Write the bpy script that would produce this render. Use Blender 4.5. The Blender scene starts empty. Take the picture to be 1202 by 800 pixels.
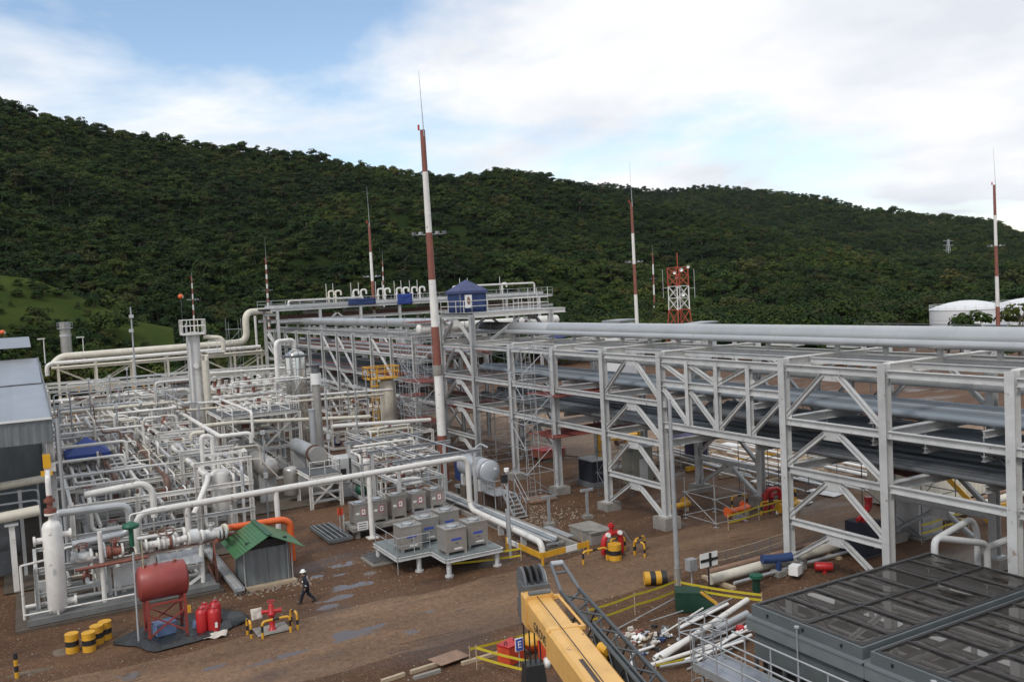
import bpy, math, random
from mathutils import Vector as V, Matrix, noise as mn
R = math.radians
sc = bpy.context.scene
col = sc.collection
rnd = random.Random(7)

# ------------------------------------------------------------------ camera
CAM = V((0, 0, 16))
_h, _p, _r, FPX = R(29.053), R(3.1837), R(-2.9659), 1034.23
FW = V((-math.cos(_h)*math.cos(_p), math.sin(_h)*math.cos(_p), -math.sin(_p)))
_ri = FW.cross(V((0, 0, 1))).normalized(); _up = _ri.cross(FW)
RI = _ri*math.cos(_r) + _up*math.sin(_r)
UP = -_ri*math.sin(_r) + _up*math.cos(_r)
cd = bpy.data.cameras.new('camera'); cam = bpy.data.objects.new('camera', cd); col.objects.link(cam)
cam.matrix_world = Matrix(((RI.x, UP.x, -FW.x, CAM.x), (RI.y, UP.y, -FW.y, CAM.y), (RI.z, UP.z, -FW.z, CAM.z), (0, 0, 0, 1)))
cd.sensor_width = 36; cd.lens = FPX/1202*36; cd.clip_end = 6000; cd.clip_start = 0.5
sc.camera = cam
def ray(x, y): return FW*FPX + RI*(x-601) - UP*(y-400)
def AZ(x, y, z=0): d = ray(x, y); return CAM + d*((z-CAM.z)/d.z)      # survey: point of the photo at a known height
def AX(x, y, X): d = ray(x, y); return CAM + d*(X/d.x)                # ... on a known plane X
def AY(x, y, Y): d = ray(x, y); return CAM + d*(Y/d.y)                # ... on a known plane Y
def AD(x, y, D): return CAM + ray(x, y)*(D/FPX)                       # ... at a known depth

# ------------------------------------------------------------------ sky, sun, exposure
SUN_DIR = V((0.45, -0.75, 0.95)).normalized()
w = bpy.data.worlds.new('World'); sc.world = w; w.use_nodes = True
nt = w.node_tree; N = nt.nodes; L = nt.links; N.clear()
out = N.new('ShaderNodeOutputWorld'); bg = N.new('ShaderNodeBackground'); L.new(bg.outputs[0], out.inputs[0])
sky = N.new('ShaderNodeTexSky'); sky.sky_type = 'NISHITA'; sky.sun_disc = False
sky.sun_elevation = math.asin(SUN_DIR.z); sky.sun_rotation = math.atan2(SUN_DIR.x, SUN_DIR.y)
sky.air_density = 1.1; sky.dust_density = 0.5
mul = N.new('ShaderNodeVectorMath'); mul.operation = 'SCALE'; mul.inputs['Scale'].default_value = 0.15
L.new(sky.outputs[0], mul.inputs[0])
tc = N.new('ShaderNodeTexCoord'); sep = N.new('ShaderNodeSeparateXYZ'); L.new(tc.outputs['Generated'], sep.inputs[0])
zz = N.new('ShaderNodeMath'); zz.operation = 'ADD'; zz.inputs[1].default_value = 0.22; L.new(sep.outputs[2], zz.inputs[0])
zm = N.new('ShaderNodeMath'); zm.operation = 'MAXIMUM'; zm.inputs[1].default_value = 0.05; L.new(zz.outputs[0], zm.inputs[0])
dx = N.new('ShaderNodeMath'); dx.operation = 'DIVIDE'; L.new(sep.outputs[0], dx.inputs[0]); L.new(zm.outputs[0], dx.inputs[1])
dy = N.new('ShaderNodeMath'); dy.operation = 'DIVIDE'; L.new(sep.outputs[1], dy.inputs[0]); L.new(zm.outputs[0], dy.inputs[1])
cmb = N.new('ShaderNodeCombineXYZ'); L.new(dx.outputs[0], cmb.inputs[0]); L.new(dy.outputs[0], cmb.inputs[1])
SKY_OFF = (3.1, 1.7, 0.0)
mp = N.new('ShaderNodeMapping'); mp.inputs['Location'].default_value = SKY_OFF; L.new(cmb.outputs[0], mp.inputs[0])
n1 = N.new('ShaderNodeTexNoise'); n1.inputs['Scale'].default_value = 0.75; n1.inputs['Detail'].default_value = 8; n1.inputs['Roughness'].default_value = 0.55; n1.inputs['Distortion'].default_value = 0.3
L.new(mp.outputs[0], n1.inputs['Vector'])
cr = N.new('ShaderNodeValToRGB'); cr.color_ramp.elements[0].position = 0.375; cr.color_ramp.elements[1].position = 0.50
L.new(n1.outputs['Fac'], cr.inputs[0])
n2 = N.new('ShaderNodeTexNoise'); n2.inputs['Scale'].default_value = 1.6; n2.inputs['Detail'].default_value = 7; L.new(mp.outputs[0], n2.inputs['Vector'])
cc = N.new('ShaderNodeValToRGB'); cc.color_ramp.elements[0].position = 0.36; cc.color_ramp.elements[1].position = 0.62
cc.color_ramp.elements[0].color = (0.70, 0.735, 0.80, 1); cc.color_ramp.elements[1].color = (0.97, 0.97, 0.97, 1)
L.new(n2.outputs['Fac'], cc.inputs[0])
mx = N.new('ShaderNodeMixRGB'); L.new(cr.outputs[0], mx.inputs[0]); L.new(mul.outputs[0], mx.inputs[1]); L.new(cc.outputs[0], mx.inputs[2])
L.new(mx.outputs[0], bg.inputs[0]); bg.inputs[1].default_value = 1.0
w.cycles.sampling_method = 'MANUAL'; w.cycles.sample_map_resolution = 512
sl = bpy.data.lights.new('sun', 'SUN'); so = bpy.data.objects.new('sun', sl); col.objects.link(so)
sl.energy = 1.5; sl.angle = R(10); sl.color = (1, 0.95, 0.87); so.location = (0, 0, 60)
so.rotation_euler = SUN_DIR.to_track_quat('Z', 'Y').to_euler()
sc.view_settings.view_transform = 'Standard'; sc.view_settings.look = 'None'
sc.view_settings.exposure = 0.18; sc.view_settings.gamma = 1.0

# ------------------------------------------------------------------ materials
MATS = {}
def mat(name, c, rough=0.6, metal=0.0, var=0.25, sc_=1.5, rust=0.0, bump=0.0, bsc=8.0, spec=0.5, c2=None, objvar=0.0, stretch=None):
    """painted / metal / earth surface: base colour broken by world-space noise, optional rust bloom and bump"""
    if name in MATS: return MATS[name]
    m = bpy.data.materials.new(name); MATS[name] = m; m.use_nodes = True
    n, l = m.node_tree.nodes, m.node_tree.links
    b = n['Principled BSDF']; b.inputs['Roughness'].default_value = rough; b.inputs['Metallic'].default_value = metal
    b.inputs['Specular IOR Level'].default_value = spec
    g = n.new('ShaderNodeNewGeometry'); pos = g.outputs['Position']
    if stretch:
        vm = n.new('ShaderNodeVectorMath'); vm.operation = 'MULTIPLY'; vm.inputs[1].default_value = stretch; l.new(pos, vm.inputs[0]); pos = vm.outputs[0]
    t = n.new('ShaderNodeTexNoise'); t.inputs['Scale'].default_value = sc_; t.inputs['Detail'].default_value = 6; t.inputs['Roughness'].default_value = 0.65
    l.new(pos, t.inputs['Vector'])
    r = n.new('ShaderNodeValToRGB'); r.color_ramp.elements[0].position = 0.3; r.color_ramp.elements[1].position = 0.7
    d = c2 if c2 else tuple(x*(1-var) for x in c)
    r.color_ramp.elements[0].color = (*d, 1); r.color_ramp.elements[1].color = (*c, 1)
    l.new(t.outputs['Fac'], r.inputs[0]); o = r.outputs[0]
    if rust:
        t2 = n.new('ShaderNodeTexNoise'); t2.inputs['Scale'].default_value = 2.7; t2.inputs['Detail'].default_value = 8; t2.inputs['Roughness'].default_value = 0.7
        l.new(g.outputs['Position'], t2.inputs['Vector'])
        r2 = n.new('ShaderNodeValToRGB'); r2.color_ramp.elements[0].position = 0.70-rust; r2.color_ramp.elements[1].position = 0.78-rust*0.8
        l.new(t2.outputs['Fac'], r2.inputs[0])
        x = n.new('ShaderNodeMixRGB'); l.new(r2.outputs[0], x.inputs[0]); l.new(o, x.inputs[1]); x.inputs[2].default_value = (0.19, 0.085, 0.045, 1); o = x.outputs[0]
    if objvar:
        oi = n.new('ShaderNodeObjectInfo'); hv = n.new('ShaderNodeHueSaturation')
        mr = n.new('ShaderNodeMapRange'); mr.inputs['To Min'].default_value = 1-objvar; mr.inputs['To Max'].default_value = 1+objvar*0.6
        l.new(oi.outputs['Random'], mr.inputs['Value']); l.new(mr.outputs[0], hv.inputs['Value']); l.new(o, hv.inputs['Color']); o = hv.outputs[0]
    l.new(o, b.inputs['Base Color'])
    if bump:
        t3 = n.new('ShaderNodeTexNoise'); t3.inputs['Scale'].default_value = bsc; t3.inputs['Detail'].default_value = 6
        l.new(g.outputs['Position'], t3.inputs['Vector'])
        bp = n.new('ShaderNodeBump'); bp.inputs['Strength'].default_value = bump; bp.inputs['Distance'].default_value = 0.1
        l.new(t3.outputs['Fac'], bp.inputs['Height']); l.new(bp.outputs[0], b.inputs['Normal'])
    return m
WHITE = mat('white_paint', (0.76, 0.74, 0.70), 0.42, var=0.2, sc_=0.9, rust=0.10, objvar=0.10)
CREAM = mat('cream_paint', (0.66, 0.62, 0.52), 0.5, var=0.18, sc_=0.8, rust=0.10)
STEEL = mat('grey_steel_paint', (0.54, 0.545, 0.54), 0.5, var=0.24, sc_=1.1, rust=0.09, objvar=0.10)
GALV = mat('galvanised_steel', (0.44, 0.455, 0.47), 0.45, 0.35, var=0.28, sc_=2.0, rust=0.05, objvar=0.15)
DKSTEEL = mat('dark_steel', (0.16, 0.17, 0.18), 0.55, 0.2, var=0.35, sc_=1.2, rust=0.07, objvar=0.1)
CLAD = mat('aluminium_cladding', (0.46, 0.475, 0.485), 0.42, 0.45, var=0.15, sc_=0.5, objvar=0.06)
CLADB = mat('weathered_blue_grey_pipe', (0.24, 0.275, 0.31), 0.5, 0.2, var=0.3, sc_=0.7, rust=0.04, objvar=0.42, stretch=(0.15, 1, 1))
STAIN = mat('stainless_steel', (0.50, 0.48, 0.45), 0.36, 0.6, var=0.2, sc_=1.6, objvar=0.08)
STAINP = mat('polished_stainless', (0.68, 0.67, 0.64), 0.2, 0.95, var=0.1, sc_=1.0)
RUST = mat('rusty_pipe', (0.22, 0.13, 0.10), 0.75, 0.1, var=0.5, sc_=1.5, objvar=0.2)
OXIDE = mat('red_oxide_paint', (0.25, 0.085, 0.058), 0.55, var=0.3, sc_=1.2)
PLANK = mat('red_scaffold_board', (0.24, 0.055, 0.04), 0.7, var=0.45, sc_=1.5, objvar=0.25)
REDT = mat('red_tank_paint', (0.30, 0.055, 0.045), 0.42, var=0.3, sc_=1.2, rust=0.05)
RED = mat('red_paint', (0.50, 0.022, 0.025), 0.4, var=0.3, sc_=2.0)
ORANGE = mat('orange_paint', (0.78, 0.14, 0.03), 0.45, var=0.25, sc_=1.5)
ORBOX = mat('orange_red_paint', (0.62, 0.075, 0.03), 0.5, var=0.3, sc_=1.5)
YEL = mat('yellow_paint', (0.68, 0.36, 0.03), 0.45, var=0.25, sc_=2.0, rust=0.06)
BOOM = mat('crane_yellow', (0.74, 0.43, 0.13), 0.38, var=0.22, sc_=0.9, rust=0.10)
BLACK = mat('black_rubber', (0.022, 0.022, 0.024), 0.5, var=0.3, sc_=3)
TARP = mat('black_plastic_sheet', (0.03, 0.034, 0.036), 0.32, var=0.4, sc_=2, bump=0.5, bsc=5)
BLUE = mat('blue_tarpaulin', (0.018, 0.055, 0.27), 0.55, var=0.3, sc_=1.5, bump=0.3, bsc=3)
BLUED = mat('dark_blue_cloth', (0.02, 0.045, 0.15), 0.6, var=0.35, sc_=1.2, bump=0.3, bsc=3)
PURP = mat('faded_purple_cloth', (0.10, 0.09, 0.17), 0.7, var=0.3, sc_=1.2)
NAVY = mat('navy_cloth', (0.012, 0.014, 0.028), 0.8, var=0.4, sc_=8)
SKIN = mat('skin', (0.33, 0.19, 0.13), 0.55, var=0.15, sc_=10)
HELM = mat('white_helmet', (0.8, 0.8, 0.78), 0.3, var=0.05, sc_=4)
REFL = mat('reflective_band', (0.7, 0.72, 0.72), 0.3, 0.3, var=0.1)
GREENR = mat('green_roof_sheet', (0.045, 0.155, 0.06), 0.4, var=0.28, sc_=1.5)
GREEND = mat('dark_green_paint', (0.010, 0.050, 0.030), 0.45, var=0.35, sc_=2, rust=0.05)
GREENV = mat('valve_green', (0.015, 0.11, 0.065), 0.4, var=0.25, sc_=3)
VBLUE = mat('valve_blue', (0.025, 0.055, 0.16), 0.4, var=0.25, sc_=3)
ROOFG = mat('grey_roof_sheet', (0.33, 0.355, 0.385), 0.42, 0.25, var=0.15, sc_=0.5, objvar=0.07)
CORR = mat('grey_corrugated_sheet', (0.22, 0.245, 0.255), 0.5, 0.3, var=0.3, sc_=1.4, objvar=0.08, stretch=(1, 1, 0.3))
CONC = mat('concrete', (0.30, 0.28, 0.25), 0.85, var=0.4, sc_=1.2, bump=0.3, bsc=12)
CONCD = mat('muddy_concrete', (0.12, 0.095, 0.072), 0.8, var=0.45, sc_=0.9, bump=0.3, bsc=12)
WOOD = mat('weathered_plywood', (0.30, 0.19, 0.13), 0.8, var=0.4, sc_=3)
TIMBER = mat('pale_timber', (0.48, 0.38, 0.26), 0.8, var=0.35, sc_=3)
TAPE = mat('yellow_barrier_tape', (0.62, 0.50, 0.04), 0.45, var=0.2, sc_=4)
BLUEL = mat('blue_label', (0.05, 0.09, 0.42), 0.5, var=0.2)
SIGNW = mat('white_sign', (0.78, 0.78, 0.76), 0.5, var=0.1)
SIGNR = mat('red_sign_border', (0.50, 0.04, 0.05), 0.5, var=0.2)
RAG = mat('dirty_white_rag', (0.62, 0.57, 0.50), 0.9, var=0.35, sc_=5)
TANKW = mat('tank_white', (0.70, 0.71, 0.72), 0.5, var=0.12, sc_=0.15)
PAD = mat('dark_grating', (0.10, 0.11, 0.115), 0.6, 0.2, var=0.35, sc_=2)

# ground: mud with wet patches
def ground_mat(name, a, b2, c3, rbase, wet=0.5):
    m = bpy.data.materials.new(name); m.use_nodes = True
    n, l = m.node_tree.nodes, m.node_tree.links; p = n['Principled BSDF']
    p.inputs['Specular IOR Level'].default_value = 0.28
    g = n.new('ShaderNodeNewGeometry')
    def nz(s, det, stretch=None, rough=0.6):
        src = g.outputs['Position']
        if stretch:
            vm = n.new('ShaderNodeVectorMath'); vm.operation = 'MULTIPLY'; vm.inputs[1].default_value = stretch; l.new(src, vm.inputs[0]); src = vm.outputs[0]
        t = n.new('ShaderNodeTexNoise'); t.inputs['Scale'].default_value = s; t.inputs['Detail'].default_value = det; t.inputs['Roughness'].default_value = rough
        l.new(src, t.inputs['Vector']); return t.outputs['Fac']
    def ramp(src, p0, p1, c0, c1):
        r = n.new('ShaderNodeValToRGB'); r.color_ramp.elements[0].position = p0; r.color_ramp.elements[1].position = p1
        r.color_ramp.elements[0].color = (*c0, 1); r.color_ramp.elements[1].color = (*c1, 1); l.new(src, r.inputs[0]); return r.outputs[0]
    def mix(f, x, y, bt='MIX', fac=None):
        k = n.new('ShaderNodeMixRGB'); k.blend_type = bt
        if f is not None: l.new(f, k.inputs[0])
        else: k.inputs[0].default_value = fac
        l.new(x, k.inputs[1]); l.new(y, k.inputs[2]); return k.outputs[0]
    base = ramp(nz(0.16, 7, (1, 0.55, 1)), 0.35, 0.65, a, b2)
    fine = ramp(nz(3.5, 8, None, 0.75), 0.30, 0.70, (0.42, 0.42, 0.42), (1.25, 1.22, 1.18))
    colr = mix(None, base, fine, 'MULTIPLY', 0.85)
    tracks = ramp(nz(0.9, 5, (1.0, 0.12, 1)), 0.36, 0.66, (0.78, 0.76, 0.75), (1.14, 1.12, 1.10))
    colr = mix(None, colr, tracks, 'MULTIPLY', 0.75)
    ston = ramp(nz(11, 3, None, 0.6), 0.60, 0.70, (0, 0, 0), (1, 1, 1))
    sp = n.new('ShaderNodeRGB'); sp.outputs[0].default_value = (*c3, 1)
    colr = mix(ston, colr, sp.outputs[0])
    wm = ramp(nz(0.28, 5, (1, 0.35, 1)), 0.50, 0.66, (0, 0, 0), (1, 1, 1))
    dk = n.new('ShaderNodeRGB'); dk.outputs[0].default_value = (0.62, 0.60, 0.58, 1)
    wetc = mix(None, colr, dk.outputs[0], 'MULTIPLY', 1.0)
    colr = mix(wm, colr, wetc)
    l.new(colr, p.inputs['Base Color'])
    mr = n.new('ShaderNodeMapRange'); mr.inputs['To Min'].default_value = rbase; mr.inputs['To Max'].default_value = rbase-wet; l.new(wm, mr.inputs['Value']); l.new(mr.outputs[0], p.inputs['Roughness'])
    bmp = n.new('ShaderNodeBump'); bmp.inputs['Strength'].default_value = 0.55; bmp.inputs['Distance'].default_value = 0.08
    l.new(nz(6, 8, None, 0.7), bmp.inputs['Height']); l.new(bmp.outputs[0], p.inputs['Normal'])
    return m
MUD = ground_mat('brown_mud', (0.086, 0.044, 0.024), (0.152, 0.083, 0.045), (0.29, 0.22, 0.155), 0.85, 0.6)
ROADM = ground_mat('rolled_dirt', (0.140, 0.084, 0.050), (0.235, 0.148, 0.092), (0.31, 0.24, 0.17), 0.8, 0.5)
YARDM = ground_mat('dry_yard_dirt', (0.24, 0.165, 0.115), (0.33, 0.235, 0.165), (0.42, 0.35, 0.28), 0.9, 0.2)
def water_mat():
    m = bpy.data.materials.new('muddy_water'); m.use_nodes = True; n, l = m.node_tree.nodes, m.node_tree.links; p = n['Principled BSDF']
    p.inputs['Base Color'].default_value = (0.12, 0.085, 0.058, 1); p.inputs['Roughness'].default_value = 0.06; p.inputs['IOR'].default_value = 1.45
    g = n.new('ShaderNodeNewGeometry'); t = n.new('ShaderNodeTexNoise'); t.inputs['Scale'].default_value = 5; l.new(g.outputs['Position'], t.inputs['Vector'])
    b = n.new('ShaderNodeBump'); b.inputs['Strength'].default_value = 0.04; l.new(t.outputs['Fac'], b.inputs['Height']); l.new(b.outputs[0], p.inputs['Normal'])
    return m
WATER = water_mat()
def leaf_mat(name, cols):
    m = bpy.data.materials.new(name); m.use_nodes = True; n, l = m.node_tree.nodes, m.node_tree.links; p = n['Principled BSDF']
    oi = n.new('ShaderNodeObjectInfo'); r = n.new('ShaderNodeValToRGB'); r.color_ramp.interpolation = 'LINEAR'
    e = r.color_ramp.elements; e[0].position = 0; e[0].color = (*cols[0], 1); e[1].position = 1; e[1].color = (*cols[-1], 1)
    for i, c in enumerate(cols[1:-1]): k = e.new((i+1)/(len(cols)-1)); k.color = (*c, 1)
    l.new(oi.outputs['Random'], r.inputs[0])
    g = n.new('ShaderNodeNewGeometry'); hv = n.new('ShaderNodeHueSaturation')
    mr = n.new('ShaderNodeMapRange'); mr.inputs['To Min'].default_value = 0.7; mr.inputs['To Max'].default_value = 1.3
    l.new(g.outputs['Random Per Island'], mr.inputs['Value']); l.new(mr.outputs[0], hv.inputs['Value']); l.new(r.outputs[0], hv.inputs['Color'])
    t = n.new('ShaderNodeTexNoise'); t.inputs['Scale'].default_value = 0.014; t.inputs['Detail'].default_value = 5; l.new(g.outputs['Position'], t.inputs['Vector'])
    r2 = n.new('ShaderNodeValToRGB'); r2.color_ramp.elements[0].position = 0.35; r2.color_ramp.elements[1].position = 0.65; r2.color_ramp.elements[0].color = (0.48, 0.55, 0.55, 1); r2.color_ramp.elements[1].color = (1.30, 1.16, 0.95, 1); l.new(t.outputs['Fac'], r2.inputs[0])
    k = n.new('ShaderNodeMixRGB'); k.blend_type = 'MULTIPLY'; k.inputs[0].default_value = 1; l.new(hv.outputs[0], k.inputs[1]); l.new(r2.outputs[0], k.inputs[2])
    l.new(k.outputs[0], p.inputs['Base Color']); p.inputs['Roughness'].default_value = 0.7; p.inputs['Specular IOR Level'].default_value = 0.10
    return m
LEAF = leaf_mat('forest_leaves', [(0.011, 0.028, 0.007), (0.019, 0.040, 0.009), (0.030, 0.054, 0.011), (0.013, 0.033, 0.010), (0.050, 0.070, 0.014), (0.022, 0.046, 0.010), (0.058, 0.060, 0.020)])
BARK = mat('bark', (0.17, 0.14, 0.11), 0.9, var=0.4, sc_=2)
FLOOR = mat('forest_floor', (0.020, 0.034, 0.009), 0.95, spec=0.03, var=0.5, sc_=0.03)
GRASSM = mat('meadow_grass', (0.050, 0.066, 0.015), 0.95, spec=0.03, c2=(0.022, 0.040, 0.010), sc_=0.06, bump=0.9, bsc=0.6)

# ------------------------------------------------------------------ mesh helpers
def frame(d, up=None):
    d = V(d).normalized(); u = V(up) if up is not None else V((0, 0, 1))
    y = u - d*u.dot(d)
    if y.length < 1e-4: u = V((0, 1, 0)); y = u - d*u.dot(d)
    y.normalize(); return y.cross(d), y, d
class MB:
    def __init__(s): s.v = []; s.f = []; s.s = []
    def face(s, idx, sm=False): s.f.append(idx); s.s.append(sm)
    def add(s, vs): i = len(s.v); s.v += [tuple(a) for a in vs]; return i
    def box(s, c, size, rz=0, top=1.0):
        c = V(c); hx, hy, hz = size[0]/2, size[1]/2, size[2]/2; ca, sa = math.cos(rz), math.sin(rz); vs = []
        for z in (-1, 1):
            k = top if z > 0 else 1
            for x, y in ((-1, -1), (1, -1), (1, 1), (-1, 1)):
                a, b = x*hx*k, y*hy*k; vs.append((c.x+a*ca-b*sa, c.y+a*sa+b*ca, c.z+z*hz))
        i = s.add(vs)
        for q in ((3, 2, 1, 0), (4, 5, 6, 7), (0, 1, 5, 4), (1, 2, 6, 5), (2, 3, 7, 6), (3, 0, 4, 7)): s.face([i+k for k in q])
        return s
    def slab(s, x0, x1, y0, y1, z0, z1): return s.box(((x0+x1)/2, (y0+y1)/2, (z0+z1)/2), (abs(x1-x0), abs(y1-y0), abs(z1-z0)))
    def beam(s, p, q, w, h, up=None):
        p, q = V(p), V(q); x, y, d = frame(q-p, up); vs = []
        for e in (p, q):
            for a, b in ((-1, -1), (1, -1), (1, 1), (-1, 1)): vs.append(e + x*a*w/2 + y*b*h/2)
        i = s.add(vs)
        for k in ((3, 2, 1, 0), (4, 5, 6, 7), (0, 1, 5, 4), (1, 2, 6, 5), (2, 3, 7, 6), (3, 0, 4, 7)): s.face([i+j for j in k])
        return s
    def tube(s, pts, r, n=8, caps=True, rs=None):
        pts = [V(p) for p in pts]; m = len(pts); x, y, d = frame(pts[1]-pts[0]); rings = []
        for k in range(m):
            t = (pts[min(k+1, m-1)] - pts[max(k-1, 0)]).normalized()
            ax = d.cross(t)
            if ax.length > 1e-6:
                rot = Matrix.Rotation(d.angle(t), 3, ax); x = rot @ x; y = rot @ y
            d = t; rr = rs[k] if rs else r
            if 0 < k < m-1:
                a = (pts[k]-pts[k-1]).normalized(); c = a.dot(t); rr = rr  # bends are arcs of several segments
            rings.append(s.add([pts[k] + (x*math.cos(2*math.pi*j/n) + y*math.sin(2*math.pi*j/n))*rr for j in range(n)]))
        for k in range(m-1):
            a, b = rings[k], rings[k+1]
            for j in range(n): s.face([a+j, a+(j+1) % n, b+(j+1) % n, b+j], True)
        if caps:
            for k, rv in ((0, True), (m-1, False)):
                rr = rs[k] if rs else r
                i = s.add([s.v[rings[k]+j] for j in range(n)]); q = list(range(i, i+n)); s.face(q[::-1] if rv else q)
        return s
    def cyl(s, p, q, r, n=16, r2=None): return s.tube([p, q], r, n, True, [r, r if r2 is None else r2])
    def lathe(s, o, axis, prof, n=20):
        o = V(o); x, y, d = frame(axis); rings = []
        for (r, h) in prof: rings.append(s.add([o + d*h + (x*math.cos(2*math.pi*j/n) + y*math.sin(2*math.pi*j/n))*max(r, 1e-4) for j in range(n)]))
        for k in range(len(prof)-1):
            a, b = rings[k], rings[k+1]
            sm = True
            for j in range(n): s.face([a+j, a+(j+1) % n, b+(j+1) % n, b+j], sm)
        return s
    def vessel(s, p, q, r, n=24, e=0.5):
        """cylinder with dished ends from p to q (tangent points)"""
        p, q = V(p), V(q); Lh = (q-p).length; pr = []
        for k in range(6): a = math.pi/2*k/5; pr.append((r*math.sin(a), -r*e*math.cos(a)))
        pr += [(r, Lh)] if False else []
        for k in range(6): a = math.pi/2*k/5; pr.append((r*math.cos(a), Lh + r*e*math.sin(a)))
        return s.lathe(p, q-p, pr, n)
    def torus(s, c, axis, R_, r, n=16, m=6):
        c = V(c); x, y, d = frame(axis); rg = []
        for k in range(n):
            a = 2*math.pi*k/n; e = x*math.cos(a)+y*math.sin(a)
            rg.append(s.add([c + e*(R_ + r*math.cos(2*math.pi*j/m)) + d*r*math.sin(2*math.pi*j/m) for j in range(m)]))
        for k in range(n):
            a, b = rg[k], rg[(k+1) % n]
            for j in range(m): s.face([a+j, b+j, b+(j+1) % m, a+(j+1) % m], True)
        return s
    def prism(s, poly, ext):
        ext = V(ext); n = len(poly); a = s.add(poly); b = s.add([V(p)+ext for p in poly])
        s.face(list(range(a+n-1, a-1, -1))); s.face(list(range(b, b+n)))
        for j in range(n): s.face([a+j, a+(j+1) % n, b+(j+1) % n, b+j])
        return s
    def sheet(s, o, u, v_, nu, nv, fn=None, thick=0.0, sm=False):
        """grid from o spanning u and v_, displaced by fn(i,j)->offset; thick>0 gives it a back"""
        o, u, v_ = V(o), V(u), V(v_); nrm = u.cross(v_).normalized(); g = []
        lay = [0.0] if not thick else [0.0, -thick]
        for t in lay:
            g.append(s.add([o + u*(i/nu) + v_*(j/nv) + nrm*((fn(i/nu, j/nv) if fn else 0)+t) for j in range(nv+1) for i in range(nu+1)]))
        W = nu+1
        for k, b in enumerate(g):
            for j in range(nv):
                for i in range(nu):
                    q = [b+j*W+i, b+j*W+i+1, b+(j+1)*W+i+1, b+(j+1)*W+i]; s.face(q if k == 0 else q[::-1], sm)
        if thick:
            a, b = g; rim = [i for i in range(nu)] + [j*W+nu for j in range(nv)] + [nv*W+i for i in range(nu, 0, -1)] + [j*W for j in range(nv, 0, -1)]
            for k in range(len(rim)):
                p, q = rim[k], rim[(k+1) % len(rim)]; s.face([a+q, a+p, b+p, b+q])
        return s
    def mesh(s, name, m, origin):
        me = bpy.data.meshes.new(name); o = V(origin)
        me.from_pydata([(a[0]-o.x, a[1]-o.y, a[2]-o.z) for a in s.v], [], s.f)
        me.polygons.foreach_set('use_smooth', s.s); me.materials.append(m); me.update(); return me
WL = {}                                                                # world origin of every object made here
def tag(o, label=None, cat=None, group=None, kind=None):
    for k, x in (('label', label), ('category', cat), ('group', group), ('kind', kind)):
        if x: o[k] = x
    return o
def thing(name, label, cat, loc, group=None):
    o = bpy.data.objects.new(name, None); col.objects.link(o); o.location = loc; o.empty_display_size = 0.2; WL[o] = V(loc)
    return tag(o, label, cat, group)
def put(name, mb, m, parent=None, loc=None, label=None, cat=None, group=None, kind=None):
    org = V(loc) if loc is not None else (WL[parent] if parent else V((0, 0, 0)))
    o = bpy.data.objects.new(name, mb.mesh(name, m, org)); col.objects.link(o); WL[o] = org
    if parent: o.parent = parent; o.location = org - WL[parent]
    else: o.location = org
    return tag(o, label, cat, group, kind)
UNIT = {}
def unit(kind, m, nm):
    k = (kind, m.name)
    if k in UNIT: return UNIT[k]
    b = MB()
    if kind == 'box': b.beam((0, 0, 0), (0, 0, 1), 1, 1, (0, 1, 0))
    elif kind == 'I':
        for y in (-0.455, 0.455): b.beam((0, y, 0), (0, y, 1), 1, 0.09, (0, 1, 0))
        b.beam((0, 0, 0), (0, 0, 1), 0.07, 0.82, (0, 1, 0))
    else: b.tube([(0, 0, 0), (0, 0, 1)], 0.5, 8)
    UNIT[k] = b.mesh(kind + '_section', m, (0, 0, 0)); return UNIT[k]
def bar(name, p, q, w_, h_, m, parent=None, kind='box', up=None):
    p, q = V(p), V(q); x, y, d = frame(q-p, up); ln = (q-p).length
    o = bpy.data.objects.new(name, unit(kind, m, name)); col.objects.link(o)
    base = WL[parent] if parent else V((0, 0, 0)); t = p - base
    mt = Matrix(((x.x*w_, y.x*h_, d.x*ln, t.x), (x.y*w_, y.y*h_, d.y*ln, t.y), (x.z*w_, y.z*h_, d.z*ln, t.z), (0, 0, 0, 1)))
    if parent: o.parent = parent
    o.matrix_basis = mt; WL[o] = p
    return o
def rod(name, p, q, d, m, parent=None): return bar(name, p, q, d, d, m, parent, 'tube')
def dup(o, off, parent=None):
    c = o.copy(); col.objects.link(c)
    if parent: c.parent = parent
    else: c.location = o.location + V(off)
    WL[c] = WL[o] + V(off)
    for ch in o.children: dup(ch, off, c)
    return c
def arcs(pts, r, k=4):
    pts = [V(p) for p in pts]; o = [pts[0]]
    for i in range(1, len(pts)-1):
        a, b, c = pts[i-1], pts[i], pts[i+1]; u = (a-b); v_ = (c-b); t = min(r, u.length*0.48, v_.length*0.48)
        p, q = b + u.normalized()*t, b + v_.normalized()*t
        for j in range(k+1):
            s = j/k; o.append(p*(1-s)**2 + b*2*s*(1-s) + q*s*s)
    o.append(pts[-1]); return o
def pipe(name, pts, r, m, label=None, cat=None, group=None, parent=None, n=10, flanges=(), bend=None):
    b = MB().tube(arcs(pts, bend or max(0.3, r*3.2)), r, n)
    P = [V(p) for p in pts]
    org = P[0] if not parent else None
    o = put(name, b, m, parent, org, label, cat, group)
    if flanges:
        f = MB()
        for (i, t) in flanges:
            a, c = P[i], P[i+1]; d = (c-a).normalized(); x = a.lerp(c, t); f.cyl(x-d*0.05, x+d*0.05, r*1.55, 12)
        put('flange', f, m, o)
    return o
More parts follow.
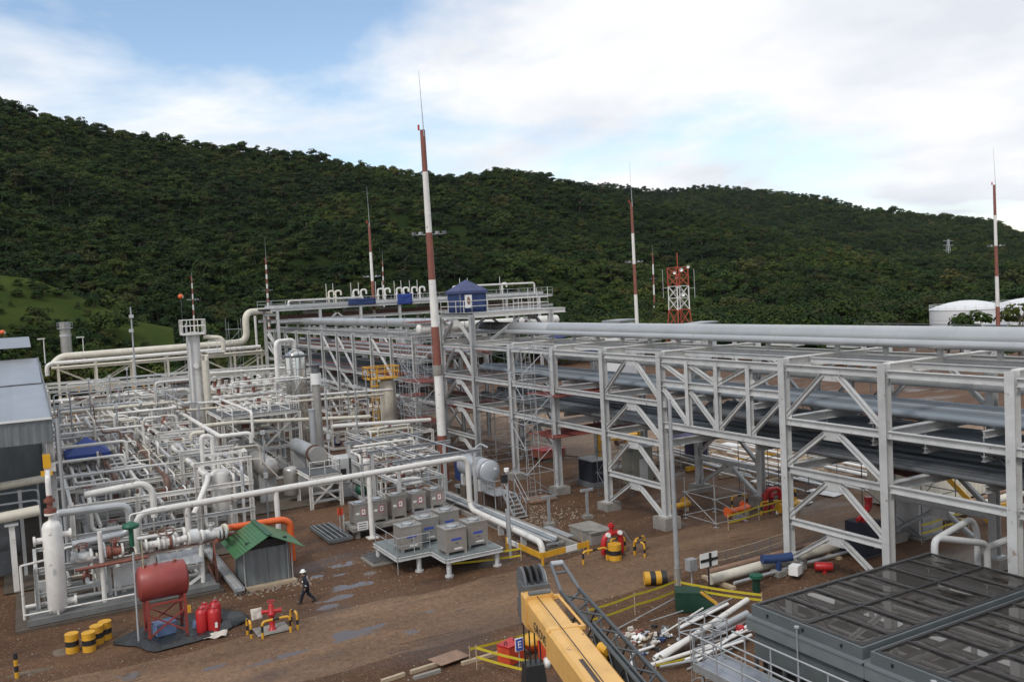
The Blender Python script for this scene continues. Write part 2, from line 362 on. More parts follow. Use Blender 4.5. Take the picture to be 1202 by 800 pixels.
def txt(s, size, o, u, v_, m, parent, name='lettering', ext=0.006):
    """flat lettering on a surface: origin o, reading direction u, up v_"""
    cu = bpy.data.curves.new('t', 'FONT'); cu.body = s; cu.size = size; cu.extrude = ext; cu.align_x = 'CENTER'; cu.align_y = 'CENTER'; cu.resolution_u = 2
    t = bpy.data.objects.new('t', cu); col.objects.link(t); bpy.context.view_layer.update()
    me = bpy.data.meshes.new_from_object(t.evaluated_get(bpy.context.evaluated_depsgraph_get())); bpy.data.objects.remove(t); bpy.data.curves.remove(cu)
    me.materials.clear(); me.materials.append(m)
    u, v_ = V(u).normalized(), V(v_).normalized(); n_ = u.cross(v_); ob = bpy.data.objects.new(name, me); col.objects.link(ob); ob.parent = parent
    t0 = V(o) - WL[parent]
    ob.matrix_basis = Matrix(((u.x, v_.x, n_.x, t0.x), (u.y, v_.y, n_.y, t0.y), (u.z, v_.z, n_.z, t0.z), (0, 0, 0, 1))); WL[ob] = V(o)
    return ob

# ================================================================== SETTING
# ground sheet to the horizon, fine near the plant with shallow relief
PUDDLES = []
for px, py, rx, ry, rz in ((404, 745, .9, .55, 1.75), (436, 736, .4, 1.7, .12), (402, 689, .45, .8, .3), (429, 684, .35, .55, .1), (405, 661, .35, .75, .2), (397, 701, .28, .9, .1), (384, 712, .35, .7, .1),
                           (372, 676, .25, .35, 0), (434, 672, .28, .45, .3), (397, 674, .2, .45, .2), (153, 795, .5, .8, .3), (500, 718, .2, .9, .1), (545, 715, .22, .6, .15), (76, 764, .55, .5, .4), (30, 790, .35, .9, 0), (480, 742, .24, .9, .1), (330, 770, .3, 1.2, .1), (250, 783, .25, 1.0, .2), (905, 600, .9, 1.6, .1), (870, 612, .4, 1.0, .2)):
    p = AZ(px, py); PUDDLES.append((p.x, p.y, rx*1.6, ry*1.6, rz))
def gz0(x, y): return 0.022*(mn.fractal(V((x*0.22, y*0.13, 0.3)), 1.0, 2.0, 4) + 0.5*mn.noise(V((x*0.9, y*0.10, 5.1))))
def gz(x, y):
    z = gz0(x, y)
    if -46 < x < -33 and -12 < y < 48:
        wv = 0.5*mn.noise(V((y*.07, 1.5, 0)))-0.03*y; ds = 0.6+0.4*mn.noise(V((y*.25, x*.1, 4)))
        for xr in (-41.3, -39.5, -38.7, -36.9, -42.3):
            q = (x-xr-wv)/0.16
            if abs(q) < 3: z -= 0.05*ds*math.exp(-q*q) - 0.022*ds*math.exp(-(abs(q)-1.7)**2*3)
    for (cx, cy, rx, ry, rz) in PUDDLES:
        if abs(x-cx) < 3 and abs(y-cy) < 3:
            ca, sa = math.cos(rz), math.sin(rz); u, v_ = ((x-cx)*ca+(y-cy)*sa)/rx, (-(x-cx)*sa+(y-cy)*ca)/ry
            d = math.hypot(u, v_) + 0.45*mn.noise(V((x*1.3, y*1.3, 3.3))) + 0.2*mn.noise(V((x*4, y*4, 1)))
            if d < 1: z = z*d + (gz0(cx, cy)-0.045)*(1-d)
    return z
b = MB()
xs = [-4000, -2500, -1500, -900, -500, -300, -200, -150] + [-120 + i*0.8 for i in range(78)] + [-57.8 + i*0.2 for i in range(120)] + [-33.6 + i*0.7 for i in range(38)] + [-6.6, 20, 100, 400, 1500, 3000]
ys = [-3000, -1500, -600, -200, -80, -40] + [-12 + i*0.8 for i in range(10)] + [-4.2 + i*0.25 for i in range(120)] + [26 + i*0.8 for i in range(58)] + [80, 110, 150, 220, 400, 800, 1600, 3200, 4500]
nx, ny = len(xs), len(ys)
b.add([(x, y, gz(x, y) if (-121 < x < -7 and -13 < y < 73) else 0.0) for y in ys for x in xs])
for j in range(ny-1):
    for i in range(nx-1): b.face([j*nx+i, j*nx+i+1, (j+1)*nx+i+1, (j+1)*nx+i], True)
put('ground', b, MUD, kind='structure')
def blob(cx, cy, rx, ry, rz, n=28, seed=0, rough=0.35):
    o = []
    for k in range(n):
        a = 2*math.pi*k/n; s = 1 + rough*mn.fractal(V((math.cos(a)*1.3+seed*7.1, math.sin(a)*1.3, seed*3.3)), 0.8, 2.0, 3)
        x, y = rx*s*math.cos(a), ry*s*math.sin(a); o.append((cx + x*math.cos(rz)-y*math.sin(rz), cy + x*math.sin(rz)+y*math.cos(rz)))
    return o
def flat(name, poly, z, m, kind='structure'):
    b = MB(); i = b.add([(x, y, z) for x, y in poly]); c = b.add([(sum(p[0] for p in poly)/len(poly), sum(p[1] for p in poly)/len(poly), z)])
    n = len(poly)
    for k in range(n): b.face([c, i+k, i+(k+1) % n])
    return put(name, b, m, kind=kind)
# the rolled dirt road along the plant: follows the relief, a few mm above it
b = MB(); W = 36; yy = [-40 + i*0.8 for i in range(45)] + [-4 + i*0.25 for i in range(128)] + [28 + i*0.8 for i in range(65)]
def road_x(y):
    e = 1.0*mn.fractal(V((y*0.12, 3.7, 0)), 1, 2, 4); f = 1.0*mn.fractal(V((y*0.12, 9.7, 0)), 1, 2, 4)
    return (-43.6 + e - 0.02*y, -36.2 + f - 0.03*y)
for y in yy:
    x0, x1 = road_x(y)
    b.add([(x0+(x1-x0)*i/W, y, gz(x0+(x1-x0)*i/W, y) + 0.008*max(0, math.sin(math.pi*i/W))**0.5 + (0.002 if 0 < i < W else -.03)) for i in range(W+1)])
for j in range(len(yy)-1):
    for i in range(W): b.face([j*(W+1)+i, j*(W+1)+i+1, (j+1)*(W+1)+i+1, (j+1)*(W+1)+i], True)
put('dirt_road', b, ROADM, kind='structure')
flat('yard', blob(-62, 66, 46, 15, 0.5, 40, 3, 0.25), 0.05, YARDM)
for (cx, cy, rx, ry, rz) in PUDDLES:
    flat('puddle', blob(cx, cy, rx*1.02, ry*1.02, rz, 24, 1, 0.05), gz0(cx, cy)-0.016, WATER)

# ------------------------------------------------------------------ hills (real terrain; the plant lies at their foot)
def interp(tab, x):
    if x <= tab[0][0]: return tab[0][1:]
    for a, c in zip(tab, tab[1:]):
        if x <= c[0]:
            t = (x-a[0])/(c[0]-a[0]); t = t*t*(3-2*t) if False else t
            return tuple(p+(q-p)*t for p, q in zip(a[1:], c[1:]))
    return tab[-1][1:]
# crest heights read from the photograph: (bearing as photo column, crest row, crest distance, foot distance)
NEAR = [(-700, 60, 560, 230), (-300, 86, 590, 230), (0, 122, 620, 235), (100, 146, 640, 240), (200, 166, 660, 245), (330, 181, 680, 250), (450, 199, 700, 255), (540, 212, 720, 260), (590, 203, 740, 265), (640, 208, 760, 270),
        (690, 222, 780, 280), (760, 239, 780, 290), (830, 255, 760, 300), (950, 287, 720, 310), (1015, 300, 680, 310), (1100, 330, 600, 320), (1202, 356, 520, 330), (1500, 376, 450, 340)]
FAR = [(300, 260, 1450, 800), (560, 232, 1450, 800), (680, 215, 1450, 800), (720, 218, 1450, 800), (760, 223, 1450, 800), (790, 225, 1450, 800), (830, 219, 1450, 800), (900, 225, 1450, 800), (970, 232, 1400, 780), (1020, 247, 1400, 760), (1060, 250, 1400, 740),
       (1120, 257, 1350, 720), (1170, 261, 1300, 700), (1202, 278, 1280, 680), (1300, 306, 1250, 650), (1500, 335, 1200, 640), (1900, 345, 1200, 640)]
KNOLL = [(-500, 318, 265, 190), (-100, 318, 265, 190), (0, 321, 265, 192), (40, 326, 265, 194), (75, 340, 262, 197), (105, 353, 258, 200), (130, 364, 254, 203), (155, 376, 250, 206), (200, 384, 246, 210)]
def bearing(px):
    d = AD(px, 342, 1.0) - CAM; return V((d.x, d.y, 0)).normalized()
def crest(tab, px):
    y, D, d0 = interp(tab, px); d = ray(px, y); return CAM.z + d.z*(D/math.hypot(d.x, d.y)), D, d0
def hill_h(tab, px, t, seed, amp):
    """height along a bearing; t 0 at the foot, 1 at the crest, beyond it the back slope"""
    z, D, d0 = crest(tab, px)
    if t <= 1: s = (t**1.25)*(0.75+0.25*t); s = t*0.55+0.45*t*t if t > 0 else 0
    else: s = max(0.0, 1-(t-1)*1.1)
    dist = d0 + t*(D-d0); p = bearing(px)*dist
    nzv = mn.fractal(V((p.x*0.0065+seed, p.y*0.0065, seed*2.1)), 0.9, 2.1, 5)
    return p, max(-1.0, z*s + amp*nzv*math.sin(math.pi*min(1, max(0, t)))*1.0)
def hill(name, tab, x0, x1, dxp, nt_, seed, amp, m):
    b = MB(); cols = int((x1-x0)/dxp); rows = nt_
    for j in range(rows+1):
        t = 1.7*j/rows
        for i in range(cols+1):
            p, z = hill_h(tab, x0+i*dxp, t, seed, amp); b.add([(p.x, p.y, z - (1.5 if j == 0 else 0))])
    for j in range(rows):
        for i in range(cols): b.face([j*(cols+1)+i, (j+1)*(cols+1)+i, (j+1)*(cols+1)+i+1, j*(cols+1)+i+1][::-1], True)
    return put(name, b, m, kind='structure')
hill('near_hill', NEAR, -700, 1500, 16, 60, 1.3, 24, FLOOR)
hill('far_hill', FAR, 300, 1900, 20, 36, 4.4, 26, FLOOR)
hill('grassy_knoll', KNOLL, -500, 200, 10, 24, 7.7, 2.2, GRASSM)

# tree crowns: tiers of leaf clumps, gaps between, a few shapes
def crown_mesh(seed, tall, spread, lobes, per, leaf):
    r = random.Random(seed); b = MB(); L_ = []
    for k in range(lobes):
        a = r.uniform(0, 6.283); q = spread*math.sqrt(r.random())*0.75; zc = tall*(0.42+0.5*r.random()*(1-0.45*q/spread))
        L_.append((q*math.cos(a), q*math.sin(a), zc, spread*r.uniform(0.30, 0.5), spread*r.uniform(0.13, 0.24)))
    L_.append((0, 0, tall*0.82, spread*0.55, spread*0.26))
    for (cx, cy, cz, rr, rz) in L_:
        for i in range(per):
            a = r.uniform(0, 6.283); u = r.uniform(-0.45, 1); q = math.sqrt(max(0, 1-u*u)); f = r.uniform(0.72, 1.08)
            c = V((cx+rr*q*math.cos(a)*f, cy+rr*q*math.sin(a)*f, cz+rz*u*f))
            nrm = (V((q*math.cos(a), q*math.sin(a), u+0.5)) + V((r.uniform(-.6, .6), r.uniform(-.6, .6), r.uniform(-.5, .5)))).normalized()
            x, y, d = frame(nrm, (r.uniform(-1, 1), r.uniform(-1, 1), r.uniform(-1, 1))); s = leaf*r.uniform(0.6, 1.3)
            v = [c+x*s+y*s*r.uniform(-.3, .3), c+y*s*0.8, c-x*s+y*s*r.uniform(-.3, .3), c-y*s*0.7]
            b.face([b.add([v[0]])]+[b.add([k_]) for k_ in v[1:]])
    return b
def trunk_mesh(seed, tall, spread):
    r = random.Random(seed+50); b = MB(); b.tube([(0, 0, -0.4), (r.uniform(-.15, .15), 0.1, tall*.3), (r.uniform(-.3, .3), r.uniform(-.3, .3), tall*.62)], 0.3, 6, False, [tall*.028, tall*.02, tall*.013])
    for k in range(5):
        a = r.uniform(0, 6.283); h0 = tall*r.uniform(.33, .58)
        b.tube([(0, 0, h0), (spread*.3*math.cos(a), spread*.3*math.sin(a), h0+tall*.14), (spread*.62*math.cos(a), spread*.62*math.sin(a), h0+tall*.25)], .1, 5, False, [tall*.012, tall*.008, tall*.003])
    return b
SPEC = [(11, 9, 4.3, 9, 62, .45), (12, 11, 5.2, 12, 60, .48), (13, 8, 4.6, 10, 60, .44), (14, 12, 4.0, 10, 62, .44), (15, 7, 3.8, 8, 64, .40), (16, 10, 5.8, 14, 56, .50)]
CROWN = [crown_mesh(*s).mesh('crown_leaves', LEAF, (0, 0, 0)) for s in SPEC]
TRUNK = [trunk_mesh(s[0], s[1], s[2]).mesh('trunk_wood', BARK, (0, 0, 0)) for s in SPEC]
def tree(name, p, k, s, label, group, cat='tree'):
    t = thing(name, label, cat, p, group); a = rnd.uniform(0, 6.28)
    for nm, me in (('trunk', TRUNK[k]), ('crown', CROWN[k])):
        o = bpy.data.objects.new(nm, me); col.objects.link(o); o.parent = t; o.rotation_euler = (0, 0, a); o.scale = (s, s, s*rnd.uniform(.9, 1.15))
    return t
def scatter(tab, x0, x1, seed, amp, spacing, meadow, smin, smax, t0=0.0, t1=1.12):
    pts = []; dpx = 1.0; r = random.Random(int(seed*100))
    px = x0
    while px < x1:
        z, D, d0 = crest(tab, px); stepang = spacing/((D+d0)/2)
        n = int((t1-t0)*(D-d0)/spacing*1.0)
        for j in range(n):
            t = t0 + (t1-t0)*(j+r.random())/n
            dist = d0+t*(D-d0)
            if r.random() > dist/((D+d0)/2)*0.75+0.1: continue
            pp = px + r.uniform(-.5, .5)*stepang*FPX
            p, zz_ = hill_h(tab, pp, t, seed, amp)
            g = mn.fractal(V((p.x*0.006+3, p.y*0.006, 2.2)), 0.9, 2.1, 4)
            if g > meadow and r.random() < 0.5: continue
            s = r.uniform(smin, smax)*(1.0 + (0.35 if r.random() < 0.08 else 0))
            s *= 1.5 if r.random() < .10 else 1.0; pts.append((p.x, p.y, zz_-2.9*s, s))
        px += stepang*FPX
    return pts
def forest(name, pts, label):
    me = bpy.data.meshes.new(name); me.from_pydata([(a, c, d) for a, c, d, e in pts], [], [])
    at = me.attributes.new('size', 'FLOAT', 'POINT'); at.data.foreach_set('value', [p[3] for p in pts])
    o = bpy.data.objects.new(name, me); col.objects.link(o); WL[o] = V((0, 0, 0)); o['kind'] = 'stuff'; o['label'] = label
    me.materials.append(LEAF)
    ng = bpy.data.node_groups.new(name, 'GeometryNodeTree'); ng.interface.new_socket('Geometry', in_out='INPUT', socket_type='NodeSocketGeometry'); ng.interface.new_socket('Geometry', in_out='OUTPUT', socket_type='NodeSocketGeometry')
    n, l = ng.nodes, ng.links; gi = n.new('NodeGroupInput'); go = n.new('NodeGroupOutput')
    ci = n.new('GeometryNodeCollectionInfo'); ci.inputs['Collection'].default_value = TREECOL; ci.inputs['Separate Children'].default_value = True; ci.inputs['Reset Children'].default_value = True
    ip = n.new('GeometryNodeInstanceOnPoints'); ip.inputs['Pick Instance'].default_value = True
    rv = n.new('FunctionNodeRandomValue'); rv.data_type = 'FLOAT_VECTOR'; rv.inputs[0].default_value = (-.06, -.06, 0); rv.inputs[1].default_value = (.06, .06, 6.28)
    ri = n.new('FunctionNodeRandomValue'); ri.data_type = 'INT'
    for sk in ri.inputs:
        if sk.type == 'INT' and sk.name == 'Max': sk.default_value = len(SPEC)-1
        if sk.type == 'INT' and sk.name == 'Min': sk.default_value = 0
    na = n.new('GeometryNodeInputNamedAttribute'); na.data_type = 'FLOAT'; na.inputs['Name'].default_value = 'size'
    l.new(gi.outputs[0], ip.inputs['Points']); l.new(ci.outputs[0], ip.inputs['Instance']); l.new(rv.outputs[0], ip.inputs['Rotation'])
    l.new([s for s in ri.outputs if s.type == 'INT'][0], ip.inputs['Instance Index'])
    l.new([s for s in na.outputs if s.enabled][0], ip.inputs['Scale']); l.new(ip.outputs[0], go.inputs[0])
    o.modifiers.new('scatter', 'NODES').node_group = ng
    return o
TREECOL = bpy.data.collections.new('forest_tree_kinds')
for me_c, me_t in zip(CROWN, TRUNK):
    # one mesh per kind (crown and trunk) for the far forest
    import bmesh
    bm = bmesh.new(); bm.from_mesh(me_c); nf = len(bm.faces); bm.from_mesh(me_t); bm.faces.ensure_lookup_table()
    for f in bm.faces[nf:]: f.material_index = 1
    me = bpy.data.meshes.new('forest_tree'); bm.to_mesh(me); bm.free(); me.materials.append(LEAF); me.materials.append(BARK)
    TREECOL.objects.link(bpy.data.objects.new('forest_tree', me))
forest('near_forest', scatter(NEAR, -330, 1420, 1.3, 24, 4.4, 0.46, 0.30, 0.86), 'dense dark green forest covering the near hillside')
forest('far_forest', scatter(FAR, 480, 1400, 4.4, 26, 6.4, 0.6, 0.45, 0.95, 0.1), 'dense forest covering the far ridge on the right')
kp = scatter(KNOLL, -120, 190, 7.7, 2.2, 3.0, 9, .22, .55, 0.02, 0.62)
forest('knoll_scrub', [q for q in kp if mn.noise(V((q[0]*.03, q[1]*.03, 8))) > -.4] + [q for q in scatter(KNOLL, -120, 120, 7.7, 2.2, 5.0, 9, .12, .42, .5, 1.0)], 'dark scrub on the lower slope of the grassy knoll')
# flat belt of bush between the plant and the hills
pts = []; r = random.Random(5)
while len(pts) < 2600:
    px = r.uniform(-250, 1380); dist = r.uniform(165 if px > 250 else 170, 335)
    if px < 200 and dist > 197 and r.random() < 0.93: continue
    p = bearing(px)*dist
    if -175 < p.x < -70 and 25 < p.y < 125 and dist < 185: continue
    if px > 1040 and dist < 245: continue
    pts.append((p.x, p.y, -0.5, r.uniform(.45, .85)))
forest('bush_belt', pts, 'low dark bush growing between the plant and the foot of the hill')
# trees one can tell apart: on the skyline, and at the foot of the hill behind the plant
SKY = [(8, .9, 2), (42, 1.15, 0), (100, .8, 4), (128, .7, 4), (150, .75, 2), (186, .85, 0), (205, 1.0, 2), (228, .9, 4), (252, 1.0, 3), (272, 1.1, 0), (285, 1.2, 1), (310, 1.0, 2), (327, 1.25, 3), (345, .8, 4), (368, 1.0, 0), (383, .85, 2), (405, .95, 1), (432, 1.2, 3), (447, .8, 4), (470, .9, 0), (487, .8, 2), (520, .9, 1), (548, 1.0, 3), (566, .9, 5), (592, .9, 1), (612, .8, 2), (640, .8, 0), (660, .75, 4)]
for i, (px, s, k) in enumerate(SKY):
    p, z = hill_h(NEAR, px, 0.985, 1.3, 24); tree('tree', (p.x, p.y, z-2.2), k, s*.66, 'dark flat-crowned tree standing out against the sky on the hill crest', 'trees on the skyline of the near hill')
for i in range(46):
    px = -20 + i*27 + rnd.uniform(-10, 10)
    dist = rnd.uniform(188, 240)
    if px > 1000: dist = rnd.uniform(205, 250)
    p = bearing(px)*dist
    base = 0
    if px < 185: base = max(0, hill_h(KNOLL, px, (dist-198)/66, 7.7, 2.2)[1])
    tree('tree', (p.x, p.y, base-0.3), rnd.randrange(6), rnd.uniform(.6, 1.0), 'green bushy tree standing at the foot of the hill behind the plant', 'trees at the foot of the hill')
for (px, D, s, k) in ((1098, 172, .55, 0), (1112, 168, .75, 2), (1126, 170, .8, 3), (1143, 172, .85, 1), (1156, 168, .6, 4), (1180, 166, .6, 4), (1196, 168, .95, 3), (1215, 170, .8, 0)):
    p = bearing(px)*D; tree('tree', (p.x, p.y, -0.2), k, s, 'thin dark tree in front of the white storage tanks, '+{1098: 'leftmost', 1112: 'second from left', 1126: 'third from left', 1143: 'tallest in the gap', 1156: 'low one left of the mast', 1180: 'low one right of the mast', 1196: 'second from right', 1215: 'cut by the photo edge'}[px], 'trees in front of the white storage tanks')
# loose stones on the mud
b = MB(); r = random.Random(3)
def stone(b, x, y, s):
    a = r.uniform(0, 6.28); h = s*r.uniform(.35, .7); z = gz(x, y)
    q = [(x+s*r.uniform(.6, 1)*math.cos(a+k*1.257), y+s*r.uniform(.6, 1)*math.sin(a+k*1.257), z-0.02) for k in range(5)]
    i = b.add(q); j = b.add([(x+(p[0]-x)*.55, y+(p[1]-y)*.55, z+h*r.uniform(.8, 1)) for p in q])
    for k in range(5): b.face([i+k, i+(k+1) % 5, j+(k+1) % 5, j+k])
    b.face([j+k for k in range(5)])
for k in range(7000):
    x, y = r.uniform(-72, -26), r.uniform(-8, 40)
    x0, x1 = road_x(y)
    if x0+.5 < x < x1-.5 and r.random() < 0.8: continue
    if mn.noise(V((x*.2, y*.2, 0))) < -0.15 and r.random() < .7: continue
    stone(b, x, y, 0.03 + 0.05*r.random()**3)
for k in range(500): stone(b, r.gauss(-53.5, 2.2), r.gauss(30.8, 1.6), 0.05+.09*r.random()**2)
for k in range(260): stone(b, r.gauss(-50, .5), r.gauss(11.4, 1.3), 0.05+.08*r.random()**2)
put('gravel', b, mat('loose_stone', (0.34, 0.28, 0.22), .9, var=.5, sc_=4), kind='stuff', label='loose stones and gravel scattered over the brown mud')

# ================================================================== MAIN PIPE RACK (steel frame, two rows of columns)
YF, YR = 36.1, 44.6
XS = [-79.2, -72.4, -65.4, -58.5, -51.8, -45.3, -34.7, -28.3, -22.0, -15.4]
def ibar(n, p, q, w_, h_, par, up=None, m=STEEL): return bar(n, p, q, w_, h_, m, par, 'I', up)
def chevron(par, xa, xb, y, zl, zu, w_=0.24, m=STEEL):
    xm = (xa+xb)/2
    for s, xe in ((-1, xa+0.2), (1, xb-0.2)):
        ibar('brace', (xe, y, zl+0.35), (xm+s*0.45, y, zu-0.38), w_, w_, par, (0, 0, 1), m)
        bar('gusset_plate', (xe-s*.06, y-.03, zl+0.1), (xe-s*.06, y-.03, zl+0.75), .5, .03, m, par, 'box', (0, 1, 0))
    bar('gusset_plate', (xm, y-.03, zu-0.72), (xm, y-.03, zu-0.16), 1.15, 0.035, m, par, 'box', (0, 1, 0))
rack = thing('pipe_rack', 'large grey steel pipe rack with braced columns spanning the right half of the plant', 'pipe rack', ((-47, 40, 0)))
for i, x in enumerate(XS):
    for y in (YF, YR):
        top = 14.1 if i < 2 else 11.6
        ibar('column', (x, y, 0.35), (x, y, top), 0.42, 0.46, rack, (0, 1, 0))
        b = MB().box((x, y, .28), (1.25, 1.25, .56)) if i != 5 else MB().box((x, y, .35), (1.3, 1.3, .9))
        put('pedestal', b, CONC, rack)
        bar('base_plate', (x, y, .56 if i != 5 else .8), (x, y, .62 if i != 5 else .86), .75, .75, STEEL, rack)
    for zc in (11.35, 8.2, 5.57):
        ibar('cross_beam', (x, YF+.24, zc), (x, YR-.24, zc), 0.38, 0.6 if zc > 11 else .46, rack, None, WHITE if zc > 11 else STEEL)
    if i >= 1: bar('gusset_plate', (x+.25, YF, 8.0), (x+.25, YF, 8.4), .3, .12, STEEL, rack)
for y in (YF, YR):
    for a, c in zip(XS, XS[1:]):
        span = abs(c-a) > 9
        for zc in (11.14, 8.2, 5.57) if not span else (11.14, 9.6, 6.88):
            ibar('beam', (a+.22, y, zc), (c-.22, y, zc), .28, .36 if not span else .4, rack)
    for k in (0, 4, 6):
        a, c = XS[k], XS[k+1]
        ibar('beam', (a+.22, y, 2.7), (c-.22, y, 2.7), .28, .34, rack)
        if k == 0: ibar('beam', (a+.22, y, 13.9), (c-.22, y, 13.9), .28, .34, rack); chevron(rack, a, c, y, 11.3, 13.9)
        for zl, zu in ((8.2, 11.3), (5.57, 8.2), (2.7, 5.57), (0.3, 2.7)): chevron(rack, a, c, y, zl, zu)
    a, c = XS[5], XS[6]; st = (c-a)/4; xq = [a+st*k for k in range(5)]
    for k in (1, 2, 3): ibar('truss_post', (xq[k], y, 7.05), (xq[k], y, 11.15), .3, .3, rack, (0, 1, 0))
    for k in range(4):
        for zl, zu in ((9.75, 11.1), (7.1, 9.45)):
            p, q = ((xq[k]+.2, y, zu-.2), (xq[k+1]-.2, y, zl+.15)) if k < 2 else ((xq[k]+.2, y, zl+.15), (xq[k+1]-.2, y, zu-.2))
            ibar('truss_diagonal', p, q, .22, .22, rack)
            e = q if k < 2 else p
            bar('gusset_plate', (e[0], y-.03, zl), (e[0], y-.03, zl+.55), .55, .03, STEEL, rack, 'box', (0, 1, 0))
# intermediate cross beams on the tiers and small stub posts under the big line
for a, c in zip(XS[1:], XS[2:]):
    xm = (a+c)/2
    for zc in (8.2, 5.57): ibar('cross_beam', (xm, 39.0, zc), (xm, YR-.15, zc), .25, .34, rack)
    for x in (a, xm): bar('pipe_stub_post', (x, 40.4, 11.6), (x, 40.4, 12.1), .22, .22, STEEL, rack); bar('pipe_stub_post', (x, 42.6, 11.6), (x, 42.6, 12.3), .22, .22, STEEL, rack)
for yb in (38.0, 40.4, 42.6): 
    for a, c in zip(XS[1:], XS[2:]): ibar('stringer', (a+.2, yb, 11.4), (c-.2, yb, 11.4), .2, .3, rack)
# tower top: deck towards the back with railing
for x in (XS[0], XS[1]):
    ibar('deck_beam', (x, YF+.24, 14.0), (x, 46.3, 14.0), .34, .42, rack, None, WHITE if x == XS[1] else STEEL)
    ibar('brace', (x, 41.2, 13.6), (x, 38.0, 11.7), .2, .2, rack); ibar('brace', (x, 41.6, 13.6), (x, 44.2, 11.7), .2, .2, rack)
put('deck_grating', MB().slab(XS[0], XS[1]-.2, YF, 46.4, 14.22, 14.27), GALV, rack)
def railing(par, pts, h=1.1, step=1.5, m=GALV, d=.05):
    pts = [V(p) for p in pts]
    for a, c in zip(pts, pts[1:]):
        for hh in (h, h*.55): rod('rail', a+V((0, 0, hh)), c+V((0, 0, hh)), d, m, par)
        n = max(1, int((c-a).length/step))
        for k in range(n+1): p = a.lerp(c, k/n); rod('rail_post', p, p+V((0, 0, h)), d, m, par)
railing(rack, [(XS[0], YF+.1, 14.27), (XS[1], YF+.1, 14.27), (XS[1], 44.4, 14.27), (XS[0], 44.4, 14.27)], m=WHITE, d=.06)
for yy_ in (42.2, 43.2, 44.4): rod('rail_post', (XS[1], yy_, 14.2), (XS[1], yy_, 16.3), .06, WHITE, rack)

# pipes resting on the rack
def long_pipe(name, x0, x1, y, z, r, m, label, group=None, n=12, seams=0, sm=None):
    o = put(name, MB().cyl((x0, y, z), (x1, y, z), r, n), m, None, (x0, y, z), label, 'pipe', group)
    if seams:
        f = MB(); x = x0+seams*.6
        while x < x1: f.cyl((x-.04, y, z), (x+.04, y, z), r+.012, n); x += seams
        put('seam_band', f, sm or m, o)
    return o
b = MB(); b.vessel((-78.6, 40.4, 12.62), (-5, 40.4, 12.62), .545, 28, .9)
big = put('insulated_main_pipe', b, CLAD, None, (-78.6, 40.4, 12.62), 'thickest grey insulated pipe along the large rack top, with sooty rounded end', 'pipe')
f = MB(); x = -76
while x < -6: f.cyl((x-.03, 40.4, 12.62), (x+.03, 40.4, 12.62), .553, 28); x += 6.1
put('seam_band', f, CLAD, big)
soot = mat('sooty_cladding', (0.06, 0.06, 0.062), .55, .2, var=.5, sc_=.9)
_n, _l = soot.node_tree.nodes, soot.node_tree.links; _g = _n.new('ShaderNodeNewGeometry'); _s = _n.new('ShaderNodeSeparateXYZ'); _l.new(_g.outputs['Position'], _s.inputs[0])
_m = _n.new('ShaderNodeMapRange'); _m.inputs['From Min'].default_value = -75.5; _m.inputs['From Max'].default_value = -66.0; _l.new(_s.outputs[0], _m.inputs['Value'])
_x = _n.new('ShaderNodeMixRGB'); _b = _n['Principled BSDF']; _o = _b.inputs['Base Color'].links[0].from_socket; _l.new(_m.outputs[0], _x.inputs[0]); _l.new(_o, _x.inputs[1]); _x.inputs[2].default_value = (.44, .455, .465, 1); _l.new(_x.outputs[0], _b.inputs['Base Color'])
put('sooty_end_jacket', MB().cyl((-78.5, 40.4, 12.62), (-65.5, 40.4, 12.62), .549, 28), soot, big, label='soot-darkened end of the big pipe')
long_pipe('insulated_side_pipe', -79.5, -5, 39.66, 12.30, .22, CLAD, 'slimmer grey insulated pipe hugging the front of the thickest pipe on the large rack', None, 16, 7.3)
long_pipe('top_pipe', -75, -5, 42.6, 12.45, .16, CLADB, 'thin dull pipe behind the thickest pipe on top of the large rack')
r = random.Random(11)
ORD = ('first', 'second', 'third', 'fourth', 'fifth', 'sixth', 'seventh', 'eighth', 'ninth', 'tenth', 'eleventh', 'twelfth', 'thirteenth', 'fourteenth', 'fifteenth', 'sixteenth', 'seventeenth', 'eighteenth', 'nineteenth', 'twentieth')
G1 = 'pipes on the upper tier of the large rack'; G2 = 'pipes on the lower tier of the large rack'; G3 = 'pipes on the bottom tier of the large rack'
y = 39.4
for k in range(13):
    rr = r.choice((.1, .13, .16, .2, .24)); y += rr+.11
    if y > 44.0: break
    long_pipe('tier_pipe', -79+r.uniform(-1, 1), -5, y, 8.45+rr, rr, CLADB, 'blue-grey pipe on the upper tier of the large rack, '+ORD[k]+' from the front', G1, 10); y += rr
long_pipe('tier_pipe', -72, -5, 43.9, 9.75, .26, STEEL, 'pale thick pipe above the upper tier at the back of the large rack', None, 14, 9)
y = 38.9
for k in range(15):
    rr = r.choice((.1, .14, .18, .3)); y += rr+.11
    if y > 44.0: break
    long_pipe('tier_pipe', -79+r.uniform(-1, 1), -5, y, 5.8+rr, rr, CLADB if r.random() < .7 else DKSTEEL, 'dark grey pipe on the lower tier of the large rack, '+ORD[k]+' from the front', G2, 10); y += rr
mid = thing('hanging_pipe_frame', 'row of steel hangers carrying the middle pipes inside the large rack', 'pipe hangers', (-47, 41, 6.6))
for x in [-44 + 3.1*k for k in range(12)]: ibar('hanger_beam', (x, 39.25, 6.95), (x, YR-.3, 6.95), .2, .26, mid); rod('hanger_rod', (x, 39.35, 6.95), (x, 39.35, 8.3), .06, STEEL, mid); rod('hanger_rod', (x, 44.2, 6.95), (x, 44.2, 8.3), .06, STEEL, mid)
y = 39.2
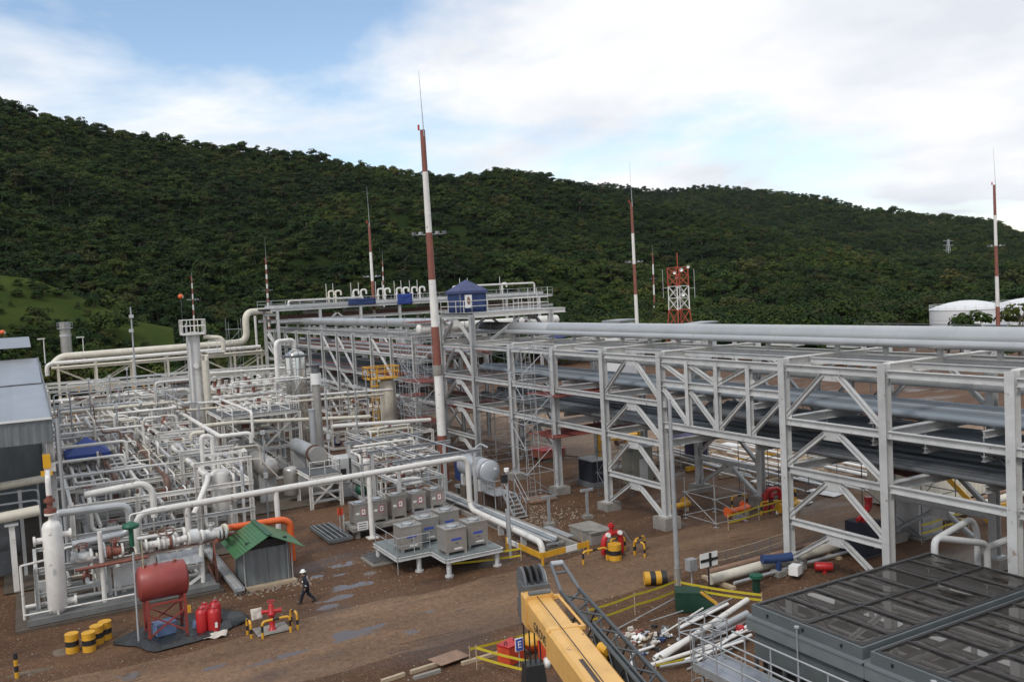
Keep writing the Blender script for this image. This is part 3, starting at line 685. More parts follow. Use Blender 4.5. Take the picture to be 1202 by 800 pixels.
for k in range(9):
    rr = r.choice((.1, .16, .24, .34)); y += rr+.11
    if y > 44.0: break
    long_pipe('tier_pipe', -47+r.uniform(-2, 2), -5, y, 7.1+rr, rr, CLADB if k % 3 else DKSTEEL, 'grey pipe between the two tiers of the large rack, '+ORD[k]+' from the front', 'pipes on the middle hangers of the large rack', 12); y += rr
# cable tray, boards and sheets lying on the rack
def boards(name, x0, x1, y0, y1, z, label, n=5, m=PLANK, group=None):
    t = thing(name, label, 'boards', (x0, y0, z), group); wy = (x1-x0)/n
    for k in range(n): put('board', MB().box((x0+wy*(k+.5), (y0+y1)/2+rnd.uniform(-.15, .15), z+rnd.uniform(0, .05)), (wy*.9, y1-y0, .06), rnd.uniform(-.03, .03)), m, t)
    return t
boards('scaffold_deck', -61.5, -57.0, 35.2, 44.0, 7.75, 'red scaffold boards crossing the large rack above the climbing scaffold', 6)
boards('scaffold_deck', -61.2, -57.2, 35.0, 43.5, 4.6, 'red scaffold boards crossing the large rack low down beside the climbing scaffold', 5)
boards('scaffold_deck', -33.5, -29.5, 41.0, 45.4, 5.0, 'dark red scaffold boards hung under the pipes in the right bay of the large rack', 5)
boards('scaffold_deck', -36.2, -31.5, 44.9, 48.0, 8.0, 'red scaffold boards seen through the right bay behind the upper pipes', 5)
boards('scaffold_deck', -85.0, -80.2, 34.5, 37.5, 13.4, 'red scaffold boards at the top of the scaffold beside the tall red and white mast', 5)
boards('scaffold_deck', -83.5, -77, 37.5, 43.0, 7.6, 'red boards inside the braced tower behind the tall mast', 5)
boards('scaffold_deck', -83.5, -77, 37.5, 43.0, 4.7, 'dark red boards low inside the braced tower behind the tall mast', 5)
def cloth(name, o, u, v_, m, label, cat, amp=.08, n=8, seed=0):
    return put(name, MB().sheet(o, u, v_, n, n, lambda i, j: amp*mn.noise(V((i*3+seed, j*3, seed))), .02, True), m, None, o, label, cat)
cloth('tarpaulin', (-68.2, 41.3, 11.75), (2.6, 0, 0), (0, 2.0, .35), BLUE, 'small bright blue tarpaulin on the large rack under the thickest pipe', 'tarpaulin', .15)
cloth('dark_sheet', (-66.5, 41.5, 10.6), (8, 0, 0), (0, .6, .25), BLUED, 'long dark blue sheet under the top beams of the large rack', 'sheet', .04)
for k, (x, y, lx, ly, m) in enumerate(((-62, 43.2, 2.2, 1.2, 0), (-55, 42.9, 1.6, 1.0, 1), (-49, 43.3, 1.2, .9, 0), (-41, 43.0, 2.2, .9, 0), (-36.5, 43.2, 2.0, 1.0, 1))):
    t = thing('equipment_box', ('pale', 'cream', 'small white', 'long white', 'grey')[k]+' equipment box at the back of the rack top, '+('nearest the tower', 'second from the tower', 'third from the tower', 'fourth from the tower', 'farthest right')[k], 'box', (x, y, 11.6))
    put('housing', MB().box((x, y, 11.95), (lx, ly, .6)), WHITE if m == 0 else STEEL, t); put('lid', MB().box((x, y, 12.28), (lx*1.06, ly*1.08, .06)), STEEL, t)
for k, (x, y, z, m, nm) in enumerate(((-30.2, 44.0, 7.5, YEL, 'yellow and black warning board'), (-36.0, 44.0, 7.6, GREENV, 'small green safety board'), (-26.4, 43.2, 7.15, SIGNW, 'small white notice on two legs'))):
    t = thing('sign_board', nm+' among the pipes in the right rack bays', 'sign', (x, y, z))
    put('panel', MB().box((x, y, z+.55), (.62, .04, .5)), m, t)
    for s in (-.25, .25): rod('leg', (x+s, y, z), (x+s, y, z+.6), .05, SIGNW, t)
    if m == YEL: put('symbol', MB().prism([(x-.18, y-.03, z+.42), (x+.18, y-.03, z+.42), (x, y-.03, z+.72)], (0, -.006, 0)), BLACK, t)
    if m == GREENV: put('symbol', MB().box((x, y-.03, z+.55), (.12, .01, .34)).box((x, y-.035, z+.55), (.34, .01, .12)), SIGNW, t)
    if m == SIGNW: put('symbol', MB().box((x, y-.03, z+.62), (.4, .01, .1)), SIGNR, t)

# blue tent on the tower deck
tx0, tx1, ty0, ty1, tz, th = -78.2, -75.4, 36.5, 39.3, 14.27, 2.05
t = thing('tent', 'dark blue canopy tent with walls standing on top of the braced tower', 'tent', (-77, 38.2, tz))
for x in (tx0, tx1):
    for y in (ty0, ty1): rod('tent_pole', (x, y, tz), (x, y, tz+th), .06, GALV, t)
for nm, o, u in (('wall', (tx0, ty0, tz), (tx1-tx0, 0, 0)), ('wall', (tx1, ty0, tz), (0, ty1-ty0, 0)), ('wall', (tx1, ty1, tz), (tx0-tx1, 0, 0)), ('wall', (tx0, ty1, tz), (0, ty0-ty1, 0))):
    put(nm, MB().sheet(o, u, (0, 0, th), 10, 4, lambda i, j: .07*math.sin(i*19)*(1-j), .02, True), BLUED, t)
b = MB(); ap = ((tx0+tx1)/2, (ty0+ty1)/2, tz+th+1.1); e = .15
cs = [(tx0-e, ty0-e, tz+th), (tx1+e, ty0-e, tz+th), (tx1+e, ty1+e, tz+th), (tx0-e, ty1+e, tz+th)]; dn = [(a, c, d-.25) for a, c, d in cs]
i0 = b.add(cs); i1 = b.add([ap]); i2 = b.add(dn)
for k in range(4): b.face([i0+k, i0+(k+1) % 4, i1]); b.face([i2+k, i2+(k+1) % 4, i0+(k+1) % 4, i0+k])
put('roof', b, mat('faded_blue_canvas', (0.055, 0.07, 0.17), .6, var=.35, sc_=1.5), t)
put('poster', MB().box((-75.36, 37.35, tz+1.05), (.02, .75, 1.25)), SIGNW, t)
b = MB(); pl = blob(0, 0, .2, .38, 0, 14, 4, .2); b.prism([(-75.34, 37.35+x, tz+1.1+y) for x, y in pl], (.006, 0, 0)); put('print', b, WOOD, t)
for k in range(5): put('lettering', MB().box((-75.36, 39.35, tz+.55+.22*k), (.02, .14+.06*(k % 2), .15)), CLAD, t)
long_pipe  # (white cross line behind the tent)
o = put('white_cross_pipe', MB().vessel((-81, 34.5, 12.75), (-81, 50.6, 12.75), .52, 20, .5), WHITE, None, (-81, 34.5, 12.75), 'fat white horizontal vessel with rounded end under the tower deck', 'vessel')
for y in (38, 43, 48): put('saddle', MB().box((-81, y, 12.1), (.8, .3, .6)), STEEL, o)

# ================================================================== LEFT PART OF THE RACK, running away to the left
rack2 = thing('pipe_rack', 'older grey steel pipe rack with many close columns running away behind the process vessels', 'pipe rack', (-118, 40, 0))
X2 = [-86.5 - 6.45*k for k in range(11)]
for i, x in enumerate(X2):
    for y in (YF, YR):
        ibar('column', (x, y, 0), (x, y, 11.9), .36, .36, rack2, (0, 1, 0))
    for zc in (11.6, 9.2, 6.6, 4.2): ibar('cross_beam', (x, YF+.2, zc), (x, YR-.2, zc), .26, .34, rack2)
    if i:
        for y in (YF, YR):
            for zc in (11.6, 9.6, 7.0, 4.4): ibar('beam', (x+.2, y, zc), (X2[i-1]-.2, y, zc), .22, .28, rack2)
            ibar('brace', (x+.2, y, 7.2), (X2[i-1]-.2, y, 4.6), .2, .2, rack2) if i in (2, 4, 5, 8) else None
            if i in (2, 4, 5, 8):
                ibar('brace', (x+.2, y, 11.4), (X2[i-1]-.2, y, 7.2), .2, .2, rack2); ibar('brace', (x+.2, y, 4.2), (X2[i-1]-.2, y, .4), .2, .2, rack2)
            if i == 10:
                for zz0 in (11.4, 9.4): ibar('brace', (x+.2, y, zz0), (X2[i-1]-.2, y, zz0-2), .2, .2, rack2); ibar('brace', (x+3, y, zz0), (X2[i-1]-.2, y, zz0-2), .2, .2, rack2)
    if i: ibar('top_rail', (x, 38.0, 12.1), (X2[i-1], 38.0, 12.1), .2, .2, rack2)
    bar('pipe_stub_post', (x, 38.2, 11.8), (x, 38.2, 12.6), .3, .3, STEEL, rack2)
G4 = 'pipes stacked on the tiers of the older rack'
for zt, tn_ in ((9.3, 'top'), (6.75, 'middle'), (4.35, 'bottom')):
    y = 36.8; q = 0
    while y < 43.8:
        rr = r.choice((.1, .14, .2, .28)); y += rr+.12
        mm = r.choice((CLADB, RUST, DKSTEEL, STEEL, OXIDE))
        long_pipe('tier_pipe', -150+r.uniform(-3, 3), -84+r.uniform(-2, 3), y, zt+.12+rr, rr, mm, 'pipe on the '+tn_+' tier of the older rack behind the vessels, '+ORD[q]+' from the front', G4, 8); y += rr; q += 1
boards('scaffold_deck', -100, -94, 36.5, 43, 7.1, 'red boards on the older rack above the cream vessel', 5)
boards('scaffold_deck', -118, -110, 36.5, 43, 9.6, 'red boards on the older rack farther to the left', 6)

# big pipe: along the top of the older rack, over a bridge bend, then across to the left
bp = thing('insulated_main_pipe', 'thick pale insulated pipe bent over in an arch left of the older rack', 'pipe', (-155, 34, 12))
put('clad_run', MB().cyl((-153.5, 38.1, 13.15), (-81.5, 38.1, 13.15), .5, 24), CLAD, bp, label='blue-grey clad straight length')
f = MB(); x = -150
while x < -82: f.cyl((x-.03, 38.1, 13.15), (x+.03, 38.1, 13.15), .512, 24); x += 5.2
put('seam_band', f, CLADB, bp)
XL = -152.0
put('arch_bend', MB().tube(arcs([(-153.4, 38.1, 13.15), (-155.2, 38.1, 13.15), (-155.2, 38.1, 14.9), (XL, 33.2, 14.9), (XL, 33.2, 9.9), (XL, 27.5, 9.8)], 1.7, 7), .55, 18), CREAM, bp, label='cream painted arch over the gap')
put('cross_run', MB().tube(arcs([(XL, 27.5, 9.8), (XL, 5.0, 9.65), (XL+.1, 3.6, 8.2)], 1.5, 6), .55, 18), CREAM, bp, label='cream painted straight length')
put('support_leg', MB().cyl((XL+.9, 34.6, 0), (XL+.9, 34.6, 14.2), .2, 10), WHITE, bp)
pipe('cross_pipe', [(XL+1.6, 35, 9.0), (XL+1.6, 3.0, 8.75), (XL+1.6, 3.0, 7)], .32, WHITE, 'second pale pipe running in front of and below the cream arched pipe', 'pipe', n=14)
pipe('cross_pipe', [(XL+2.4, 35, 8.3), (XL+2.4, 3.6, 8.1)], .2, CREAM, 'thin pale pipe lowest of three on the far left pipe bridge', 'pipe', n=10)
br = thing('pipe_bridge', 'slender pale steel truss carrying the cream pipes at the far left', 'pipe bridge', (XL, 19, 0))
YB = [4.5 + 5.2*k for k in range(7)]
for i, y in enumerate(YB):
    for x in (XL-1, XL+2.4): ibar('post', (x, y, 0), (x, y, 8.6), .3, .3, br, (1, 0, 0), CREAM)
    ibar('cross_beam', (XL-1.1, y, 8.2 if i else 7.6), (XL+2.6, y, 8.2 if i else 7.6), .24, .24, br, None, CREAM)
    if i:
        for x in (XL-1, XL+2.4):
            for zc in (7.9, 4.9, 2.4): ibar('chord', (x, YB[i-1]+.15, zc), (x, y-.15, zc), .2, .22, br, None, CREAM)
            ibar('brace', (x, YB[i-1]+.2, 7.7 if i % 2 else 5.1), (x, y-.2, 5.1 if i % 2 else 7.7), .16, .16, br, None, CREAM)
yw = thing('walkway', 'yellow railed walkway low under the far left pipe bridge', 'walkway', (XL+5, 9, 0))
put('walkway_deck', MB().slab(XL+4.2, XL+5.6, 5.5, 17.5, 4.1, 4.2), GALV, yw)
railing(yw, [(XL+5.6, 5.5, 4.2), (XL+5.6, 17.5, 4.2)], m=YEL, d=.12); railing(yw, [(XL+4.2, 5.5, 4.2), (XL+4.2, 17.5, 4.2)], m=YEL, d=.12)
for k in range(8): bar('stair_tread', (XL+4.2, 5.3-.35*k, 4.0-.5*k), (XL+5.6, 5.3-.35*k, 4.0-.5*k), .3, .06, YEL, yw)
for y in (6, 11, 17): rod('leg', (XL+5, y, 0), (XL+5, y, 4.1), .2, YEL, yw)

# air cooler bank on tall legs behind the rack, with goose-neck vents
XC = -134.0
ac = thing('air_cooler_bank', 'long raised air cooler deck with railings and pale goose-neck pipes behind the older rack', 'air cooler', (XC, 56, 0))
for y in [34 + 6.6*k for k in range(8)]:
    for x in (XC+.2, XC-8): ibar('leg', (x, y, 0), (x, y, 15.0), .4, .4, ac, (1, 0, 0))
    ibar('cross_beam', (XC, y, 14.4), (XC-8, y, 14.4), .3, .4, ac)
for x in (XC+.25, XC-8):
    for zc in (15.1, 13.4): ibar('deck_beam', (x, 33, zc), (x, 83, zc), .3, .42, ac)
for y in (40, 60): ibar('brace', (XC+.3, y+.3, 11.6), (XC+.3, y+3.2, 14.2), .25, .25, ac); ibar('brace', (XC+.3, y+6.3, 11.6), (XC+.3, y+3.4, 14.2), .25, .25, ac)
put('deck_grating', MB().slab(XC-8, XC+.4, 33, 83, 15.3, 15.36), GALV, ac)
put('tube_bundle', MB().slab(XC-7.4, XC-1.2, 34, 82, 15.36, 15.8), STEEL, ac)
put('rust_beam', MB().slab(XC-5, XC-4.4, 34, 82, 13.6, 14.2), RUST, ac)
railing(ac, [(XC+.35, 33, 15.36), (XC+.35, 83, 15.36)], 1.15, 2.2, GALV, .07); railing(ac, [(XC-8, 33, 15.36), (XC-8, 83, 15.36)], 1.15, 2.2, GALV, .07)
for px in (386, 394, 415, 424, 444, 452, 466, 474, 484, 493, 543, 552, 590):
    p = AX(px, 348, XC-2); y = p.y
    put('goose_neck', MB().tube(arcs([(XC-2, y, 15.7), (XC-2, y, 17.6), (XC-2, y+.9, 17.6), (XC-2, y+.9, 16.9)], .4, 5), .15, 10).cyl((XC-2, y, 16.4), (XC-2, y, 16.7), .27, 10), CREAM if px < 400 else WHITE, ac)
    rod('vent_pipe', (XC-2.2, y-.3, 15.5), (XC-2.2, y-.3, 18.8), .1, WHITE, ac)
put('header_pipe', MB().tube(arcs([(XC-.6, 36, 15.6), (XC-.6, 36, 16.4), (XC-.6, 48, 16.4), (XC-.6, 48, 15.6)], .4), .16, 8), WHITE, ac)
put('header_pipe', MB().tube(arcs([(XC-.8, 64, 15.6), (XC-.8, 64, 17.4), (XC-.8, 80, 17.4), (XC-.8, 80, 15.6)], .4), .16, 8), WHITE, ac)
y = AX(422, 352, XC+.5).y; cloth('tarpaulin', (XC+.55, y-1.9, 15.2), (0, 4.6, 0), (0, 0, 1.0), BLUED, 'dull blue sheet tied along the air cooler railing', 'tarpaulin', .1)
y = AX(471, 350, XC+.5).y; cloth('tarpaulin', (XC+.55, y-.7, 14.9), (0, 2.6, 0), (0, 0, 1.7), BLUE, 'bright blue square sheet tied to the air cooler railing', 'tarpaulin', .1)

# ================================================================== MASTS
def mast(x, y, h, whip, r0, r1, bands, lamps, label, m_a=WHITE, m_b=OXIDE, tilt=(0, 0), n=12, group=None):
    t = thing('mast', label, 'mast', (x, y, 0), group)
    P = lambda z: V((x+tilt[0]*z, y+tilt[1]*z, z)); rad = lambda z: r0+(r1-r0)*z/h
    zs = bands+[h]
    for k in range(len(zs)-1): put('painted_band', MB().cyl(P(zs[k]), P(zs[k+1]), rad(zs[k]), n, rad(zs[k+1])*1.02), m_b if (len(zs)-2-k) % 2 == 0 else m_a, t)
    put('lightning_rod', MB().cyl(P(h-.6)+V((r1*1.2, 0, 0)), P(h+whip), .05 if r0 > .3 else .04, 6, .015), GALV, t)
    for z in lamps:
        rod('lamp_arm', P(z)+V((-.7, -1.15, 0)), P(z)+V((.7, 1.15, 0)), .06, GALV, t)
        for s in (-1, -.55, .55, 1): 
            c = P(z)+V((.66*s, 1.1*s, .12)); put('floodlight', MB().box(c, (.26, .3, .26), .5), DKSTEEL if abs(s) == 1 and r0 > .3 else GALV, t)
    put('top_lamp', MB().cyl(P(h)+V((-.2, -.25, 0)), P(h)+V((-.2, -.25, .45)), .09, 8), RED, t)
    put('base_flange', MB().cyl((x, y, -.02), (x, y, .12), r0*1.6, n), CONC, t)
    return t
mast(-68.8, 30.9, 29.95, 4.9, .42, .21, [0, 4.05, 9.2, 13.37, 17.37, 21.35, 26.45], [21.2], 'tall red and white mast mid-plant, nearest and thickest of all masts', tilt=(.0008, -.0085))
put('grey_sleeve', MB().cyl((-68.79, 30.82, 9.25), (-68.79, 30.81, 10.1), .41, 12), CONC, [o for o in col.objects if o.name == 'mast'][0])
def far_mast(px, ytop, ysolid, D, label, rpx=2.2, lamp_y=None, cand=False, nb=5):
    p0 = AD(px[1], 380, D); base = V((p0.x, p0.y, 0)); top = AD(px[0], ysolid, D); wh = AD(px[0], ytop, D)
    h = top.z; tl = ((top.x-base.x)/h, (top.y-base.y)/h); rr = rpx*D/FPX
    bands = [h*k/nb for k in range(nb)]
    return mast(base.x, base.y, h, max(1.5, wh.z-h), rr, rr*.55, bands, [AD(px[0], lamp_y, D).z] if lamp_y else [], label, tilt=tl, n=8)
far_mast((433, 440), 220, 262, 145, 'red and white mast standing behind the older rack, left of the nearest tall one', 2.4, 325, nb=6)
far_mast((741, 748), 190, 238, 140, 'red and white mast behind the large rack, left of the lattice tower', 2.6, 308, nb=6)
far_mast((766, 769), 287, 298, 345, 'thin far red and white mast just left of the lattice tower', 1.3, 327, nb=7)
far_mast((1167, 1172), 172, 217, 140, 'red and white mast with white lamps at the far right by the storage tanks', 2.6, 289, nb=6)
far_mast((312, 315), 278, 305, 235, 'thin candy-striped mast behind the arched cream pipe', 1.7, 341, nb=22)
far_mast((449, 451), 293, 308, 260, 'thin candy-striped mast behind the air cooler deck', 1.2, 339, nb=20)
far_mast((225, 227), 320, 326, 215, 'thin striped mast rising behind the tall white column', 1.3, 352, nb=18)
p0 = AD(157, 415, 112); t = thing('lamp_pole', 'bare grey pole with small lamps in front of the far left pipe bridge', 'pole', (p0.x, p0.y, 0))
put('pole', MB().cyl((p0.x, p0.y, 0), AD(153, 360, 112), .16, 8, .08), GALV, t)
for yy_ in (371, 388): put('lamp', MB().box(AD(154, yy_, 111.8), (.5, .5, .4)), STEEL, t)
for (px, yt, yb, lab) in ((51, 398, 412, 'white lamp post left of the far grey stack'), (97, 396, 415, 'white lamp post right of the far grey stack')):
    p0 = AD(px+1, yb, 165); t = thing('lamp_post', lab, 'lamp post', (p0.x, p0.y, 0)); tp = AD(px, yt, 165)
    put('pole', MB().cyl((p0.x, p0.y, 0), tp, .14, 8, .09), WHITE, t); put('lamp_head', MB().box(tp+V((0, -.4, .1)), (.4, 1.3, .2)), WHITE, t)
p0 = AD(77, 395, 172); zt = AD(76, 385, 172).z
t = thing('stack', 'wide grey steel stack with a railed top behind the far left pipe bridge', 'stack', (p0.x, p0.y, 0))
put('shell', MB().cyl((p0.x, p0.y, 0), (p0.x, p0.y, zt+1.2), 1.0, 20), STAIN, t); put('ring_platform', MB().cyl((p0.x, p0.y, zt-.1), (p0.x, p0.y, zt+.05), 1.4, 16), GALV, t)
railing(t, [(p0.x+1.35*math.cos(a), p0.y+1.35*math.sin(a), zt) for a in [k*math.pi/4 for k in range(9)]], 1.1, 1.4, GALV, .08)
put('band', MB().cyl((p0.x, p0.y, zt-1.6), (p0.x, p0.y, zt-1.2), 1.04, 20), STEEL, t)
for (px, py, lab) in ((212, 348, 'orange ball-shaped aircraft marker on a thin post left of the tall white column'), (3, 390, 'orange ball-shaped aircraft marker on a thin post above the grey shed roof')):
    p0 = AD(px, py, 185); t = thing('marker_ball', lab, 'marker', (p0.x, p0.y, 0)); put('post', MB().cyl((p0.x, p0.y, 0), p0, .05, 6), DKSTEEL, t)
    put('ball', MB().lathe(p0, (0, 0, 1), [(.55*math.sin(math.pi*k/8), -.55*math.cos(math.pi*k/8)) for k in range(9)], 14), ORANGE, t)
    put('panel', MB().lathe(p0, RI-UP*.2, [(.57*math.sin(a), .57*math.cos(a)) for a in (0.01, .3, .55)], 12), SIGNW, t)
# lattice tower with aerials
p0 = AD(798, 380, 180); cx, cy = p0.x, p0.y; t = thing('lattice_tower', 'red and white lattice tower hung with aerials behind the large rack', 'tower', (cx, cy, 0)); hw = 2.05; ang = .75
def LC(k, z): 
    w_ = hw*(1.0 if z > 11 else 1.0+(11-z)*.05); a = ang+k*math.pi/2; return V((cx+w_*math.cos(a)*1.0, cy+w_*math.sin(a)*1.0, z))
lv = [0, 3.5, 7, 10.6, 13, 15.4, 17.6, 19.2]
for z0, z1 in zip(lv, lv[1:]):
    mm = WHITE if 10 < z0 < 15 else mat('tower_red', (.42, .07, .035), .5, var=.2)
    for k in range(4):
        rod('leg', LC(k, z0), LC(k, z1), .26, mm, t); rod('strut', LC(k, z1), LC(k+1, z1), .14, mm, t)
        rod('diagonal', LC(k, z0), LC(k+1, z1), .12, mm, t); rod('diagonal', LC(k+1, z0), LC(k, z1), .12, mm, t)
rod('top_spike', (cx, cy, 19.2), (cx, cy, 22.2), .2, MATS['tower_red'], t)
for dx_, dz, s in ((-1, 18, .5), (.4, 18.6, .6), (1.8, 19.2, .5), (.6, 13.6, .6), (-.6, 17, .4)):
    c = V((cx, cy, dz))+RI*dx_-FW*1.5; put('dish_aerial', MB().lathe(c, -FW, [(0, 0), (s*.5, .06), (s*.65, .2)], 12), SIGNW, t)
for s in (-3.1, 3.3): rod('whip_aerial', V((cx, cy, 13))+RI*s, V((cx, cy, 18.8))+RI*s, .1, STEEL, t); rod('aerial_bracket', V((cx, cy, 15))+RI*s, V((cx, cy, 15))+RI*s*.5, .08, STEEL, t)
# storage tanks and far odds and ends on the right
for px, half, lab in ((1136, 41, 'white storage tank with domed roof behind trees, left of the pair'), (1222, 52, 'white storage tank with domed roof cut by the photo edge, right of the pair')):
    D = 200; c = AD(px, 362, D); rr = half*D/FPX; zt = c.z + (0.9 if px > 1200 else 0)
    t = thing('storage_tank', lab, 'tank', (c.x, c.y, 0)); 
    put('shell', MB().cyl((c.x, c.y, 0), (c.x, c.y, zt), rr, 48), TANKW, t)
    put('roof', MB().lathe((c.x, c.y, zt), (0, 0, 1), [(rr*1.015, -.05), (rr*1.015, .12), (rr*.8, .75), (rr*.5, 1.45), (rr*.2, 1.85), (0, 1.9)], 48), TANKW, t)
    railing(t, [(c.x+rr*math.cos(a), c.y+rr*math.sin(a), zt+.12) for a in [k*math.pi/12 for k in range(25)]], .9, 3, TANKW, .06)
    for q in (.34, .67): put('shell_seam', MB().cyl((c.x, c.y, zt*q-.04), (c.x, c.y, zt*q+.04), rr*1.004, 48), STEEL, t)
    put('stair', MB().beam((c.x+rr*1.02*math.cos(4.9), c.y+rr*1.02*math.sin(4.9), 0), (c.x+rr*1.05*math.cos(5.5), c.y+rr*1.05*math.sin(5.5), zt), .7, .15), STEEL, t)
for px, lab in ((935-820, ''),):
    p0 = AD(1113, 305, 900); g = V((p0.x, p0.y, AD(1113, 312, 900).z)); tp = AD(1113, 281, 900)
    t = thing('power_pylon', 'tiny grey power pylon on the far wooded slope at right', 'pylon', g)
    for sx in (-1, 1):
        for sy in (-1, 1): put('leg', MB().beam(g+V((sx*3, sy*3, -8)), tp+V((sx*.5, sy*.5, 0)), .6, .6), GALV, t)
    for z in (.6, .78, .95): put('cross_arm', MB().beam(g.lerp(tp, z)-RI*5, g.lerp(tp, z)+RI*5, .5, .5), GALV, t)
fen = thing('guard_rail', 'thin dark railing seen beyond the thickest pipe at far right', 'railing', AD(1120, 384, 120))
railing(fen, [AD(1015, 388, 118), AD(1210, 391, 118)], 1.0, 4, DKSTEEL, .1)
for k in range(6): p = AD(1020+36*k, 389, 118); rod('support', (p.x, p.y, 0), p, .15, DKSTEEL, fen)
for (px, py, D, sx, lab) in ((727, 376, 150, 5, 'low white plant housing behind the thickest pipe, left of the red and white mast'), (820, 379, 170, 9, 'low white flat roof behind the thickest pipe, right of the lattice tower'), (1170, 381, 160, 4, 'small white kiosk behind the railing at far right')):
    c = AD(px, py, D); t = thing('outbuilding', lab, 'building', (c.x, c.y, 0)); put('wall', MB().box((c.x, c.y, c.z/2-.2), (3, sx, c.z-.4), .4), TANKW, t); put('roof', MB().box((c.x, c.y, c.z), (3.6, sx*1.1, .3), .4), ROOFG, t)

# ================================================================== PROCESS AREA (left)
flat('process_pad', [(-58.5, -2), (-58.5, 13.2), (-112, 13.2), (-112, -2)], 0.075, CONCD)
flat('process_pad', [(-68, 13.6), (-68, 24.5), (-112, 24.5), (-112, 13.6)], 0.07, CONCD)
def valve(par, c, axis, r, m=WHITE, hw=None, hm=OXIDE, stem=(0, 0, 1), body=True):
    c = V(c); a = V(axis).normalized(); s = V(stem)
    b = MB()
    if body: b.lathe(c-a*r*2.2, a, [(0, 0), (r*1.7, 0), (r*1.7, r*.5), (r*1.1, r*.6), (r*1.45, r*2.2), (r*1.1, r*3.8), (r*1.7, r*3.9), (r*1.7, r*4.4), (0, r*4.4)], 12)
    b.cyl(c+s*r, c+s*r*3.2, r*.55, 8); v = put('valve', b, m, par)
    if hw: put('handwheel', MB().torus(c+s*r*3.3, s, hw, hw*.1, 14, 5).beam(c+s*r*3.3-frame(s)[0]*hw, c+s*r*3.3+frame(s)[0]*hw, hw*.12, hw*.12).beam(c+s*r*3.3-frame(s)[1]*hw, c+s*r*3.3+frame(s)[1]*hw, hw*.12, hw*.12), hm, v)
    return v
pf = thing('goalpost_rack', 'wide low steel frame of goalposts carrying the lengthwise process pipes at left', 'steel frame', (-85, 7, 0))
YC = (1.9, 5.6, 9.2, 12.6)
XG = [-59.5 - 5.8*k for k in range(10)]
for i, x in enumerate(XG):
    for y in YC: ibar('post', (x, y, 0), (x, y, 6.0 if y in (9.2, 12.6) else 4.6), .26, .26, pf, (0, 1, 0), WHITE)
    ibar('cross_beam', (x, 1.7, 4.3), (x, 12.8, 4.3), .22, .28, pf, None, WHITE); ibar('cross_beam', (x, 1.7, 2.5), (x, 12.8, 2.5), .2, .24, pf, None, STEEL)
    ibar('cross_beam', (x, 9.1, 5.9), (x, 12.8, 5.9), .2, .26, pf, None, WHITE)
    if i:
        for y in (1.9, 12.6): ibar('side_beam', (x+.1, y, 4.35), (XG[i-1]-.1, y, 4.35), .2, .24, pf, None, WHITE)
def PL(pts, r, m, label, group=None, n=10, fl=()): return pipe('process_pipe', pts, r, m, label, 'pipe', group, None, n, fl)
PL([(-57.5, 8.6, 3.2), (-59.2, 9.9, 5.0), (-67.3, 9.9, 5.0), (-95, 9.9, 5.0), (-95, 12.2, 5.0), (-95, 12.2, 4.2)], .17, WHITE, 'long white pipe with a crooked near end over the process area', None, 12)
PL([(-112, 17.5, 6.3), (-98.6, 16.2, 6.0), (-98.6, 12.9, 6.0), (-70.5, 12.85, 6.0), (-70.5, 15.2, 6.0), (-70.5, 15.2, 5.2)], .17, WHITE, 'long white pipe right of the low frame, bent right at its near end', None, 12)
PL([(-109, 8.0, 4.7), (-63.5, 7.9, 4.7), (-62.6, 7.9, 2.8)], .2, RUST, 'rust-stained brown pipe running lengthwise on the low frame', None, 12)
PL([(-92, 4.9, 4.7), (-66, 4.9, 4.7), (-66, 4.9, 3)], .17, RUST, 'second brown pipe on the low frame beside the blue canopy', None, 12)
G5 = 'lengthwise pipes on the low process frame'
r = random.Random(21)
for q, (y, rr, mm) in enumerate(((2.5, .12, WHITE), (3.0, .07, GALV), (3.6, .1, STEEL), (4.2, .06, WHITE), (5.5, .09, STEEL), (6.1, .13, WHITE), (6.6, .06, GALV), (7.1, .09, WHITE), (8.6, .07, WHITE), (9.3, .1, STEEL), (10.5, .12, WHITE), (11.2, .08, GALV), (11.9, .1, WHITE))):
    x0, x1 = -112+r.uniform(0, 8), -60-r.uniform(0, 9)
    PL([(x0, y, 4.46+rr), (x1, y, 4.46+rr), (x1, y, r.choice((1.0, 2.8, 3.4)))] if r.random() < .6 else [(x0, y, 4.46+rr), (x1, y, 4.46+rr), (x1, y+r.choice((-1.2, 1.2)), 4.46+rr), (x1, y+0.0, 3.4)][:3], rr, mm, 'lengthwise pipe on the low process frame, '+ORD[q]+' from the left', G5, 8)
for k in range(9):
    y, rr = 2.3+1.15*k, r.choice((.08, .12, .16)); PL([(-112+r.uniform(0, 20), y, 2.65+rr), (-60-r.uniform(0, 12), y, 2.65+rr)], rr, r.choice((WHITE, STEEL, RUST, GALV)), 'pipe on the under tier of the low process frame, '+ORD[k]+' from the left', 'pipes on the under tier of the low process frame', 8)
G6 = 'crosswise pipes over the process area'
for k, (x, y0, y1, z, rr, mm) in enumerate(((-61.5, 1.0, 6.0, 5.2, .07, WHITE), (-64, .8, 8.0, 5.5, .09, STEEL), (-68, .8, 5.8, 5.9, .1, WHITE), (-73, .8, 6.4, 6.2, .12, WHITE), (-78, 1.2, 8.2, 6.6, .1, WHITE), (-83, 1.2, 8, 5.6, .1, STEEL), (-88, 1.2, 9, 6.2, .14, WHITE), (-93, 1.0, 13, 6.8, .16, CREAM), (-99, 1.0, 13, 6.4, .14, WHITE), (-104, 1, 16, 7.0, .2, WHITE), (-109, 1, 18, 6.6, .18, CREAM))):
    PL([(x, y0, z-1.4), (x, y0, z), (x, y1, z), (x, y1, z-1.5)], rr, mm, 'crosswise pipe over the lengthwise process pipes, '+ORD[k]+' nearest of its row', G6, 8)
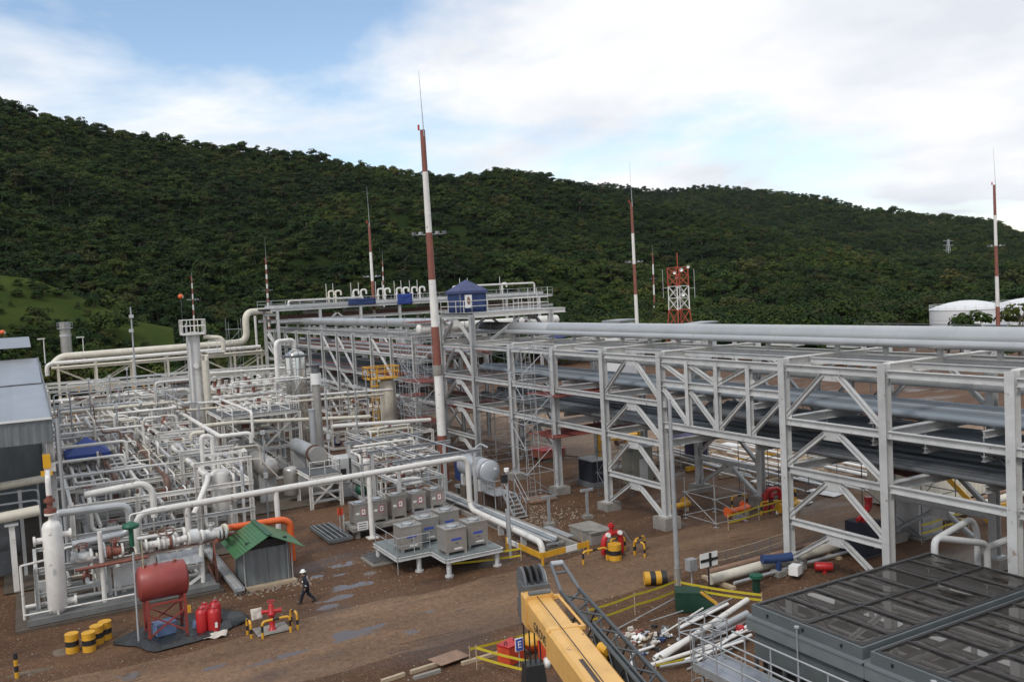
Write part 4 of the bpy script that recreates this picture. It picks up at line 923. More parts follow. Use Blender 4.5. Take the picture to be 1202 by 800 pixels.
PL([(-78, 12.6, 6.0), (-78, 15.6, 6.0), (-78, 24.8, 5.3), (-78, 27.8, 5.1)], .17, CREAM, 'cream pipe crossing the middle of the process area in front of the stainless column', None, 12)
PL([(-88, 12.5, 7.0), (-88, 21.2, 6.7), (-88, 34.0, 6.3)], .14, WHITE, 'upper white pipe crossing behind the thin stacks towards the cream vessel', None, 10)
PL([(-88, 12.5, 6.4), (-88, 33.0, 5.9)], .14, CREAM, 'lower pale pipe crossing behind the thin stacks towards the cream vessel', None, 10)
PL([(-76, 23.5, 4.9), (-76, 33.0, 4.4)], .19, WHITE, 'white pipe crossing in front of the cream vessel', None, 10)
PL([(-104, 16, 8.6), (-104, 29, 8.4)], .16, WHITE, 'pale pipe crossing behind the tall white column', None, 10)

# modules of piping: base frame, posts, headers, bent pipes, valves
def module(x0, x1, y0, y1, h, seed, label, tiers=2, npipes=10, vm=(OXIDE, WHITE, WHITE, STEEL), fm=STEEL, group=None):
    r = random.Random(seed); t = thing('process_skid', label, 'process skid', ((x0+x1)/2, (y0+y1)/2, 0), group)
    put('base_frame', MB().slab(x0, x1, y0, y0+.2, .12, .36).slab(x0, x1, y1-.2, y1, .12, .36).slab(x0, x0+.2, y0+.2, y1-.2, .12, .36).slab(x1-.2, x1, y0+.2, y1-.2, .12, .36), fm, t)
    for x in (x0+.15, x1-.15):
        for y in (y0+.15, y1-.15): ibar('post', (x, y, .3), (x, y, h), .2, .2, t, (0, 1, 0), fm)
    for k in range(tiers):
        z = h*(k+1)/tiers-.1
        for x in (x0+.15, x1-.15): ibar('beam', (x, y0+.2, z), (x, y1-.2, z), .16, .2, t, None, fm)
        for y in (y0+.15, y1-.15): ibar('beam', (x0+.2, y, z), (x1-.2, y, z), .16, .2, t, None, fm)
    for k in range(npipes):
        m_ = r.choice((WHITE, WHITE, WHITE, STEEL, CREAM, GALV, RUST)); rr = r.choice((.045, .06, .08, .11, .14)); n_ = r.randint(3, 5)
        z = r.choice([h*(j+1)/tiers for j in range(tiers)])+r.uniform(-.3, .6); p = V((r.uniform(x0, x1), r.uniform(y0, y1), z)); pts = [p]
        ax = r.choice((0, 1))
        for j in range(n_):
            q = V(pts[-1])
            if j % 2 == 1 and r.random() < .75: q.z = max(.5, min(h+1.0, q.z+r.choice((-1.6, -1.0, 1.0, -2.0))))
            else:
                lo, hi = ((x0, x1), (y0, y1))[ax]; q[ax] = r.uniform(lo, hi); ax = 1-ax
            if (q-pts[-1]).length > .4: pts.append(q)
        if len(pts) < 3: pts.append(pts[-1]+V((0, 0, -1.1)))
        o = pipe('pipe', pts, rr, m_, parent=t, n=8)
        if rr > .055:
            a, c = max(zip(pts, pts[1:]), key=lambda s: (s[1]-s[0]).length)
            if (c-a).length > 1.0: valve(t, a.lerp(c, r.uniform(.35, .65)), c-a, rr*1.05, r.choice(vm), rr*2.1 if r.random() < .6 else None, stem=(0, 0, 1) if abs((c-a).normalized().z) < .5 else (1, 0, 0))
    for k in range(3):
        c = V((r.uniform(x0+.4, x1-.4), r.uniform(y0+.4, y1-.4), 0)); s = r.uniform(.35, .6)
        if k == 0: put('junction_box', MB().box(c+V((0, 0, 1.3)), (.3, .6, .8)), STEEL, t); rod('stand', c+V((0, 0, .2)), c+V((0, 0, 1.0)), .1, GALV, t)
        elif k == 1: put('pump_body', MB().lathe(c+V((-.5, 0, .7)), (1, 0, 0), [(0, 0), (s*.6, 0), (s*.75, .15), (s*.75, .7), (s*.45, .75), (s*.45, 1.3), (0, 1.3)], 14), r.choice((VBLUE, STEEL, GREENV)), t)
        else: put('filter_pot', MB().vessel(c+V((0, 0, .8)), c+V((0, 0, 1.9)), .24, 12), WHITE, t)
    return t
PK = ['cluster of white piping', 'tangle of rusty-valved pipes', 'frame of small white pipes']
MODS = [(-57.5, -52.6, -.4, 3.4, 2.7, 2, 9, 'left end of the front skid'), (-57.5, -52.8, 3.8, 8.2, 2.5, 2, 10, 'middle of the front skid behind the red tank'),
        (-65.5, -60, 2.6, 6.5, 3.9, 2, 12, 'right behind the front left white vessel'), (-65.5, -60, 7.0, 9.6, 3.7, 2, 9, 'behind the white handwheel manifold'),
        (-75, -67.5, 2.4, 8, 3.8, 2, 13, 'under the low frame, second row from the front'), (-75, -67.5, 8.6, 12.4, 5.4, 2, 13, 'beside the brown pipe, right part of the second row'),
        (-87, -78, 2.4, 7.6, 4.4, 2, 13, 'under the low frame beyond the blue canopy'), (-87, -78, 8.4, 12.4, 5.4, 2, 14, 'under the low frame right of the brown pipe, third row'),
        (-100, -90, 2, 8, 5, 2, 12, 'in the far left of the process area by the shed'), (-100, -92, 8.6, 13, 6.4, 2, 14, 'left of the tall white column'),
        (-86, -80, 15.6, 21.0, 6.4, 2, 20, 'in front of the stainless column, topped with white valves'), (-96, -90, 16.5, 22.5, 6.6, 2, 20, 'between tall white column and stainless column'),
        (-77.5, -72.5, 14.2, 15.6, 3.6, 2, 7, 'behind the dull horizontal vessel'), (-108, -101, 3, 11, 7.0, 2, 16, 'at the back of the process area under the cream pipes'), (-108, -100, 12, 20, 7, 2, 16, 'far behind the tall white column'),
        (-110, -103, 22, 32, 6, 2, 13, 'beyond the stainless column at the foot of the older rack'), (-97, -91, 28, 34, 4.2, 2, 12, 'on brown ground left of the cream vessel'),
        (-72, -66.5, 22.6, 26.6, 3.0, 2, 16, 'in the middle behind the steel tote tanks'), (-63.5, -58.6, 22.6, 26.4, 2.9, 2, 13, 'right behind the back row of steel tote tanks'), (-80.5, -75.2, 26, 33, 3.6, 2, 14, 'at the foot of the tall red and white mast'), (-72, -66, 26.9, 29.4, 3.2, 2, 10, 'left of the grey horizontal drum')]
for k, (x0, x1, y0, y1, h, tr, npi, where) in enumerate(MODS): module(x0, x1, y0, y1, h, 100+k, PK[k % 3]+' '+where, tr, npi, fm=(STEEL, WHITE, STEEL)[k % 3])
# rows of white valves on an upper deck (the dense white cluster in the middle distance)
for k, (x, y0, y1, z, n_, lab) in enumerate(((-84, 15.8, 21.2, 6.5, 6, 'nearest'), (-89, 16.4, 22.0, 7.2, 6, 'second'), (-94, 17.0, 22.8, 7.6, 6, 'third'), (-99, 17, 24, 7.4, 6, 'farthest'))):
    t = thing('valve_manifold', lab+' of four white valve rows on the deck left of the stainless column', 'valve row', (x, y0, z))
    put('header', MB().cyl((x, y0-.6, z), (x, y1+.6, z), .2, 12), WHITE, t); put('header', MB().cyl((x-.9, y0-.6, z-.5), (x-.9, y1+.6, z-.5), .14, 10), CREAM, t)
    for y in (y0, y1): rod('leg', (x, y, 0), (x, y, z), .2, WHITE, t)
    for j in range(n_):
        y = y0+(y1-y0)*j/(n_-1)
        put('riser', MB().tube(arcs([(x, y, z), (x, y, z+.5+.5*rnd.random()), (x-.9, y, z+.5), (x-.9, y, z-.5)], .3), .09, 8), WHITE, t); valve(t, (x, y, z+.55), (0, 0, 1), .13, WHITE if j % 3 else OXIDE, .22 if j % 2 else None, stem=(1, 0, 0))
        h_ = z+.7+.4*rnd.random()
        if j % 3 == 0: put('actuator', MB().cyl((x+.15, y, h_), (x+.15, y, h_+.28), .17, 10).cyl((x+.15, y, h_+.1), (x+.15, y, h_+.16), .24, 10), WHITE if rnd.random() < .6 else STEEL, t)
# steel platforms in the middle
for (x0, x1, y0, y1, z, lab) in ((-86.5, -79.5, 14.8, 21.6, 6.2, 'steel deck under the nearest white valve rows'), (-70.2, -66.6, 18.6, 21.0, 2.5, 'small white framed platform in front of the two horizontal vessels')):
    t = thing('steel_platform', lab, 'platform', ((x0+x1)/2, (y0+y1)/2, 0))
    for x in (x0, x1):
        for y in (y0, y1): ibar('leg', (x, y, 0), (x, y, z), .24, .24, t, (0, 1, 0), WHITE)
        ibar('edge_beam', (x, y0+.1, z), (x, y1-.1, z), .2, .26, t, None, WHITE)
    for y in (y0, y1): ibar('edge_beam', (x0+.1, y, z), (x1-.1, y, z), .2, .26, t, None, WHITE)
    put('deck_plate', MB().slab(x0, x1, y0, y1, z+.14, z+.18), PAD, t)
    railing(t, [(x1, y0, z+.18), (x1, y1, z+.18), (x0, y1, z+.18)], 1.0, .8, WHITE, .06)
    ibar('brace', (x1, y0+.1, .4), (x1, y1-.1, z-.2), .12, .12, t, None, WHITE); ibar('brace', (x1, y1-.1, .4), (x1, y0+.1, z-.2), .12, .12, t, None, WHITE)
    for k in range(3): ibar('shelf_beam', (x1, y0, z*(k+1)/4), (x1, y1, z*(k+1)/4), .12, .14, t, None, STEEL)

r = random.Random(31)
for k, (x, y, z) in enumerate(((-70, 1.6, 8.6), (-76, 2.0, 9.0), (-84, 3.2, 9.6), (-92, 5.2, 9.8), (-97, 7.4, 9.6), (-103, 9.6, 9.9), (-82, 6.6, 8.0), (-66.5, 15.2, 6.5), (-71.5, 21.7, 9.5), (-72.5, 24.6, 8.6), (-83, 27.4, 8.2), (-86, 30.4, 8.6))):
    t = thing('conduit_pole', 'slim grey conduit pole over the process pipes, '+ORD[k]+' counted from the near left', 'pole', (x, y, 0)); put('pole', MB().cyl((x, y, 0), (x+.03, y+.02, z), .085, 8, .06), GALV, t); put('lamp_box', MB().box((x+.05, y, z), (.22, .3, .3)), STEEL, t); put('junction_box', MB().box((x+.1, y, z*.5), (.2, .3, .4)), STEEL, t)
uf = thing('upper_pipe_rack', 'tall pale rack of posts and beams at the back of the process area', 'steel frame', (-105, 14, 0))
for x in (-100.5, -106.5, -112.5):
    for y in (2, 7.4, 12.8, 18.2, 23.6, 29): ibar('post', (x, y, 0), (x, y, 8.4), .22, .22, uf, (0, 1, 0), WHITE)
    for z in (8.3, 5.6, 3.2): ibar('cross_beam', (x, 1.8, z), (x, 29.2, z), .2, .24, uf, None, WHITE if z > 6 else STEEL)
for y in (2, 7.4, 12.8, 18.2, 23.6, 29):
    for z in (8.0, 5.3): ibar('side_beam', (-112.5, y, z), (-100.5, y, z), .18, .22, uf, None, STEEL)
    ibar('brace', (-100.4, y+.1, 5.8) , (-100.4, y+5.2, 8.1), .14, .14, uf, None, WHITE) if y < 28 else None
for k in range(26):
    y0 = r.uniform(1.5, 22); x = r.uniform(-112, -80); z = r.choice((6.4, 7.2, 8.6, 5.8)); ln = r.uniform(3, 8); rr = r.choice((.06, .08, .11, .14))
    q = [(x, y0, z-r.uniform(1, 2.5)), (x, y0, z), (x, y0+ln, z), (x-r.choice((2, 3, -2)), y0+ln, z), (x-r.choice((2, 3)), y0+ln, z-2)][:r.choice((3, 4, 5))]
    if r.random() < .4: q = [(a, c, d) if i < 3 else (a, c, d) for i, (a, c, d) in enumerate(q)]
    PL(q, rr, r.choice((WHITE, WHITE, CREAM, STEEL, GALV)), 'pale bent pipe among many crowding the upper back of the process area', 'bent pipes crowding the upper back of the process area', 8)
for k in range(30):
    x0 = r.uniform(-108, -84); x1 = x0+r.uniform(5, 14); y = r.uniform(2, 20); z = r.choice((5.0, 5.7, 6.6, 7.4)); rr = r.choice((.06, .09, .12))
    PL([(x0, y, z), (x1, y, z), (x1, y, z-r.uniform(1, 3))] if r.random() < .6 else [(x0, y, z-1.5), (x0, y, z), (x1, y, z), (x1, y+1.2, z), (x1, y+1.2, z-2)], rr, r.choice((WHITE, WHITE, CREAM, GALV, RUST)), 'pale lengthwise pipe among many in the upper process area', 'lengthwise pipes in the upper process area', 8)

for k in range(36):
    x0 = r.uniform(-84, -64); x1 = x0+r.uniform(3, 9); y = r.uniform(1.6, 13); z = r.choice((3.2, 3.9, 4.9, 5.5)); rr = r.choice((.045, .06, .08, .1))
    q = [(x0, y, z), (x1, y, z), (x1, y, z-r.uniform(1, 2.6))] if k % 2 else [(x0, y, z-1.2), (x0, y, z), (x0, y+r.uniform(1, 3.5), z), (x0, y+3.5, z-1.5)]
    PL(q, rr, r.choice((WHITE, WHITE, CREAM, GALV, RUST)), 'thin bent pipe among many filling the near half of the process area', 'thin bent pipes in the near half of the process area', 8)

# tall vessels
t = thing('tall_column', 'tall white column with a square railed platform on top, left of centre', 'column', (-90, 14.6, 0))
put('shell', MB().lathe((-90, 14.55, 0), (0, 0, 1), [(.8, 0), (.8, 6.3), (.6, 7.2), (.6, 13.4), (.5, 13.7), (0, 13.75)], 24), mat('stained_white_paint', (.66, .645, .62), .5, var=.3, sc_=.7, rust=.12, stretch=(1, 1, .25)), t)
put('side_pipe', MB().tube(arcs([(-89.4, 15.55, 0.5), (-89.4, 15.55, 11.4), (-89.4, 16.4, 11.4), (-89.4, 17.2, 11.4), (-89.4, 17.2, 13.0), (-89.4, 15.4, 13.2)], .5), .2, 10), CREAM, t)
put('down_pipe', MB().cyl((-89.2, 15.35, .4), (-89.2, 15.35, 10.9), .3, 12), CREAM, t)
put('cable_duct', MB().beam((-89.2, 13.85, .5), (-89.2, 13.85, 14.6), .2, .16), STEEL, t)
put('platform', MB().slab(-91.0, -89.0, 13.5, 15.6, 13.45, 13.62), WHITE, t)
railing(t, [(-91.0, 13.5, 13.6), (-89.0, 13.5, 13.6), (-89.0, 15.6, 13.6), (-91.0, 15.6, 13.6), (-91.0, 13.5, 13.6)], 1.3, .55, WHITE, .07)
put('side_balcony', MB().slab(-90.6, -88.8, 15.6, 17.3, 11.6, 11.7), WHITE, t); railing(t, [(-88.8, 15.7, 11.7), (-88.8, 17.3, 11.7), (-90.6, 17.3, 11.7)], 1.1, .7, WHITE, .07)
put('nozzle', MB().cyl((-89.4, 14.5, 10.4), (-89.0, 14.5, 10.4), .22, 10), WHITE, t)
t = thing('stainless_column', 'shiny stainless steel column with a white pipe loop at its side', 'column', (-96, 26, 0))
put('shell', MB().lathe((-96, 26, 0), (0, 0, 1), [(1.12, 0), (1.12, 5.9), (1.12, 10), (1.0, 10.5), (.5, 10.85), (0, 10.95)], 28), STAINP, t)
for z in (2.2, 4.4, 6.6, 8.8): put('seam_band', MB().cyl((-96, 26, z-.04), (-96, 26, z+.04), 1.135, 28), STAIN, t)
put('top_ring', MB().cyl((-96, 26, 10.2), (-96, 26, 10.35), 1.45, 20), DKSTEEL, t); railing(t, [(-96+1.4*math.cos(a), 26+1.4*math.sin(a), 10.3) for a in [k*math.pi/4 for k in range(9)]], .9, 1.2, DKSTEEL, .06)
put('pipe_loop', MB().tube(arcs([(-96, 26, 10.9), (-96, 26, 12.0), (-95.2, 24.1, 12.0), (-94.5, 23.6, 11.8), (-94.5, 23.6, 4.5), (-94.5, 21.6, 4.3)], .6), .23, 12), WHITE, t)
put('side_nozzle', MB().cyl((-94.5, 23.6, 7.9), (-95.6, 25.4, 7.9), .24, 12).cyl((-95.1, 24.6, 7.9), (-95.2, 24.8, 7.9), .42, 12), WHITE, t)
rod('ladder_stile', (-94.8, 25.2, .3), (-94.8, 25.2, 10.3), .07, GALV, t); rod('ladder_stile', (-94.7, 25.7, .3), (-94.7, 25.7, 10.3), .07, GALV, t)
for k in range(24): rod('rung', (-94.8, 25.2, .6+.4*k), (-94.7, 25.7, .6+.4*k), .05, GALV, t)
t = thing('flue_stack', 'thin grey flue stack with a capped white collar', 'stack', (-78, 22.9, 0))
put('pipe_shell', MB().cyl((-78, 22.9, 2.5), (-78, 22.9, 8.6), .34, 16), STAIN, t); put('collar', MB().cyl((-78, 22.9, 8.6), (-78, 22.9, 9.6), .48, 16), SIGNW, t); put('cap', MB().cyl((-78, 22.9, 9.6), (-78, 22.9, 10.3), .36, 16).cyl((-78, 22.9, 10.3), (-78, 22.9, 10.4), .55, 16), DKSTEEL, t)
put('base', MB().cyl((-78, 22.9, 0), (-78, 22.9, 2.5), .5, 16), STAIN, t)
t = thing('flue_stack', 'shorter bare flue pipe just left of the capped thin stack', 'stack', (-76.5, 21.9, 0)); put('pipe_shell', MB().cyl((-76.5, 21.9, 0), (-76.5, 21.9, 6.5), .3, 16), CLAD, t); put('rim', MB().cyl((-76.5, 21.9, 6.45), (-76.5, 21.9, 6.6), .36, 16), GALV, t)
t = thing('cream_vessel', 'cream upright vessel with a yellow railed platform and ladder', 'vessel', (-90, 34.1, 0))
put('shell', MB().vessel((-90, 34.2, 2.4), (-90, 34.2, 7.0), .82, 24, .45), CREAM, t)
for a in range(4): rod('leg', (-90+.7*math.cos(a*1.57+.8), 34.2+.7*math.sin(a*1.57+.8), 0), (-90+.75*math.cos(a*1.57+.8), 34.2+.75*math.sin(a*1.57+.8), 3), .2, CREAM, t)
put('platform', MB().slab(-91, -88.8, 31.9, 35.3, 7.4, 7.5), YEL, t); railing(t, [(-88.8, 31.9, 7.5), (-88.8, 35.3, 7.5), (-91, 35.3, 7.5), (-91, 31.9, 7.5), (-88.8, 31.9, 7.5)], 1.2, .7, YEL, .1)
for yy_ in (32.0, 32.7): rod('ladder_stile', (-88.9, yy_, .2), (-88.9, yy_, 8.6), .1, YEL, t)
for k in range(20): rod('rung', (-88.9, 32.0, .6+.38*k), (-88.9, 32.7, .6+.38*k), .06, YEL, t)
for k in range(4): put('cage_hoop', MB().torus((-88.55, 32.35, 2.6+1.4*k), (0, 0, 1), .42, .04, 10, 4), YEL, t)
t = thing('white_vessel', 'small upright white vessel with a looped pipe on its top, above the long white pipe', 'vessel', (-62.5, 11.2, 0))
put('shell', MB().vessel((-62.5, 11.2, 2.2), (-62.5, 11.2, 4.6), .66, 22, .5), WHITE, t)
put('top_loop', MB().tube(arcs([(-62.5, 11.2, 4.8), (-62.5, 11.2, 5.7)], .3), .14, 10).tube(arcs([(-62.7, 10.9, 4.7), (-62.7, 10.9, 7.2), (-62.7, 10.2, 7.3), (-62.7, 10.2, 5.6)], .3), .16, 10), WHITE, t)
for sx, sy in ((-1, -1), (1, -1), (1, 1), (-1, 1)): bar('leg', (-62.5+.5*sx, 11.2+.5*sy, 0), (-62.5+.5*sx, 11.2+.5*sy, 2.4), .16, .16, WHITE, t)
for sx, sy in ((1, -1), (1, 1)): bar('guard_post', (-62.5+1.0*sx, 11.2+1.25*sy, 0), (-62.5+1.0*sx, 11.2+1.25*sy, 6.2), .18, .18, WHITE, t)
bar('guard_beam', (-61.5, 9.9, 6.1), (-61.5, 12.5, 6.1), .16, .16, WHITE, t)
G7 = None
for (x0, x1, y, z, rr, m_, lab) in ((-75.5, -71.2, 16.6, 2.9, .85, STAIN, 'dull shiny-ended horizontal vessel lying left of the thin stacks'), (-76.5, -70.8, 20.3, 3.6, .62, GALV, 'grey horizontal exchanger with a rusty flanged end by the thin stacks')):
    t = thing('horizontal_vessel', lab, 'vessel', ((x0+x1)/2, y, 0))
    put('shell', MB().vessel((x0, y, z), (x1, y, z), rr, 24, .5), m_, t)
    for x in (x0+.7, x1-.7): put('saddle', MB().box((x, y, (z-rr)/2+.1), (.3, rr*1.6, z-rr+.3)), STEEL, t)
    if m_ is GALV: put('flange', MB().cyl((x1-.2, y, z), (x1+.05, y, z), rr*1.2, 24), RUST, t); put('channel_head', MB().cyl((x1+.05, y, z), (x1+.9, y, z), rr*.95, 24).cyl((x1+.9, y, z), (x1+1.05, y, z), rr*1.2, 24), STAIN, t)
    else: put('upright_pot', MB().vessel((x1+.6, y+1.6, .7), (x1+.6, y+1.6, 2.6), .62, 18), STAIN, t)
t = thing('grey_cabinet', 'grey boxy machine housing with dark openings beside the white pot', 'cabinet', (-70, 22.4, 0)); put('housing', MB().box((-70, 22.3, 2.2), (2.2, 1.9, 2.0)), STEEL, t); put('opening', MB().box((-68.88, 22.0, 1.9), (.05, .45, 1.0)), BLACK, t)
for sx in (-.9, .9): bar('leg', (-70+sx, 22.3, 0), (-70+sx, 22.3, 1.3), .2, 1.5, STEEL, t)
t = thing('white_pot', 'stubby white pot with fittings behind the long white pipe', 'vessel', (-68.3, 23.8, 0)); put('shell', MB().vessel((-68.3, 23.7, 1.7), (-68.3, 23.7, 2.9), .5, 18), WHITE, t); rod('leg', (-68.3, 23.7, 0), (-68.3, 23.7, 1.5), .4, STEEL, t)
valve(t, (-68.3, 23.7, 3.5), (0, 0, 1), .12, WHITE, .25, stem=(1, 0, 0))
# open white frame over the totes
t = thing('open_pipe_frame', 'light grey goalpost frame standing over pipes behind the tote tanks', 'steel frame', (-63, 25, 0))
for x in (-58.2, -63.5, -69.0):
    for y in (22.6, 28.6): bar('post', (x, y, 0), (x, y, 4.3), .2, .2, STEEL, t)
    ibar('cross_beam', (x, 22.2, 4.4), (x, 29.2, 4.4), .2, .24, t, None, GALV)
for y in (23.2, 24.4, 27.6): rod('conduit', (-71, y, 4.6), (-57.4, y, 4.6), .12, GALV, t)
pipe('loop_pipe', [(-64, 21.4, 4.9), (-64, 26.3, 4.9), (-64, 26.3, 4.1)], .1, WHITE, parent=t)

# long white pipe in front, on posts, dropping beside the grey drum and turning along the trench
lp = pipe('front_white_pipe', [(-56, 5.1, .8), (-56, 5.15, 4.1), (-56, 27.0, 4.5), (-56, 27.0, .75), (-45.6, 26.6, .75), (-45.4, 26.6, .05)], .2, WHITE, 'long white pipe crossing in front of the plant, bent down at both ends', 'pipe', n=16, bend=.75)
for y in (8.0, 13.4, 19.6): put('support_post', MB().cyl((-56, y, 0), (-56, y, 4.12), .17, 12).box((-56, y, .04), (.7, .7, .08)), WHITE, lp)
for x in (-54, -51, -48): put('shoe', MB().box((x, 26.75, .3), (.2, .35, .6)), STEEL, lp)
# front skid: slab, tall white vessel, valve manifold, supports, orange pipe
t = thing('skid_base', 'long flat steel skid base under the front left vessel and valves', 'skid base', (-53.5, 4, 0))
put('plinth', MB().slab(-57.8, -50.8, -1.35, 8.9, -.05, .16), CONCD, t); put('grating', MB().slab(-53.2, -51.1, -.7, 8.6, .42, .5), mat('trodden_plate', (.20, .205, .20), .6, .1, var=.4, sc_=1.5), t); put('side_beam', MB().slab(-51.08, -50.98, -.8, 8.7, .2, .5).slab(-53.3, -53.2, -.8, 8.7, .2, .5), MATS['trodden_plate'], t)
put('toe_pipe', MB().cyl((-51.3, -.9, .75), (-51.3, 5.2, .75), .05, 8).cyl((-52.9, -.9, .72), (-52.9, 8, .72), .1, 8), WHITE, t)
for k in range(6): bar('stub', (-52.1, -.6+1.8*k, .16), (-52.1, -.6+1.8*k, .44), .15, .15, STEEL, t)
rod('hand_frame', (-51.4, -.9, .5), (-51.4, -.9, 3.3), .14, WHITE, t); rod('hand_frame', (-51.4, -.9, 3.3), (-51.8, .2, 3.3), .12, WHITE, t)
put('panel_board', MB().box((-52.6, 4.6, 1.5), (.08, 2.3, 1.1)).box((-52.6, 3.5, .9), (.1, .1, 1.3)).box((-52.6, 5.7, .9), (.1, .1, 1.3)), STEEL, t)
t = thing('white_vessel', 'tall narrow white vessel standing at the front left corner of the skid', 'vessel', (-51.6, .65, .5))
put('shell', MB().lathe((-51.6, .65, .45), (0, 0, 1), [(0, 0), (.3, .02), (.48, .35), (.48, 4.55), (.38, 4.8), (.12, 4.95), (.12, 5.2), (.3, 5.2), (.3, 5.32), (0, 5.32)], 22), WHITE, t)
put('flange', MB().cyl((-51.6, .65, 5.78), (-51.6, .65, 6.0), .3, 12).cyl((-51.6, .65, 6.35), (-51.6, .65, 6.5), .27, 12).cyl((-51.6, .65, 6.1), (-51.6, .65, 6.7), .15, 10), OXIDE, t)
put('riser', MB().tube(arcs([(-51.6, .65, 6.6), (-51.6, .65, 7.6), (-53.5, .7, 7.6)], .3), .14, 10), WHITE, t)
for z, s in ((4.55, 1), (4.4, -1), (1.0, 1)): put('nozzle', MB().cyl((-51.6, .65+.3*s, z), (-51.6, .65+.85*s, z), .16, 10).cyl((-51.6, .65+.78*s, z), (-51.6, .65+.9*s, z), .26, 10), WHITE, t)
put('nameplate', MB().box((-51.12, .62, 2.75), (.02, .14, .32)), STEEL, t)
for a in range(3): rod('leg', (-51.6+.4*math.cos(a*2.1), .65+.4*math.sin(a*2.1), .4), (-51.6+.4*math.cos(a*2.1), .65+.4*math.sin(a*2.1), 1), .12, WHITE, t)
t = thing('valve_manifold', 'row of white flanged valves and rusty fittings along the front skid', 'valve row', (-52, 5, 3.0))
put('header', MB().cyl((-52, 1.4, 3.0), (-52, 2.4, 3.0), .22, 14).cyl((-52, 3.4, 3.05), (-52, 3.9, 3.05), .2, 14).cyl((-52, 5.0, 3.1), (-52, 6.0, 3.1), .2, 14).cyl((-52, 6.4, 3.0), (-52, 7.3, 3.15), .19, 14).cyl((-52, 8.0, 3.2), (-52, 9.2, 3.25), .2, 14), WHITE, t)
for y, m_ in ((1.5, STEEL), (2.4, WHITE), (3.3, OXIDE), (3.95, WHITE), (4.9, GREENV), (5.15, WHITE), (6.05, WHITE), (6.4, OXIDE), (7.4, WHITE), (7.9, WHITE), (8.1, WHITE), (9.15, STEEL), (9.4, STEEL)): put('flange', MB().cyl((-52, y-.05, 3.1), (-52, y+.06, 3.1), .37, 14), m_, t)
put('pump_case', MB().cyl((-52, 7.45, 3.15), (-52, 7.9, 3.15), .42, 14), STEEL, t)
for y, hw_, m_, hm in ((2.0, .3, STEEL, OXIDE), (3.6, .26, OXIDE, OXIDE), (6.2, .45, WHITE, RUST), (8.6, .2, STEEL, STEEL)): valve(t, (-52, y, 3.1), (0, 1, 0), .2, m_, hw_, hm, (0.25, 0, .97), True)
put('actuator', MB().cyl((-52, 4.45, 3.2), (-52, 4.45, 4.2), .13, 10).lathe((-52, 4.45, 4.1), (0, 0, 1), [(0, 0), (.42, .12), (.46, .22), (.42, .32), (0, .5)], 16), GREENV, t)
put('control_pipe', MB().tube(arcs([(-52.2, 4.45, 4.4), (-52.2, 4.45, 4.9), (-52.2, 6.3, 5.0)], .2), .05, 6), WHITE, t)
put('red_line', MB().cyl((-51.7, 1.6, 2.5), (-51.7, 5.2, 2.55), .09, 8).tube([(-51.7, 8.8, 2.75), (-52.4, 9.4, 2.7), (-54.0, 9.7, 2.4), (-54.1, 11.5, 2.35)], .12, 8), OXIDE, t)
for y in (2.9, 8.0): put('support_post', MB().cyl((-51.9, y, .2), (-51.9, y, 3.4 if y > 5 else 4.3), .13, 12), WHITE, t)
put('support_post', MB().cyl((-52.3, 5.4, .2), (-52.3, 5.4, 3.0), .26, 14), WHITE, t); put('brace', MB().beam((-51.9, 7.9, .9), (-51.9, 6.9, .3), .14, .14), WHITE, t)
put('tray', MB().beam((-52, 2.5, 2.6), (-52, 9.0, 2.75), .5, .05), RUST, t)
put('small_roof', MB().sheet((-51.4, 5.7, 1.8), (0, 2.3, .0), (-1.1, 0, .55), 16, 1, lambda i, j: .035*math.sin(i*75), .02), GALV, t)
t = pipe('orange_pipe', [(-52, 9.4, 3.25), (-52.6, 9.7, 3.15), (-54.4, 9.95, 2.72), (-54.4, 13.3, 2.66), (-54.4, 13.75, 2.4), (-54.4, 13.75, 0)], .21, ORANGE, 'bright orange pipe passing behind the green roofed shed and turning down', 'pipe', n=16, bend=.5)
put('flange', MB().cyl((-52, 9.3, 3.25), (-52.05, 9.45, 3.25), .33, 14), CREAM, t)
pipe('grey_bend_pipe', [(-54, 1.0, 1.0), (-54, 1.0, 5.2), (-54, 1.2, 5.2), (-54, 4.6, 5.1), (-54, 4.6, 3.5), (-54, 1.6, 3.35)], .21, CLAD, 'thick grey pipe bent back on itself like a hairpin above the front skid', 'pipe', n=16, bend=.55)
pipe('white_cross_pipe', [(-58.4, 2.6, 5.2), (-58.4, 5.9, 5.4), (-58.4, 6.4, 4.9), (-58.4, 6.4, 3.2)], .2, WHITE, 'white pipe with rusty left half just behind the grey hairpin pipe', 'pipe', n=14)
pipe('low_side_pipe', [(-58.8, -6, 4.2), (-58.8, .2, 4.6)], .32, CREAM, 'fat cream pipe coming from the left edge towards the narrow white vessel', 'pipe', n=16)
pipe('low_side_pipe', [(-62, -7, 5.5), (-62, .6, 5.9)], .24, CREAM, 'cream pipe in the dark under the shed, upper of the two at the left edge', 'pipe', n=14)
t = thing('pipe_trestle', 'white post carrying the fat cream pipe at the left edge', 'post', (-58.8, -1.1, 0)); bar('post', (-58.8, -1.3, 0), (-58.8, -1.3, 4.0), .34, .3, WHITE, t); bar('post', (-62, -.8, 0), (-62, -.8, 5.4), .2, .2, STEEL, t); put('cap', MB().box((-58.8, -1.3, 4.0), (.6, .7, .1)), STEEL, t)
for k in range(3): PL([(-60-2*k, -5, 5+.3*k), (-60-2*k, .2, 5+.3*k), (-60-2*k, .2, 2.4)], .07, GALV, 'thin grey pipe in the shade under the shed at left', 'thin pipes under the shed', 8)

